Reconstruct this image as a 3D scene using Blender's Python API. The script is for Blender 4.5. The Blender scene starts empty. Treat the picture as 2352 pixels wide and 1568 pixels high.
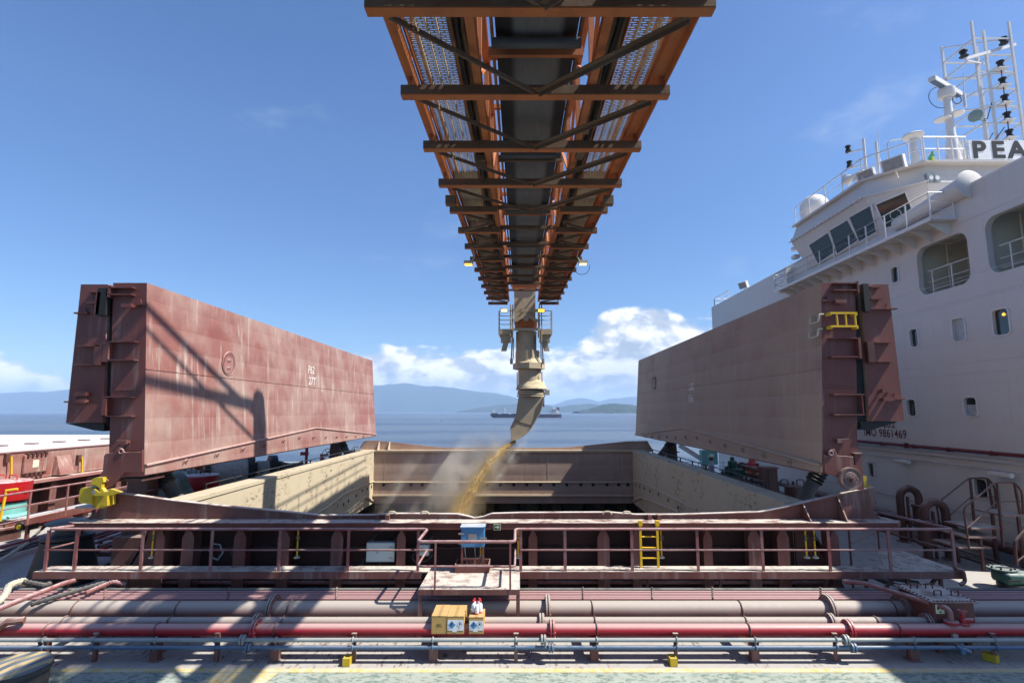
import bpy, bmesh, math, random
from mathutils import Vector, noise
from math import radians, sin, cos, pi
random.seed(7)
sc = bpy.context.scene
COL = sc.collection
V = Vector

# ---------------------------------------------------------------- camera
F_PX, CX, CY, EYE = 1209.0, 1193.0, 784.0, 5.3      # photo measured at 2352 x 1568
PITCH = math.atan((944 - 784) / F_PX)
cam = bpy.data.cameras.new('camera')
cam.lens = 36 * F_PX / 2352
cam.shift_x = -17 / 2352
cam.clip_start, cam.clip_end = 0.1, 60000
camo = bpy.data.objects.new('camera', cam)
camo.location = (0, 0, EYE)
camo.rotation_euler = (radians(90) + PITCH, 0, 0)
COL.objects.link(camo)
sc.camera = camo

FW = V((0, cos(PITCH), sin(PITCH))); RT = V((1, 0, 0)); UP = RT.cross(FW); EYEP = V((0, 0, EYE))
def ray(u, v): return FW + RT * ((u - CX) / F_PX) - UP * ((v - CY) / F_PX)
def hy(u, v, y): d = ray(u, v); return EYEP + d * (y / d.y)
def hx(u, v, x): d = ray(u, v); return EYEP + d * (x / d.x)
def hz(u, v, z): d = ray(u, v); return EYEP + d * ((z - EYE) / d.z)
def hp(u, v, p, n): d = ray(u, v); return EYEP + d * ((V(p) - EYEP).dot(n) / d.dot(n))

# ---------------------------------------------------------------- sun and sky
SUN_EL, SUN_ROT = radians(54.0), radians(101)
sd = V((sin(SUN_ROT) * cos(SUN_EL), cos(SUN_ROT) * cos(SUN_EL), sin(SUN_EL)))
sl = bpy.data.lights.new('sun', 'SUN'); sl.energy = 3.7; sl.angle = radians(0.53); sl.color = (1.0, 0.955, 0.88)
so = bpy.data.objects.new('sun', sl); so.rotation_euler = sd.to_track_quat('Z', 'Y').to_euler(); COL.objects.link(so)
sc.view_settings.view_transform = 'Standard'; sc.view_settings.look = 'None'
sc.view_settings.exposure = 1.26; sc.view_settings.gamma = 1
sc.render.engine = 'CYCLES'
cy = sc.cycles
cy.max_bounces = 6; cy.diffuse_bounces = 3; cy.glossy_bounces = 3; cy.transparent_max_bounces = 16; cy.volume_bounces = 1
cy.use_denoising = True
cy.volume_step_rate = 1.0; cy.volume_max_steps = 128
cy.caustics_reflective = False; cy.caustics_refractive = False

class NT:
    def __init__(s, tree): s.t = tree
    def n(s, typ, ins=None, out=0, **pr):
        nd = s.t.nodes.new('ShaderNode' + typ)
        for k, v in pr.items(): setattr(nd, k, v)
        for k, v in (ins or {}).items():
            sk = nd.inputs[k]
            if isinstance(v, bpy.types.NodeSocket): s.t.links.new(v, sk)
            elif isinstance(v, bpy.types.Node): s.t.links.new(v.outputs[0], sk)
            else: sk.default_value = v
        return nd.outputs[out]
    def m(s, op, a, b=None, c=None, clamp=False):
        d = {0: a}
        if b is not None: d[1] = b
        if c is not None: d[2] = c
        return s.n('Math', d, operation=op, use_clamp=clamp)
    def ss(s, x, a, b, lo=0.0, hi=1.0):
        return s.n('MapRange', {0: x, 1: a, 2: b, 3: lo, 4: hi}, interpolation_type='SMOOTHSTEP')
    def lin(s, x, a, b, lo=0.0, hi=1.0):
        return s.n('MapRange', {0: x, 1: a, 2: b, 3: lo, 4: hi})
    def mix(s, f, a, b, blend='MIX'):
        return s.n('Mix', {0: f, 6: a, 7: b}, out=2, data_type='RGBA', blend_type=blend)
    def noise(s, vec, scale, detail=4.0, rough=0.55, out=0, dist=0.0):
        return s.n('TexNoise', {'Vector': vec, 'Scale': scale, 'Detail': detail, 'Roughness': rough, 'Distortion': dist}, out=out)
    def xyz(s, v):
        nd = s.t.nodes.new('ShaderNodeSeparateXYZ'); s.t.links.new(v, nd.inputs[0]); return nd.outputs
    def comb(s, x, y, z): return s.n('CombineXYZ', {0: x, 1: y, 2: z})
    def scl(s, v, k): return s.n('VectorMath', {0: v, 1: k}, operation='MULTIPLY')

world = bpy.data.worlds.new('World'); sc.world = world; world.use_nodes = True
def build_world():
    t = NT(world.node_tree); bg = world.node_tree.nodes['Background']
    sky = t.n('TexSky', sky_type='NISHITA', sun_disc=False, sun_elevation=SUN_EL, sun_rotation=SUN_ROT,
              air_density=1.0, dust_density=0.6, ozone_density=3.0, altitude=0.0)
    sky = t.n('HueSaturation', {'Saturation': 1.18, 'Value': 0.98, 'Hue': 0.506, 'Fac': 1.0, 'Color': sky})
    d = t.n('TexCoord', out=0)
    x, y, z = t.xyz(d)
    # whiter air close to the horizon
    # azimuth: 0 straight over the far rail, positive to starboard
    az = t.m('ARCTAN2', x, y)
    e = z
    # cumulus bank lying over the far shore
    top = t.n('FloatCurve', {'Factor': 1.0, 'Value': t.lin(az, -1.2, 1.2)})
    fc = top.node; cv = fc.mapping.curves[0]
    pts = [(0, .20), (.08, .26), (.14, .40), (.20, .28), (.30, .06), (.34, .28), (.37, .52), (.45, .55), (.50, .54), (.545, .60), (.585, .86), (.64, .74), (.70, .74), (.76, .78), (.85, .6), (1, .4)]
    while len(cv.points) < len(pts): cv.points.new(.5, .5)
    for p, (a, b) in zip(cv.points, pts): p.location = (a, b); p.handle_type = 'AUTO'
    fc.mapping.update()
    toph = t.m('MULTIPLY', top, .215)
    ux = t.comb(t.m('MULTIPLY', az, 1.0), t.m('MULTIPLY', e, 1.75), 0.0)
    def dens(off):
        v = t.n('VectorMath', {0: ux, 1: off}, operation='ADD')
        v = t.n('VectorMath', {0: v, 1: t.scl(t.noise(v, 9.0, 3.0, .5, out=1), (.05, .05, 0))}, operation='ADD')
        a = t.noise(v, 6.5, 8.0, .56)
        b = t.noise(v, 21.0, 6.0, .55)
        return t.m('ADD', t.m('MULTIPLY', a, .78), t.m('MULTIPLY', b, .22))
    n0 = dens((3.1, .4, .7)); n1 = dens((3.1 + .024, .4 + .028, .7))
    rel = t.m('DIVIDE', e, toph)
    # inside the bank the threshold is low, near its top it climbs so that only the puffs stand out
    thr = t.lin(rel, .5, 1.12, .22, .56)
    thr = t.m('ADD', thr, t.ss(rel, 1.0, 1.3, 0.0, .5))
    cl = t.m('SUBTRACT', n0, thr)
    mask = t.ss(cl, -.02, .085)
    lit = t.ss(t.m('SUBTRACT', n0, n1), -.075, .07)
    lit = t.m('MULTIPLY', lit, t.ss(rel, .15, .8, .5, 1.0))
    edge = t.ss(cl, .0, .30)
    lit = t.m('ADD', lit, t.m('MULTIPLY', t.m('SUBTRACT', 1.0, edge), .18), clamp=True)
    ccol = t.mix(lit, (2.5, 3.0, 3.75, 1), (7.4, 7.4, 7.3, 1))
    wisp = t.m('MULTIPLY', t.ss(t.noise(t.scl(d, (2.2, 2.2, 5.0)), 1.6, 6.0, .6), .60, .82), .28)
    sky2 = t.mix(wisp, sky, (5.0, 5.5, 6.2, 1))
    sky2 = t.mix(1.0, sky2, t.comb(t.lin(e, 0, .45, .56, 1.0), t.lin(e, 0, .45, .68, 1.0), t.lin(e, 0, .45, .80, 1.0)), 'MULTIPLY')
    low = t.ss(e, 0.0, .12, .25, 0.0)
    sky2 = t.mix(low, sky2, (4.3, 5.5, 7.0, 1))
    m2 = t.m('MULTIPLY', mask, t.ss(e, .006, .05, .2, .95))
    col = t.mix(m2, sky2, ccol)
    world.node_tree.links.new(col, bg.inputs[0]); bg.inputs[1].default_value = 0.074
build_world()

# ---------------------------------------------------------------- materials
DUST = (0.40, 0.345, 0.29, 1)
def rgb(c): return (c[0], c[1], c[2], 1)
def paint(name, col, dust=.55, even=False, grime=.25, rough=.55, sc_=1.0, bump=.15, streak=0.0, dustcol=DUST, film=0.0, metal=0.0, rust=0.0, bands=0.0, plates=False, scuff=None, spec=.4):
    m = bpy.data.materials.new(name); m.use_nodes = True
    t = NT(m.node_tree); b = m.node_tree.nodes['Principled BSDF']
    P = t.n('NewGeometry', out=0); N = t.n('NewGeometry', out=1)
    nz = t.xyz(N)[2]
    n1 = t.noise(P, 1.3 * sc_, 6, .6); n2 = t.noise(P, 9 * sc_, 5, .65)
    c = t.mix(t.m('MULTIPLY', t.ss(n1, .42, .68), grime), rgb(col), rgb([x * .45 for x in col]))
    c = t.mix(t.m('MULTIPLY', t.ss(n2, .5, .72), grime * .55), c, rgb([min(1, x * 1.35 + .02) for x in col]))
    if bands:
        z = t.xyz(P)[2]
        q = t.m('DIVIDE', z, .64); fr = t.m('FRACT', q)
        fl = t.n('TexWhiteNoise', {'W': t.m('FLOOR', q)}, out=0, noise_dimensions='1D')
        k = t.m('ADD', t.m('MULTIPLY', fr, .5), t.m('MULTIPLY', fl, .5))
        c = t.mix(t.m('MULTIPLY', k, bands), c, DUST)
        c = t.mix(t.m('MULTIPLY', t.m('LESS_THAN', fr, .03), .35), c, rgb([x * .6 for x in col]))
    if rust:
        r = t.ss(t.noise(P, 4 * sc_, 7, .7), 1 - .45 * rust - .1, 1 - .45 * rust + .02)
        c = t.mix(t.m('MULTIPLY', r, .8), c, (.09, .03, .015, 1))
    if film:
        fm = t.ss(t.noise(P, .55 * sc_, 7, .62), .34, .72) if film < .7 else t.ss(t.noise(P, .55 * sc_, 7, .62), .10, .58)
        c = t.mix(t.m('MULTIPLY', fm, film), c, dustcol)
    if streak:
        sv = t.scl(P, (3.1, 3.1, .22)); s1 = t.ss(t.noise(sv, 1.6, 6, .62), .50, .70)
        s2 = t.ss(t.noise(P, .7, 3, .5), .38, .6)
        c = t.mix(t.m('MULTIPLY', t.m('MULTIPLY', s1, s2), streak), c, rgb([min(1, x * .9 + .1) for x in dustcol[:3]]))
        sv2 = t.n('VectorMath', {0: t.scl(P, (4.3, 4.3, .30)), 1: (5.2, 1.7, 9.1)}, operation='ADD')
        s3 = t.m('MULTIPLY', t.ss(t.noise(sv2, 1.3, 6, .62), .60, .74), t.ss(t.noise(P, .45, 3, .5), .46, .62))
        c = t.mix(t.m('MULTIPLY', s3, min(.6, streak * .9)), c, (.085, .035, .02, 1))
    if dust:
        up = t.ss(nz, -.25 if even is True else .2 if even else .25, .95 if even else .85)
        dn = t.ss(t.noise(P, 3.0 * sc_, 6, .65), -.1 if even else .30, .42 if even else .56)
        c = t.mix(t.m('MULTIPLY', t.m('MULTIPLY', up, dn), dust), c, dustcol)
    if scuff:
        w = t.scl(P, (1.7, .55, 1.2))
        k = t.m('MULTIPLY', t.ss(t.noise(w, 6.0, 8, .75), .54, .60), t.ss(t.noise(P, .55, 4, .5), .46, .58))
        c = t.mix(t.m('MULTIPLY', k, .85), c, rgb(scuff))
    m.node_tree.links.new(c, b.inputs['Base Color'])
    rr = t.lin(n2, .3, .7, rough - .08, min(1, rough + .14))
    m.node_tree.links.new(rr, b.inputs['Roughness'])
    b.inputs['Metallic'].default_value = metal
    b.inputs['Specular IOR Level'].default_value = spec
    if plates:
        _, yy, zz = t.xyz(P)
        wy = t.m('ABSOLUTE', t.m('SUBTRACT', t.m('FRACT', t.m('DIVIDE', yy, 2.35)), .5)); wz = t.m('ABSOLUTE', t.m('SUBTRACT', t.m('FRACT', t.m('DIVIDE', zz, .78)), .5))
        ln = t.m('MAXIMUM', t.ss(wy, .494, .5), t.m('MULTIPLY', t.ss(wz, .49, .5), .5))
        cells = t.n('TexWhiteNoise', {'Vector': t.comb(t.m('FLOOR', t.m('DIVIDE', yy, 2.35)), t.m('FLOOR', t.m('DIVIDE', zz, 3.1)), 0)}, out=0)
        c = t.mix(t.m('MULTIPLY', ln, .16), c, (.25, .2, .17, 1)); c = t.mix(t.m('MULTIPLY', cells, .06), c, (.3, .27, .25, 1))
        m.node_tree.links.new(c, b.inputs['Base Color'])
    if bump:
        h = t.m('ADD', t.m('MULTIPLY', n2, .6), t.noise(P, 40 * sc_, 3, .6))
        nb = t.n('Bump', {'Height': h, 'Strength': bump, 'Distance': .012})
        if plates or bands:      # plating slightly dished between its frames
            _, yy, zz = t.xyz(P); q = t.m('FRACT', t.m('DIVIDE', zz, .78 if plates else .64)); q2 = t.m('FRACT', t.m('DIVIDE', yy, 2.35))
            dish = t.m('ADD', t.m('SINE', t.m('MULTIPLY', q, pi)), t.m('MULTIPLY', t.m('SINE', t.m('MULTIPLY', q2, pi)), .6))
            dish = t.m('MULTIPLY', dish, t.lin(t.noise(P, .5, 2, .5), .3, .7, .3, 1.0))
            nb = t.n('Bump', {'Height': dish, 'Strength': .5, 'Distance': .018, 'Normal': nb})
        m.node_tree.links.new(nb, b.inputs['Normal'])
    return m
def plain(name, col, rough=.5, metal=0.0, emit=None, es=1.0, spec=.5):
    m = bpy.data.materials.new(name); m.use_nodes = True
    t = NT(m.node_tree); b = m.node_tree.nodes['Principled BSDF']
    P = t.n('NewGeometry', out=0)
    c = t.mix(t.ss(t.noise(P, 5, 5, .6), .4, .75), rgb(col), rgb([x * .78 for x in col]))
    m.node_tree.links.new(c, b.inputs['Base Color'])
    b.inputs['Roughness'].default_value = rough; b.inputs['Metallic'].default_value = metal
    b.inputs['Specular IOR Level'].default_value = spec
    if emit:
        b.inputs['Emission Color'].default_value = rgb(emit); b.inputs['Emission Strength'].default_value = es
    return m

RED = (.135, .040, .030)
MT = {}
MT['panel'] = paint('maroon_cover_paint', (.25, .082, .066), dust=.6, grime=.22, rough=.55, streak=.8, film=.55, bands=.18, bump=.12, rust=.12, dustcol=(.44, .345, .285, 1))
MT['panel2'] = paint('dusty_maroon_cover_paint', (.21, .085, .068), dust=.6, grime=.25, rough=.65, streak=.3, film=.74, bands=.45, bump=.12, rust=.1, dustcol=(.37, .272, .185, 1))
MT['red'] = paint('maroon_deck_paint', RED, dust=.85, grime=.35, rough=.6, streak=.3, film=.16, rust=.12, dustcol=(.42, .335, .29, 1))
MT['reddark'] = paint('dark_maroon_paint', (.085, .028, .022), dust=.7, grime=.4, rough=.6, film=.12, dustcol=(.36, .30, .25, 1))
MT['rail'] = paint('handrail_paint', (.22, .070, .066), film=.3, dust=.8, grime=.25, rough=.45, sc_=2, bump=.08, dustcol=(.46, .36, .34, 1))
MT['pipe'] = paint('dusty_pipe_paint', (.16, .058, .052), dust=.97, even=True, grime=.15, rough=.65, film=.2, bump=.08, dustcol=(.37, .325, .28, 1), rust=.1)
MT['firepipe'] = paint('bright_red_pipe_paint', (.32, .007, .018), even=2, dust=.85, grime=.12, rough=.42, bump=.05, dustcol=(.46, .33, .30, 1), rust=.08, film=.06)
MT['thinpipe'] = paint('thin_pipe_paint', (.24, .062, .066), dust=.7, even=True, grime=.2, rough=.55, bump=.05, dustcol=(.40, .28, .265, 1))
MT['greypipe'] = paint('pale_grey_pipe_paint', (.25, .29, .30), dust=.6, grime=.2, rough=.45, bump=.05)
MT['bluepipe'] = paint('blue_pipe_paint', (.07, .135, .23), dust=.4, grime=.2, rough=.45, bump=.05)
MT['step'] = paint('dusty_walkway_plate', (.20, .10, .085), dust=.97, grime=.2, rough=.8, dustcol=(.50, .46, .40, 1), film=.5, scuff=(.17, .085, .075), bump=.2)
MT['recess_shade'] = paint('shade_toned_coaming_paint', (.040, .014, .012), dust=.5, grime=.4, rough=.7, dustcol=(.22, .17, .15, 1))  # coaming maroon darkened: the shade under the flange is put into the paint
MT['cream'] = paint('cream_coaming_paint', (.52, .44, .30), dust=.5, grime=.12, rough=.6, streak=.35, film=.25, rust=.0, dustcol=(.45, .37, .26, 1), scuff=(.14, .07, .055))
MT['tanwall'] = paint('dust_coated_wall_paint', (.33, .19, .145), dust=.6, grime=.2, rough=.75, streak=.35, film=.66, bands=.45, dustcol=(.42, .325, .26, 1))
MT['tan'] = paint('grain_dusted_steel', (.46, .375, .25), dust=.95, grime=.2, rough=.9, film=.5, bump=.5, dustcol=(.54, .46, .33, 1), sc_=1.6)
MT['graindust'] = paint('meal_heap', (.56, .47, .30), dust=0, grime=.15, rough=.95, bump=.8, sc_=2)
MT['orange'] = paint('orange_boom_paint', (.50, .150, .042), dust=.15, grime=.45, film=.2, rough=.7, rust=.5, bump=.2, sc_=1.5, dustcol=(.25, .2, .14, 1))
MT['grimy'] = paint('grimy_boom_steel', (.15, .085, .045), dust=.2, grime=.5, rough=.85, bump=.5, film=.5, dustcol=(.21, .16, .10, 1), sc_=2)
MT['belt'] = paint('black_rubber_belt', (.014, .0145, .015), dust=0, grime=.3, rough=.55, bump=.1)
MT['black'] = paint('black_paint', (.016, .018, .018), dust=.25, grime=.2, rough=.5, bump=.1, dustcol=(.2, .19, .18, 1))
MT['rubber'] = plain('black_rubber_and_gaps', (.012, .012, .012), .7)
MT['yellow'] = paint('yellow_fitting_paint', (.50, .36, .018), dust=.25, grime=.4, rough=.45, bump=.1, sc_=3)
MT['ladder'] = paint('yellow_ladder_paint', (.72, .45, .015), dust=.1, grime=.2, rough=.4, bump=.05, sc_=3)
MT['teal'] = paint('teal_vent_paint', (.18, .46, .42), dust=.15, grime=.3, rough=.45, bump=.1)
MT['ventred'] = paint('red_vent_paint', (.40, .008, .012), dust=.8, grime=.2, rough=.4, bump=.05, dustcol=(.5, .46, .44, 1))
MT['green'] = paint('green_motor_paint', (.02, .09, .07), dust=.75, grime=.3, rough=.5, dustcol=(.3, .3, .29, 1))
MT['white'] = paint('white_ship_paint', (.59, .56, .525), dust=.1, grime=.07, rough=.5, streak=.32, bump=.1, dustcol=(.5, .38, .29, 1), sc_=.5, rust=.05, plates=True)
MT['whitein'] = paint('cream_white_interior_paint', (.66, .65, .54), dust=.1, grime=.08, rough=.5, bump=.04)
MT['whitemetal'] = paint('white_fitting_paint', (.66, .645, .62), dust=.1, grime=.15, rough=.4, bump=.04, sc_=3)
MT['bluebox'] = paint('blue_cabinet_paint', (.06, .19, .36), dust=.85, grime=.2, rough=.45, bump=.05, dustcol=(.5, .5, .5, 1))
MT['greybox'] = paint('pale_grey_cabinet_paint', (.42, .50, .50), dust=.4, grime=.15, rough=.45, bump=.05)
MT['card'] = paint('brown_cardboard', (.47, .29, .10), dust=.1, grime=.12, rough=.85, bump=.08, sc_=3)
MT['label'] = plain('white_label', (.74, .75, .76), .6)
MT['labelblue'] = plain('blue_hazard_diamond', (.06, .25, .50), .6)
MT['ink'] = plain('black_ink', (.02, .02, .022), .6)
MT['redink'] = plain('dark_red_lettering', (.13, .012, .014), .6)
MT['paintwhite'] = paint('white_stencil_paint', (.74, .68, .62), dust=0, grime=.25, rough=.6, bump=.05, sc_=4)
MT['bottle'] = plain('white_bottle_plastic', (.80, .82, .84), .3)
MT['capred'] = plain('red_cap_plastic', (.60, .03, .03), .35)
MT['steel'] = plain('worn_grey_steel', (.33, .30, .29), .4, .6)
MT['rope'] = paint('pale_mooring_rope', (.52, .50, .38), dust=.2, grime=.35, rough=.9, bump=.6, sc_=5)
MT['ropedark'] = paint('dark_rope', (.05, .05, .05), dust=.35, grime=.35, rough=.9, bump=.6, sc_=5)
MT['glass'] = plain('dark_teal_glass', (.012, .035, .04), .06, spec=.8)
MT['windowdark'] = plain('dark_window_glass', (.02, .028, .032), .08, spec=.8)
MT['blind'] = plain('pale_window_blind', (.42, .45, .47), .35)
MT['lens'] = plain('floodlight_lens', (.32, .32, .31), .25)
MT['lampwarm'] = plain('lit_amber_lamp', (.8, .4, .05), .4, emit=(1, .42, .04), es=1.6)
MT['lamppale'] = plain('lit_pale_lamp', (.8, .75, .55), .4, emit=(1, .78, .40), es=.7)
MT['signgreen'] = plain('dark_green_sign', (.05, .09, .04), .5)
MT['signpale'] = plain('photoluminescent_white', (.70, .74, .50), .5)
MT['coverwhite'] = paint('dusty_white_cover_top', (.24, .09, .08), dust=.98, even=True, grime=.1, rough=.8, dustcol=(.45, .425, .40, 1))
MT['greentarp'] = paint('grey_green_tarpaulin', (.22, .29, .26), dust=.5, grime=.4, rough=.8, bump=.4, dustcol=(.35, .36, .34, 1))
MT['copper'] = plain('lifeboat_orange', (.75, .13, .02), .5)
MT['skin'] = plain('brown_skin', (.16, .085, .055), .6)
MT['cloth'] = paint('white_coverall_cloth', (.66, .66, .72), dust=.1, grime=.15, rough=.9, bump=.2, sc_=4)
MT['darkcloth'] = plain('dark_overalls', (.02, .022, .028), .9)
MT['helmet'] = plain('white_helmet', (.8, .8, .8), .3)
MT['boot'] = plain('black_boot', (.015, .014, .013), .6)

# ---------------------------------------------------------------- mesh builder
ORG = {}
class MB:
    def __init__(s): s.v = []; s.f = []; s.mi = []
    def add(s, vs, fs, mi=0):
        o = len(s.v); s.v += [V(a) for a in vs]
        s.f += [[o + i for i in f] for f in fs]; s.mi += [mi] * len(fs); return s
    def box(s, x0, x1, y0, y1, z0, z1, mi=0):
        vs = [(x, y, z) for x in (x0, x1) for y in (y0, y1) for z in (z0, z1)]
        return s.add(vs, [(0, 1, 3, 2), (4, 6, 7, 5), (0, 4, 5, 1), (2, 3, 7, 6), (0, 2, 6, 4), (1, 5, 7, 3)], mi)
    def obox(s, c, a, b, d, mi=0):
        c, a, b, d = V(c), V(a), V(b), V(d)
        vs = [c + a * i + b * j + d * k for i in (-1, 1) for j in (-1, 1) for k in (-1, 1)]
        return s.add(vs, [(0, 1, 3, 2), (4, 6, 7, 5), (0, 4, 5, 1), (2, 3, 7, 6), (0, 2, 6, 4), (1, 5, 7, 3)], mi)
    def bar(s, p, q, w, h, up=(0, 0, 1), mi=0):
        p, q = V(p), V(q); d = (q - p); L = d.length
        if L < 1e-6: return s
        d /= L; u = V(up)
        if abs(d.dot(u)) > .98: u = V((1, 0, 0)) if abs(d.x) < .9 else V((0, 1, 0))
        r = d.cross(u).normalized(); u = r.cross(d)
        return s.obox((p + q) / 2, d * (L / 2), r * (w / 2), u * (h / 2), mi)
    def angle(s, p, q, w, h, up=(0, 0, 1), t=.014, mi=0):      # L section
        p, q = V(p), V(q); d = (q - p).normalized(); u = V(up)
        if abs(d.dot(u)) > .98: u = V((1, 0, 0))
        r = d.cross(u).normalized(); u = r.cross(d)
        s.bar(p + u * (h / 2), q + u * (h / 2), w, t, up, mi)
        return s.bar(p + r * (w / 2 - t / 2) - u * (t / 2 + .001), q + r * (w / 2 - t / 2) - u * (t / 2 + .001), t, h - .002, up, mi)
    def ibeam(s, p, q, w, h, t=.02, up=(0, 0, 1), mi=0):
        p, q = V(p), V(q); d = (q - p).normalized(); r = d.cross(V(up)).normalized(); u = r.cross(d)
        s.bar(p + u * (h / 2 - t / 2), q + u * (h / 2 - t / 2), w, t, up, mi); s.bar(p - u * (h / 2 - t / 2), q - u * (h / 2 - t / 2), w, t, up, mi)
        return s.bar(p, q, t, h - 2 * t - .002, up, mi)
    def tube(s, pts, r, n=8, cap=True, mi=0):
        pts = [V(p) for p in pts]; rs = r if isinstance(r, (list, tuple)) else [r] * len(pts)
        o = len(s.v); t0 = None; nrm = None; rings = []
        for i, p in enumerate(pts):
            if i == 0: t = (pts[1] - p)
            elif i == len(pts) - 1: t = (p - pts[i - 1])
            else: t = (pts[i + 1] - p).normalized() + (p - pts[i - 1]).normalized()
            t.normalize()
            if nrm is None:
                a = V((0, 0, 1)) if abs(t.z) < .9 else V((1, 0, 0)); nrm = t.cross(a).normalized()
            else:
                nrm = (nrm - t * nrm.dot(t)).normalized()
            b = t.cross(nrm)
            rings.append([p + (nrm * cos(2 * pi * k / n) + b * sin(2 * pi * k / n)) * rs[i] for k in range(n)])
        vs = [v for rg in rings for v in rg]; fs = []
        for i in range(len(pts) - 1):
            for k in range(n):
                a = i * n + k; b2 = i * n + (k + 1) % n
                fs.append((a, b2, b2 + n, a + n))
        if cap: fs.append(tuple(range(n - 1, -1, -1))); fs.append(tuple(range((len(pts) - 1) * n, len(pts) * n)))
        return s.add(vs, fs, mi)
    def cyl(s, p, q, r0, r1=None, n=16, mi=0): return s.tube([p, q], [r0, r0 if r1 is None else r1], n, True, mi)
    def lathe(s, prof, o=(0, 0, 0), ax=(0, 0, 1), n=24, mi=0):      # prof: (radius, height) from one end to the other
        o = V(o); ax = V(ax).normalized(); a = V((1, 0, 0)) if abs(ax.x) < .9 else V((0, 1, 0))
        e1 = ax.cross(a).normalized(); e2 = ax.cross(e1); vs = []; fs = []
        for r, h in prof:
            for k in range(n): vs.append(o + ax * h + (e1 * cos(2 * pi * k / n) + e2 * sin(2 * pi * k / n)) * max(r, 1e-4))
        for i in range(len(prof) - 1):
            for k in range(n):
                a1 = i * n + k; b1 = i * n + (k + 1) % n; fs.append((a1, b1, b1 + n, a1 + n))
        fs.append(tuple(range(n - 1, -1, -1))); fs.append(tuple(range((len(prof) - 1) * n, len(prof) * n)))
        return s.add(vs, fs, mi)
    def prism(s, poly, ext, mi=0):
        n = len(poly); a = [V(p) for p in poly]; e = V(ext); vs = a + [p + e for p in a]
        fs = [tuple(range(n - 1, -1, -1)), tuple(range(n, 2 * n))] + [(i, (i + 1) % n, (i + 1) % n + n, i + n) for i in range(n)]
        return s.add(vs, fs, mi)
    def quad(s, a, b, c, d, mi=0): return s.add([a, b, c, d], [(0, 1, 2, 3)], mi)
    def ring(s, c, ax, R, r, n=24, m=8, mi=0):      # torus
        c = V(c); ax = V(ax).normalized(); a = V((1, 0, 0)) if abs(ax.x) < .9 else V((0, 1, 0)); e1 = ax.cross(a).normalized(); e2 = ax.cross(e1)
        vs = []; fs = []
        for i in range(n):
            d = e1 * cos(2 * pi * i / n) + e2 * sin(2 * pi * i / n)
            for k in range(m): vs.append(c + d * (R + r * cos(2 * pi * k / m)) + ax * (r * sin(2 * pi * k / m)))
        for i in range(n):
            for k in range(m): fs.append((i * m + k, ((i + 1) % n) * m + k, ((i + 1) % n) * m + (k + 1) % m, i * m + (k + 1) % m))
        return s.add(vs, fs, mi)
    def build(s, name, mat, parent=None, org=None, bevel=0.0, normals=True):
        if parent is not None: org = ORG[parent.name]
        elif org is None:
            xs = [v.x for v in s.v]; ys = [v.y for v in s.v]; zs = [v.z for v in s.v]
            org = V(((min(xs) + max(xs)) / 2, (min(ys) + max(ys)) / 2, min(zs)))
        org = V(org)
        me = bpy.data.meshes.new(name)
        me.from_pydata([tuple(v - org) for v in s.v], [], s.f)
        mats = mat if isinstance(mat, (list, tuple)) else [mat]
        for m in mats: me.materials.append(m)
        if len(mats) > 1: me.polygons.foreach_set('material_index', s.mi)
        if normals:
            bm = bmesh.new(); bm.from_mesh(me); bmesh.ops.recalc_face_normals(bm, faces=bm.faces); bm.to_mesh(me); bm.free()
        me.polygons.foreach_set('use_smooth', [True] * len(me.polygons))
        me.set_sharp_from_angle(angle=radians(38))
        o = bpy.data.objects.new(name, me); COL.objects.link(o)
        ORG[o.name] = org
        if parent is not None: o.parent = parent
        else: o.location = org
        if bevel:
            bv = o.modifiers.new('bevel', 'BEVEL'); bv.width = bevel; bv.segments = 2; bv.limit_method = 'ANGLE'; bv.angle_limit = radians(40)
        return o
def tag(o, label=None, cat=None, group=None, kind=None):
    if label: o['label'] = label
    if cat: o['category'] = cat
    if group: o['group'] = group
    if kind: o['kind'] = kind
    return o
def thing(name, label, cat, loc, group=None):
    o = bpy.data.objects.new(name, None); COL.objects.link(o); o.location = V(loc); o.empty_display_size = .2
    ORG[o.name] = V(loc)
    return tag(o, label, cat, group)
def copy_tree(o, parent=None):
    c = o.copy(); COL.objects.link(c)
    ORG[c.name] = V(ORG[o.name])
    if parent is not None: c.parent = parent
    for ch in list(o.children): copy_tree(ch, c)
    return c
def dup(o, loc, label=None, rz=0.0, scale=None):
    c = copy_tree(o); c.location = V(loc); c.rotation_euler.z = rz
    if scale: c.scale = (scale,) * 3
    if label: c['label'] = label
    return c
def text(body, size, org, xd, yd, mat, parent, name='lettering', thick=.006, bold=0.0, stretch=1.0, gap=1.0):
    cu = bpy.data.curves.new('t', 'FONT'); cu.body = body; cu.size = 1; cu.offset = bold; cu.align_x = 'CENTER'; cu.align_y = 'CENTER'; cu.space_character = gap
    to = bpy.data.objects.new('t', cu); COL.objects.link(to)
    dg = bpy.context.evaluated_depsgraph_get(); me = bpy.data.meshes.new_from_object(to.evaluated_get(dg))
    xd, yd = V(xd).normalized(), V(yd).normalized(); zd = xd.cross(yd); mb = MB()
    vs = [V(org) + xd * (v.co.x * size * stretch) + yd * (v.co.y * size) for v in me.vertices]
    off = len(vs); fs = [tuple(p.vertices) for p in me.polygons]
    mb.add([v + zd * thick for v in vs], fs)
    COL.objects.unlink(to); bpy.data.objects.remove(to); bpy.data.curves.remove(cu); bpy.data.meshes.remove(me)
    return mb.build(name, mat, parent, normals=False)
def arc(c, e1, e2, r, a0, a1, n=6): return [V(c) + V(e1) * (r * cos(a0 + (a1 - a0) * i / n)) + V(e2) * (r * sin(a0 + (a1 - a0) * i / n)) for i in range(n + 1)]
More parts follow.
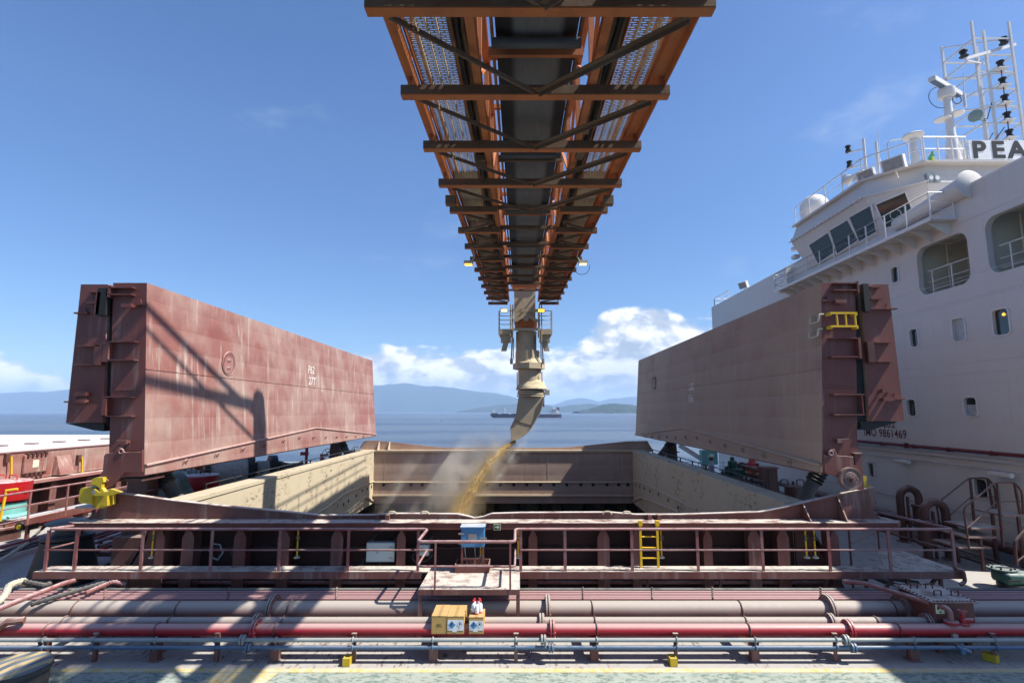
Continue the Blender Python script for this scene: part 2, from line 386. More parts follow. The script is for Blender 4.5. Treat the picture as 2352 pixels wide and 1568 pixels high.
def rounded(pts, r=.12, n=4):
    """polyline with its inner corners rounded"""
    pts = [V(p) for p in pts]; out = [pts[0]]
    for i in range(1, len(pts) - 1):
        a, b, c = pts[i - 1], pts[i], pts[i + 1]
        ra = min(r, (a - b).length * .45, (c - b).length * .45); p = b + (a - b).normalized() * ra; q = b + (c - b).normalized() * ra
        for k in range(n + 1):
            t = k / n; out.append(p * (1 - t) ** 2 + b * (2 * t * (1 - t)) + q * t * t)
    out.append(pts[-1]); return out
# ================================================================ SETTING: sea, hills, deck, hold
SEA = -11.7
def water_material():
    m = bpy.data.materials.new('sea_water'); m.use_nodes = True; t = NT(m.node_tree); b = m.node_tree.nodes['Principled BSDF']
    P = t.n('NewGeometry', out=0)
    big = t.noise(t.scl(P, (.0022, .012, 1)), 1.0, 5, .6)
    c = t.mix(t.ss(big, .42, .58), (.055, .082, .125, 1), (.10, .132, .175, 1))
    m.node_tree.links.new(c, b.inputs['Base Color'])
    m.node_tree.links.new(t.ss(big, .35, .65, .30, .42), b.inputs['Roughness'])
    b.inputs['IOR'].default_value = 1.33; b.inputs['Specular IOR Level'].default_value = .42
    h = t.m('ADD', t.noise(t.scl(P, (.25, .6, 1)), 1.0, 6, .65), t.m('MULTIPLY', t.noise(t.scl(P, (.02, .07, 1)), 1.0, 4, .6), 2.2))
    m.node_tree.links.new(t.n('Bump', {'Height': h, 'Strength': 1.0, 'Distance': .85}), b.inputs['Normal'])
    return m
mb = MB(); mb.quad((-26000, -600, SEA), (26000, -600, SEA), (26000, 24000, SEA), (-26000, 24000, SEA))
tag(mb.build('sea', water_material(), org=(0, 0, SEA)), kind='structure')

def hill_material(name, a, b2):
    m = bpy.data.materials.new(name); m.use_nodes = True; t = NT(m.node_tree); b = m.node_tree.nodes['Principled BSDF']
    P = t.n('NewGeometry', out=0)
    c = t.mix(t.ss(t.noise(P, .012, 8, .68), .4, .62), rgb(a), rgb(b2))
    m.node_tree.links.new(c, b.inputs['Base Color']); b.inputs['Roughness'].default_value = .95; b.inputs['Specular IOR Level'].default_value = .1
    return m
HM = hill_material('forest_hill', (.018, .032, .022), (.036, .052, .032))
def hills(name, Y, depth, prof, rough, nx=150, ny=26):
    """terrain whose ridge line follows prof = [(u, v)...], built as a height field with its own depth"""
    pts = [(hy(u, v, Y).x, hy(u, v, Y).z) for u, v in prof]
    x0, x1 = pts[0][0], pts[-1][0]; vs = []; fs = []
    for j in range(ny):
        w = j / (ny - 1); y = Y - depth * .55 + depth * w
        prof_w = max(0.0, sin(pi * min(1, w / 1.0))) ** .8
        for i in range(nx):
            x = x0 + (x1 - x0) * i / (nx - 1)
            h = SEA
            for (a, za), (b, zb) in zip(pts, pts[1:]):
                if a <= x <= b + 1e-6: k = (x - a) / (b - a); k = k * k * (3 - 2 * k); h = za + (zb - za) * k; break
            n = noise.fractal(V((x / depth * 5, y / depth * 5, Y * .01)), 1.0, 2.0, 5)
            n2 = noise.fractal(V((x / depth * 22, y / depth * 22, Y * .02)), .9, 2.0, 4)
            amp = (h - SEA)
            z = SEA - 3 + (amp * (1 + rough * n * (1 - prof_w * .6) + rough * .12 * n2) + 3) * prof_w * (1 + .0 * w)
            vs.append((x, y + n * depth * .05, z))
    for j in range(ny - 1):
        for i in range(nx - 1): a = j * nx + i; fs.append((a, a + 1, a + nx + 1, a + nx))
    m = MB(); m.add(vs, fs); o = m.build(name, HM, org=((x0 + x1) / 2, Y, SEA)); tag(o, kind='structure'); return o
hills('hills', 11500, 3000, [(-700, 943), (-500, 920), (-200, 908), (0, 905), (110, 902), (170, 896), (300, 884), (420, 880), (560, 882), (700, 888), (800, 890), (857, 886), (940, 882), (985, 888), (1050, 894), (1120, 902), (1160, 906), (1200, 918), (1260, 930), (1330, 943)], .32)
hills('hills', 15000, 3000, [(1200, 942), (1260, 932), (1310, 918), (1335, 914), (1370, 921), (1410, 915), (1450, 911), (1520, 905), (1600, 900), (1700, 905), (1900, 915), (2300, 942)], .3)
hills('hills', 7600, 1500, [(1060, 943), (1110, 935), (1160, 929), (1200, 926), (1240, 931), (1280, 934), (1320, 930), (1352, 927), (1390, 934), (1430, 936), (1500, 928), (1600, 926), (1700, 943)], .3)
hills('hills', 4300, 700, [(1322, 944), (1345, 941), (1365, 935), (1385, 929), (1408, 926.5), (1432, 929), (1460, 932), (1500, 930), (1560, 938), (1620, 944)], .28)
mb = MB(); random.seed(3)
for i in range(70):
    u = random.uniform(1340, 1470); p = hz(u, 948.5, SEA); p.y = 3930 + random.uniform(-30, 60); p.x = (u - CX) / F_PX * p.y
    w = random.uniform(5, 13); h = random.uniform(4, 9); z = SEA - 1
    mb.box(p.x, p.x + w, p.y, p.y + 8, z, SEA + h, 0)
    mb.prism([(p.x - .6, p.y - 1, SEA + h), (p.x + w + .6, p.y - 1, SEA + h), (p.x + w / 2, p.y - 1, SEA + h + 2.4)], (0, 10, 0), 1)
tag(mb.build('shore_village', [MT['whitemetal'], paint('roof_tile', (.32, .14, .09), dust=0)]), 'pale scattered houses along the far waterline below the dark wooded hill', 'village', kind='stuff')

# anchored cargo ship
Y = 1400
def sh(u, v): return hy(u, v, Y)
xs0, xs1 = sh(1130, 958).x, sh(1289, 958).x
ship = thing('cargo_ship', 'dark hulled cargo ship with white deckhouse anchored on the bay behind the spout', 'ship', ((xs0 + xs1) / 2, Y, SEA))
HULL = paint('dark_violet_hull_paint', (.045, .028, .055), dust=0, sc_=.05, bump=0); HULLR = paint('hull_boot_top', (.16, .03, .03), dust=0, sc_=.05, bump=0)
def hullring(z, k, fl): return [(xs0 - fl * 3, Y, z), (xs0 + 12, Y - 9 * k, z), (xs0 + 40, Y - 14 * k, z), (xs1 - 14, Y - 14 * k, z), (xs1, Y - 10 * k, z), (xs1, Y + 10 * k, z), (xs1 - 14, Y + 14 * k, z), (xs0 + 40, Y + 14 * k, z), (xs0 + 12, Y + 9 * k, z)]
m = MB(); ra = hullring(SEA - 2, .9, -2); rb = hullring(SEA + 1.6, .96, 0); rc = hullring(SEA + 9.6, 1, 2)
vs = ra + rb + rc; n = 9; fs = [(i + r * n, (i + 1) % n + r * n, (i + 1) % n + (r + 1) * n, i + (r + 1) * n) for r in (1,) for i in range(n)] + [tuple(range(2 * n, 3 * n))]
m.add(vs, fs); m.build('hull', HULL, ship)
m = MB(); m.add(ra + rb, [(i, (i + 1) % n, (i + 1) % n + n, i + n) for i in range(n)]); m.build('boot_top', HULLR, ship)
m = MB(); m.box(xs0 - 1, xs0 + 16, Y - 7, Y + 7, SEA + 9.6, SEA + 12.4); m.build('forecastle', HULL, ship)
for i in range(4):
    a = xs0 + 24 + i * 27; m = MB(); m.box(a, a + 20, Y - 9, Y + 9, SEA + 9.6, SEA + 11.2); m.build('hatch_cover', HULL, ship)
m = MB()
for k, (a, b, h0, h1, d) in enumerate([(30, 4, 9.6, 14, 12), (28, 6, 14, 17, 11), (26, 8, 17, 20, 10), (25, 10, 20, 23, 13), (23, 13, 23, 24, 8)]): m.box(xs1 - a, xs1 - b, Y - d, Y + d, SEA + h0, SEA + h1)
m.build('deckhouse', MT['whitemetal'], ship)
m = MB(); m.box(xs1 - 12, xs1 - 5, Y - 4, Y + 4, SEA + 17, SEA + 27); m.build('funnel', HULL, ship)
m = MB(); m.box(xs1 - 25.4, xs1 - 9.8, Y - 13.3, Y - 13, SEA + 21, SEA + 22.2); m.build('bridge_window', MT['glass'], ship)
for a, h in ((5, 22), (34, 26), (88, 24)):
    m = MB(); m.cyl((xs0 + a, Y, SEA + 9), (xs0 + a, Y, SEA + h), 1.1, .7, 8)
    if h > 22: m.bar((xs0 + a, Y, SEA + h - 6), (xs0 + a + 36, Y, SEA + h - 7.5), 1.1, 1.3)
    m.build('derrick', MT['whitemetal'], ship)
m = MB(); m.cyl((xs1 - 19, Y, SEA + 24), (xs1 - 19, Y, SEA + 36), .5, .3, 6); m.bar((xs1 - 22, Y, SEA + 31), (xs1 - 16, Y, SEA + 31), .4, .4); m.build('mast', MT['whitemetal'], ship)
p = hz(1014, 967, SEA); m = MB(); m.lathe([(.9, 0), (1.0, .5), (.5, 1.4), (.18, 1.6), (.14, 3.6), (.3, 3.7), (.05, 4.3)], (p.x, p.y, SEA), n=10)
tag(m.build('channel_buoy', paint('buoy_red', (.25, .03, .03), dust=0)), 'small dark channel buoy on the water left of the anchored ship', 'buoy')

# deck
DZ = 0.4
def zd(y): return DZ
DECKM = paint('dusty_steel_deck', (.25, .16, .145), dust=.98, grime=.12, rough=.85, bump=.35, dustcol=(.365, .345, .315, 1), film=.9, scuff=(.13, .062, .055), sc_=1.0)
m = MB(); xs = [-48, -9.55, 7.5, 31]; ys = [8, 12.6, 14.45, 24.5, 34.2, 37, 43]
for i in range(3):
    for j in range(6):
        if i == 1 and 2 <= j <= 3: continue
        a, b, c, d = xs[i], xs[i + 1], ys[j], ys[j + 1]
        m.quad((a, c, zd(c)), (b, c, zd(c)), (b, d, zd(d)), (a, d, zd(d)))
tag(m.build('deck', DECKM, org=(0, 12, DZ)), kind='structure')
m = MB(); m.quad((-48, 8, SEA - 1), (31, 8, SEA - 1), (31, 8, DZ - .004), (-48, 8, DZ - .004)); m.quad((-48, 43, SEA - 1), (31, 43, SEA - 1), (31, 43, DZ - .004), (-48, 43, DZ - .004))
tag(m.build('hull_side', MT['reddark'], org=(0, 12, SEA)), kind='structure')
def painted(name, col, under, thr=.5):
    mt = bpy.data.materials.new(name); mt.use_nodes = True; t = NT(mt.node_tree); b = mt.node_tree.nodes['Principled BSDF']; P = t.n('NewGeometry', out=0)
    # trodden-in marks: small prints crossed by fine tread lines, under a film of pale dust
    pr = t.m('MULTIPLY', t.ss(t.noise(t.scl(P, (1.0, 1.7, 1)), 8.5, 3, .5), .50, .56), t.ss(t.noise(t.scl(P, (1, 1, 1)), 26, 4, .7, dist=1.5), .40, .50))
    pr = t.m('MULTIPLY', pr, t.ss(t.noise(P, .8, 3, .5), .26, .44))
    base = t.mix(t.ss(t.noise(P, 2.2, 6, .6), .3, .7), rgb(under), rgb([x * .86 for x in under]))
    c = t.mix(t.m('MULTIPLY', pr, .8), base, rgb(col))
    mt.node_tree.links.new(c, b.inputs['Base Color']); b.inputs['Roughness'].default_value = .8
    mt.node_tree.links.new(t.n('Bump', {'Height': t.noise(P, 60, 4, .6), 'Strength': .25, 'Distance': .01}), b.inputs['Normal'])
    return mt
m = MB(); m.quad((-48, 8, DZ + .004), (31, 8, DZ + .004), (31, 10.70, DZ + .004), (-48, 10.70, DZ + .004))
tag(m.build('walkway_paint', painted('green_walkway_paint', (.07, .125, .10), (.31, .34, .285)), org=(0, 10, DZ)), kind='structure')
m = MB(); m.quad((-48, 10.69, DZ + .008), (31, 10.69, DZ + .008), (31, 10.85, DZ + .008), (-48, 10.85, DZ + .008))
m.add([(-6.6, 8, DZ + .008), (-5.1, 8, DZ + .008), (-4.55, 10.68, DZ + .008), (-5.7, 10.68, DZ + .008)], [(0, 1, 2, 3)])
tag(m.build('walkway_line', painted('yellow_line_paint', (.55, .36, .05), (.54, .48, .32)), org=(0, 10.7, DZ)), kind='structure')

# cargo hold below
HOLDM = paint('hold_wall_paint', (.085, .07, .055), dust=.8, grime=.4, rough=.85, streak=.4, film=.5, dustcol=(.16, .13, .095, 1))
m = MB()
X0, X1, Y0, Y1, ZB, ZT = -13.5, 11.5, 11.5, 37.5, -16, -.25
m.quad((X0, Y0, ZB), (X0, Y1, ZB), (X0, Y1, ZT), (X0, Y0, ZT)); m.quad((X1, Y0, ZB), (X1, Y1, ZB), (X1, Y1, ZT), (X1, Y0, ZT))
m.quad((X0, Y0, ZB), (X1, Y0, ZB), (X1, Y0, ZT), (X0, Y0, ZT)); m.quad((X0, Y0, ZB), (X1, Y0, ZB), (X1, Y1, ZB), (X0, Y1, ZB))
x = X0
while x < X1 - .1:      # corrugated far bulkhead
    pts = [(x, Y1), (x + .55, Y1), (x + .75, Y1 - .6), (x + 1.3, Y1 - .6), (x + 1.5, Y1)]
    for (a, b), (c, d) in zip(pts, pts[1:]): m.quad((a, b, ZB), (c, d, ZB), (c, d, ZT), (a, b, ZT))
    x += 1.5
for (a, b, c, d) in ((X0, -9.25, Y0, Y1), (7.2, X1, Y0, Y1), (-9.25, 7.2, Y0, 14.4), (-9.25, 7.2, 34.2, Y1)): m.quad((a, c, ZT), (b, c, ZT), (b, d, ZT), (a, d, ZT))
tag(m.build('cargo_hold', HOLDM, org=(0, 24, ZB), normals=False), kind='structure')
m = MB(); random.seed(4); nx, ny = 50, 50; vs = []
for j in range(ny):
    for i in range(nx):
        x = X0 + .1 + (X1 - X0 - .2) * i / (nx - 1); y = Y0 + .1 + (Y1 - Y0 - 1) * j / (ny - 1)
        h = max(0, 5.5 - math.hypot(x + 4.5, y - 30.5) * .52); vs.append((x, y, ZB + .6 + h + noise.noise(V((x, y, 0)) * .8) * .2))
m.add(vs, [(j * nx + i, j * nx + i + 1, (j + 1) * nx + i + 1, (j + 1) * nx + i) for j in range(ny - 1) for i in range(nx - 1)])
tag(m.build('grain_heap', MT['graindust']), 'tan heap of bulk meal lying in the hold below the spout', 'grain', kind='stuff')

# ================================================================ HATCH COAMING
co = thing('hatch_coaming', 'open cargo hatch coaming of maroon and cream steel under the loading spout', 'hatch coaming', (-1, 24, 0))
XL, XR, YN, YF = -9.25, 7.2, 14.4, 34.2
m = MB(); m.box(XL, XR, YN, YN + .10, -.3, 2.36); m.build('front_wall', MT['recess_shade'], co)
m = MB(); m.box(XL - .12, XL, YN, YF + .1, -.45, 2.75); m.box(XL - .62, XL + .03, YN + .3, YF, 2.75, 2.86); m.build('side_wall', MT['cream'], co)
m = MB(); m.box(XR, XR + .12, YN, YF + .1, -.45, 2.75); m.box(XR - .03, XR + .62, YN + .3, YF, 2.75, 2.86); m.build('side_wall', MT['cream'], co)
m = MB(); m.box(XL, XR, YF, YF + .12, -.45, 2.74); m.build('far_wall', MT['tanwall'], co)
m = MB(); m.box(XL - 1.0, XR + 1.3, YF - .1, YF + .55, 2.74, 2.85); m.build('far_flange', MT['tan'], co)
def rod(pts, r, name, mat, par, n=8): m = MB(); m.tube(pts, r, n); return m.build(name, mat, par)
zg = hy(1200, 1107, YF).z; zl = hy(1200, 1137, YF).z
rod([(XL, YF - .02, zg), (XR, YF - .02, zg)], .05, 'rubbing_bar', MT['tan'], co)
m = MB(); m.box(XL, XR, YF - .14, YF + .0, zl - .05, zl + .05); m.build('lower_flange', MT['tan'], co)
for u in (884, 1020, 1258, 1430): m = MB(); x = hy(u, 1080, YF).x; m.box(x - .015, x + .015, YF - .012, YF, zg, 2.74); m.build('wall_seam', MT['tan'], co)
zh = hy(1200, 1112.5, YF).z
us = [881, 911, 944, 970, 1000, 1030, 1060, 1088, 1118, 1149, 1180, 1210, 1241, 1272, 1302, 1334, 1362, 1394, 1421, 1442]
for u in us:
    x = hy(u, 1112, YF).x; m = MB(); m.cyl((x, YF - .02, zh), (x, YF - .004, zh), .105, n=14); m.build('drain_hole', MT['rubber'], co)
for X, s, pix in ((XL, 1, [(862, 1103), (830, 1118), (792, 1133), (752, 1164), (724, 1180)]), (XR, -1, [(1453, 1103), (1475, 1108), (1540, 1140), (1600, 1170)])):
    pts = [hx(u, v, X + s * .02) for u, v in pix]; pts = [p for p in pts]
    rod([(X + s * .02, p.y, p.z) for p in pts], .045, 'rubbing_bar', MT['cream'], co)
    low = [(862, 1152), (838, 1141), (790, 1180)] if s > 0 else [(1453, 1152), (1472, 1142), (1500, 1152), (1560, 1176)]
    rod([hx(u, v, X + s * .03) for u, v in low], .07, 'lower_lip', MT['cream'], co)
    hp_ = [(853, 1117), (843, 1122), (832, 1126), (818, 1138), (800, 1150), (789, 1158)] if s > 0 else [(1461, 1113), (1470, 1117), (1480, 1121), (1493, 1127), (1513, 1135), (1535, 1148), (1558, 1165)]
    for u, v in hp_:
        p = hx(u, v, X); m = MB(); m.cyl((X + s * .004, p.y, p.z), (X + s * .02, p.y, p.z), .09, n=12); m.build('drain_hole', MT['rubber'], co)
    for u, v in (([(700, 1060), (760, 1080), (640, 1095)]) if s > 0 else [(1512, 1052), (1538, 1060), (1635, 1098), (1682, 1116)]):
        p = hx(u, v, X); m = MB(); m.cyl((X + s * .004, p.y, p.z), (X + s * .015, p.y, p.z), .05, n=10); m.build('drain_hole', MT['rubber'], co)
# near flange and rising track plate
zf = 2.52
m = MB(); m.prism([(-11.0, 13.7, zf - .16), (-11.42, 13.85, zf - .16), (-11.45, 14.5, zf - .16), (9.35, 14.5, zf - .16), (9.3, 13.85, zf - .16), (9.0, 13.7, zf - .16)], (0, 0, .04))
m.prism([(-11.2, 13.7, zf - .12), (-11.45, 13.85, zf - .12), (-11.45, 14.5, zf - .12), (9.6, 14.5, zf - .12), (9.75, 13.95, zf - .12), (9.5, 13.7, zf - .12)], (0, 0, .12))
m.build('near_flange', paint('dusty_flange_paint', RED, dust=.95, grime=.3, rough=.7, dustcol=(.50, .45, .39, 1)), co)
top = [(258, 1131), (300, 1136), (400, 1150), (520, 1163), (640, 1174), (740, 1184), (860, 1183), (905, 1180), (960, 1180), (1050, 1181), (1075, 1186), (1090, 1190), (1110, 1187), (1130, 1180), (1200, 1178), (1400, 1177), (1460, 1182), (1560, 1182), (1745, 1176), (1800, 1165), (1880, 1146), (1950, 1130), (2008, 1119)]
tp = [hy(u, v, 14.2) for u, v in top]
base = [(tp[-1].x + .02, 14.2, 2.9), (tp[-1].x - .07, 14.2, 2.75), (tp[-1].x - .03, 14.2, 2.62), (tp[-1].x + .12, 14.2, zf), (tp[0].x - .62, 14.2, zf), (tp[0].x - .35, 14.2, zf + .2)]
m = MB(); m.prism([(p.x, 14.2, p.z) for p in tp] + base, (0, .05, 0)); m.build('track_plate', MT['red'], co)
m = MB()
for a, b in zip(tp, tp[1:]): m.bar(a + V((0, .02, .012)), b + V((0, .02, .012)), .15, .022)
m.build('track_edge', paint('lit_line_track_edge', (.30, .20, .17), dust=.9, grime=.3, rough=.6, dustcol=(.58, .54, .49, 1)), co)  # flat bar and pale colour added so the top edge reads as a lit line
for u, v0, v1 in ((1842, 1152, 1179), (1922, 1137, 1176)):
    p = hy(u, v0, 14.18); m = MB(); m.prism([(p.x, 14.195, p.z), (p.x, 14.195, zf), (p.x, 13.8, zf)], (.03, 0, 0)); m.build('bracket', MT['red'], co)
for u in (900, 975, 1395, 1440):
    p = hy(u, 1179, 14.15); m = MB(); m.tube(rounded([(p.x - .12, 14.16, p.z - .02), (p.x - .07, 14.16, p.z + .05), (p.x + .07, 14.16, p.z + .05), (p.x + .12, 14.16, p.z - .02)], .04), .022, 6); m.build('lifting_eye', MT['tan'], co)
for u in (867, 890, 1492, 1514):
    p = hy(u, 1193, 14.1); m = MB(); m.box(p.x - .05, p.x + .05, 14.05, 14.195, zf, zf + .13); m.build('guide_lug', MT['red'], co)
# far track plates
for pix in ([(828, 1024), (838, 1012), (862, 1011), (930, 1018), (1010, 1027), (1090, 1028), (1090, 1033), (828, 1033)], [(1495, 1026), (1487, 1012), (1440, 1013), (1380, 1019), (1300, 1027), (1200, 1028), (1200, 1033), (1500, 1033)]):
    m = MB(); m.prism([hy(u, v, 34.5) for u, v in pix], (0, .06, 0)); m.build('track_plate', MT['tanwall'], co)
m = MB(); m.box(hy(1088, 1030, 34.5).x, hy(1202, 1030, 34.5).x, 34.5, 34.55, 2.85, 2.99); m.build('track_plate', MT['tanwall'], co)
for u in (870, 894): p = hy(u, 1014, 34.45); m = MB(); m.prism([(p.x, 34.49, p.z), (p.x, 34.49, 2.85), (p.x, 34.1, 2.85)], (.06, 0, 0)); m.build('bracket', MT['tan'], co)
# stays under the near flange
STX = [-9.06, -8.36, -7.05, -5.95, -4.6, -2.98, .34, 2.12, 2.95, 4.75, 5.92, 6.65, 7.95]
for i, x in enumerate(STX):
    w = .15 if i in (1, 2, 3, 4, 7, 10, 11) else .11
    m = MB(); m.prism([(x - w, 13.82, DZ), (x + w, 13.82, DZ), (x + w, 13.82, 2.14), (x + w - .08, 13.82, 2.3), (x - w + .08, 13.82, 2.3), (x - w, 13.82, 2.14)], (0, .025, 0))
    m.box(x - .012, x + .012, 13.846, 14.4, DZ, 2.36); m.build('stay', MT['red'], co)
for z, y in ((.75, 14.25), (1.05, 14.32), (1.75, 14.3)):
    m = MB(); m.box(-9.3, 8.2, y, y + .14, z, z + .03); m.build('stiffener', MT['reddark'], co)
rod([(-9.2, 14.05, 1.0), (7.8, 14.05, 1.0)], .045, 'drain_pipe', MT['rail'], co)
for s, x in ((-1, XL), (1, XR)):
    m = MB(); m.prism([(x + s * .4, 14.3, 2.36), (x + s * .5, 14.3, 1.9), (x + s * 1.35, 14.3, zd(14.3) - .02), (x - s * .0, 14.3, DZ - .02), (x, 14.3, 2.36)], (0, .06, 0)); m.build('end_bracket', MT['reddark'], co)
    m = MB(); m.prism([(x + s * .4, 14.36, 2.36), (x + s * 1.35, 14.36, zd(14.3)), (x + s * 1.35, 33.9, zd(33)), (x + s * .4, 33.9, 2.36)], (s * .05, 0, .02)); m.build('outer_skirt', MT['reddark'], co)
m = MB(); p = hy(300, 1285, 15.5); m.box(-11.6, -10.2, 15.6, 17.2, DZ, 1.75); m.build('support_block', MT['reddark'], co, bevel=.03)
# ================================================================ FOLDED HATCH COVERS
YN0, YF0 = 14.0, 36.2
cL = lambda x, y: (91.9 + .3633 * x, 624.75 + .3633 * y)          # left close-up -> photo
cR = lambda x, y: (1414.9 + .3516 * x, 624.75 + .3516 * y)        # right close-up -> photo
def shelf(par, conv, x0, x1, y, d=.16, mat='panel', name='ledge', th=.03):
    a, b = hy(*conv(x0, y), YN0), hy(*conv(x1, y), YN0); z = (a.z + b.z) / 2; xa, xb = sorted((a.x, b.x))
    m = MB(); m.box(xa, xb, YN0 - d, YN0 - .002, z - th / 2, z + th / 2); return m.build(name, MT[mat], par)
def plate(par, conv, x0, x1, y0, y1, d0=.0, d1=.16, mat='panel', name='guide_plate'):
    a, b = hy(*conv(x0, y0), YN0), hy(*conv(x1, y1), YN0); xa, xb = sorted((a.x, b.x)); za, zb = sorted((a.z, b.z))
    m = MB(); m.box(xa, xb, YN0 - d1, YN0 - d0 - .002, za, zb); return m.build(name, MT[mat], par)
def grip(par, conv, x0, x1, y, mat='panel'):
    a, b = hy(*conv(x0, y), YN0), hy(*conv(x1, y), YN0); z = (a.z + b.z) / 2; xa, xb = sorted((a.x, b.x))
    m = MB(); m.box(xa, xb, YN0 - .17, YN0 - .12, z - .05, z + .05); m.box(xa + .02, xa + .06, YN0 - .121, YN0 - .002, z - .03, z + .03); m.box(xb - .06, xb - .02, YN0 - .121, YN0 - .002, z - .03, z + .03)
    return m.build('handle', MT[mat], par)
def slab(name, label, s, xt, xb, th_t, th_b, z0, z1, mat, endmat):
    """one cover section standing on edge: s = -1 port pair, +1 starboard pair; (xt, xb) hatch-side face at top and bottom"""
    r = thing(name, label, 'hatch cover', ((xt + xb) / 2 + s * th_t / 2, 24.3, z0), 'folded hatch cover sections standing at the ends of the hatch')
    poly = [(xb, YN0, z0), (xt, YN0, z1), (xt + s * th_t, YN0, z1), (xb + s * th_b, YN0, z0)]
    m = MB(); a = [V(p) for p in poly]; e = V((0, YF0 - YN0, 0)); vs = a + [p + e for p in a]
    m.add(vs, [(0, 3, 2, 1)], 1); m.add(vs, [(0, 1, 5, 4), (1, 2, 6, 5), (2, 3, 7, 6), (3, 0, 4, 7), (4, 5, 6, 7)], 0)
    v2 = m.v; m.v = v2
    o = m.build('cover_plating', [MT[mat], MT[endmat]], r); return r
def inner(s, xt, xb, label, mat, endmat):
    th = .92; z0, z1 = (3.66 if s < 0 else 3.72), 8.76
    r = slab('hatch_cover', label, s, xt, xb, th, th, z0, z1, mat, endmat)
    fx = lambda z: xb + (xt - xb) * (z - z0) / (z1 - z0) - s * .0
    def fp(y, z, o=0.0): return V((fx(z) - s * o, y, z))          # on the hatch-side face, o metres proud
    band = [(YN0, z0), (YF0, z0), (YF0, 3.74), (25.6, 4.50), (YN0, 3.90)]
    m = MB(); m.prism([fp(y, z, .002) for y, z in band], (-s * .028, 0, 0)); m.build('edge_plate', MT[mat], r)
    m = MB(); m.tube([fp(YN0, 3.90, .04), fp(25.6, 4.50, .04), fp(YF0, 3.74, .04)], .045, 6); m.build('edge_rib', MT['rib' if s < 0 else 'rib2'], r)
    m = MB(); m.bar(fp(YN0, 6.42, .004), fp(YF0, 6.46, .004), .02, .035); m.build('weld_seam', MT[mat], r)
    m = MB(); m.box(*sorted((fx(z0) - s * .0, fx(z0) + s * th)), YN0, YF0, z0 - .04, z0 - .003); m.build('bottom_rail', MT[endmat], r)
    for k in range(12):
        y = 15.6 + k * 1.6; zz = 3.64 + .5 * ((.26 + .83 * (y - YN0) / 11.2) if y < 25.2 else (.83 - .73 * (y - 25.2) / 9.4)) + .02
        m = MB(); m.tube(rounded([fp(y - .07, zz - .1, .03), fp(y - .07, zz + .06, .1), fp(y + .07, zz + .06, .1), fp(y + .07, zz - .1, .03)], .05, 3), .018, 6); m.build('lashing_eye', MT['rib' if s < 0 else 'rib2'], r)
    return r, fp
MT['rib'] = paint('dusty_rose_rib', (.30, .12, .11), dust=.9, grime=.1, rough=.6, film=.3, dustcol=(.52, .43, .37, 1))
MT['rib2'] = paint('dusty_tan_rib', (.25, .14, .10), dust=.9, grime=.1, rough=.7, film=.7, dustcol=(.42, .34, .25, 1))
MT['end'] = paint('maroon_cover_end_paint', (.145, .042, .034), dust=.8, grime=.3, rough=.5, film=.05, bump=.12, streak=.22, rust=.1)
def xface(u, v): return hy(u, v, YN0).x
# --- port inner section, P62
L, fl = inner(-1, xface(337, 655), xface(331, 1088), 'sunlit maroon hatch cover marked P62 27T with a round manhole and long shadow across it', 'panel', 'end')
def manhole(par, fp, y, z, s, r=.36):
    n = V((-s, 0, 0)); c = fp(y, z, .02); p = MB(); p.cyl(c - n * .03, c + n * .015, r, n=32); p.ring(c + n * .015, n, r + .03, .022, 32, 6)
    o = p.build('manhole', MT['rib' if s < 0 else 'rib2'], par)
    for k in range(24):
        a = 2 * pi * k / 24; q = c + V((0, cos(a), sin(a))) * (r - .035) + n * .015; b = MB(); b.cyl(q, q + n * .035, .022, n=6); b.build('bolt', MT['rib' if s < 0 else 'rib2'], o)
    for dz in (-.13, .13):
        b = MB(); b.tube([c + V((0, -.08, dz)) + n * .01, c + V((0, -.08, dz)) + n * .07, c + V((0, .08, dz)) + n * .07, c + V((0, .08, dz)) + n * .01], .016, 6); b.build('handle', MT['paintwhite'], o)
p = hx(520, 835, -10.05); manhole(L, fl, p.y, p.z, -1)
for body, v in (('P62', 850), ('27T', 876)):
    q = hx(711, v, -10.1); c = fl(q.y, q.z, .006); text(body, .50, c, (0, 1, 0), (0, 0, 1), MT['paintwhite'], L, bold=.012, stretch=1.05)
for x0, x1, y in ((465, 610, 105), (460, 605, 148), (455, 625, 443), (455, 622, 558), (415, 605, 790), (415, 605, 910)): shelf(L, cL, x0, x1, y, mat='end')
plate(L, cL, 452, 468, 92, 165, mat='end'); plate(L, cL, 430, 455, 443, 570, mat='end'); plate(L, cL, 425, 440, 800, 912, mat='end')
for x0, x1, y in ((455, 470, 92), ): pass
grip(L, cL, 540, 605, 217, 'end'); grip(L, cL, 510, 575, 1072, 'end')
a = hy(*cL(620, 208), YN0); m = MB(); m.box(a.x, a.x + .26, YN0 - .1, YN0 - .002, a.z - .02, a.z + .02); m.prism([(a.x, YN0 - .06, a.z + .02), (a.x + .09, YN0 - .06, a.z + .15), (a.x + .14, YN0 - .06, a.z + .02)], (0, .03, 0)); m.build('catch', MT['end'], L)
m = MB(); a = hy(254, 895, YN0); m.bar((a.x, YN0 - .012, a.z), (hy(331, 891, YN0).x, YN0 - .012, a.z), .02, .03); m.build('weld_seam', MT['end'], L)
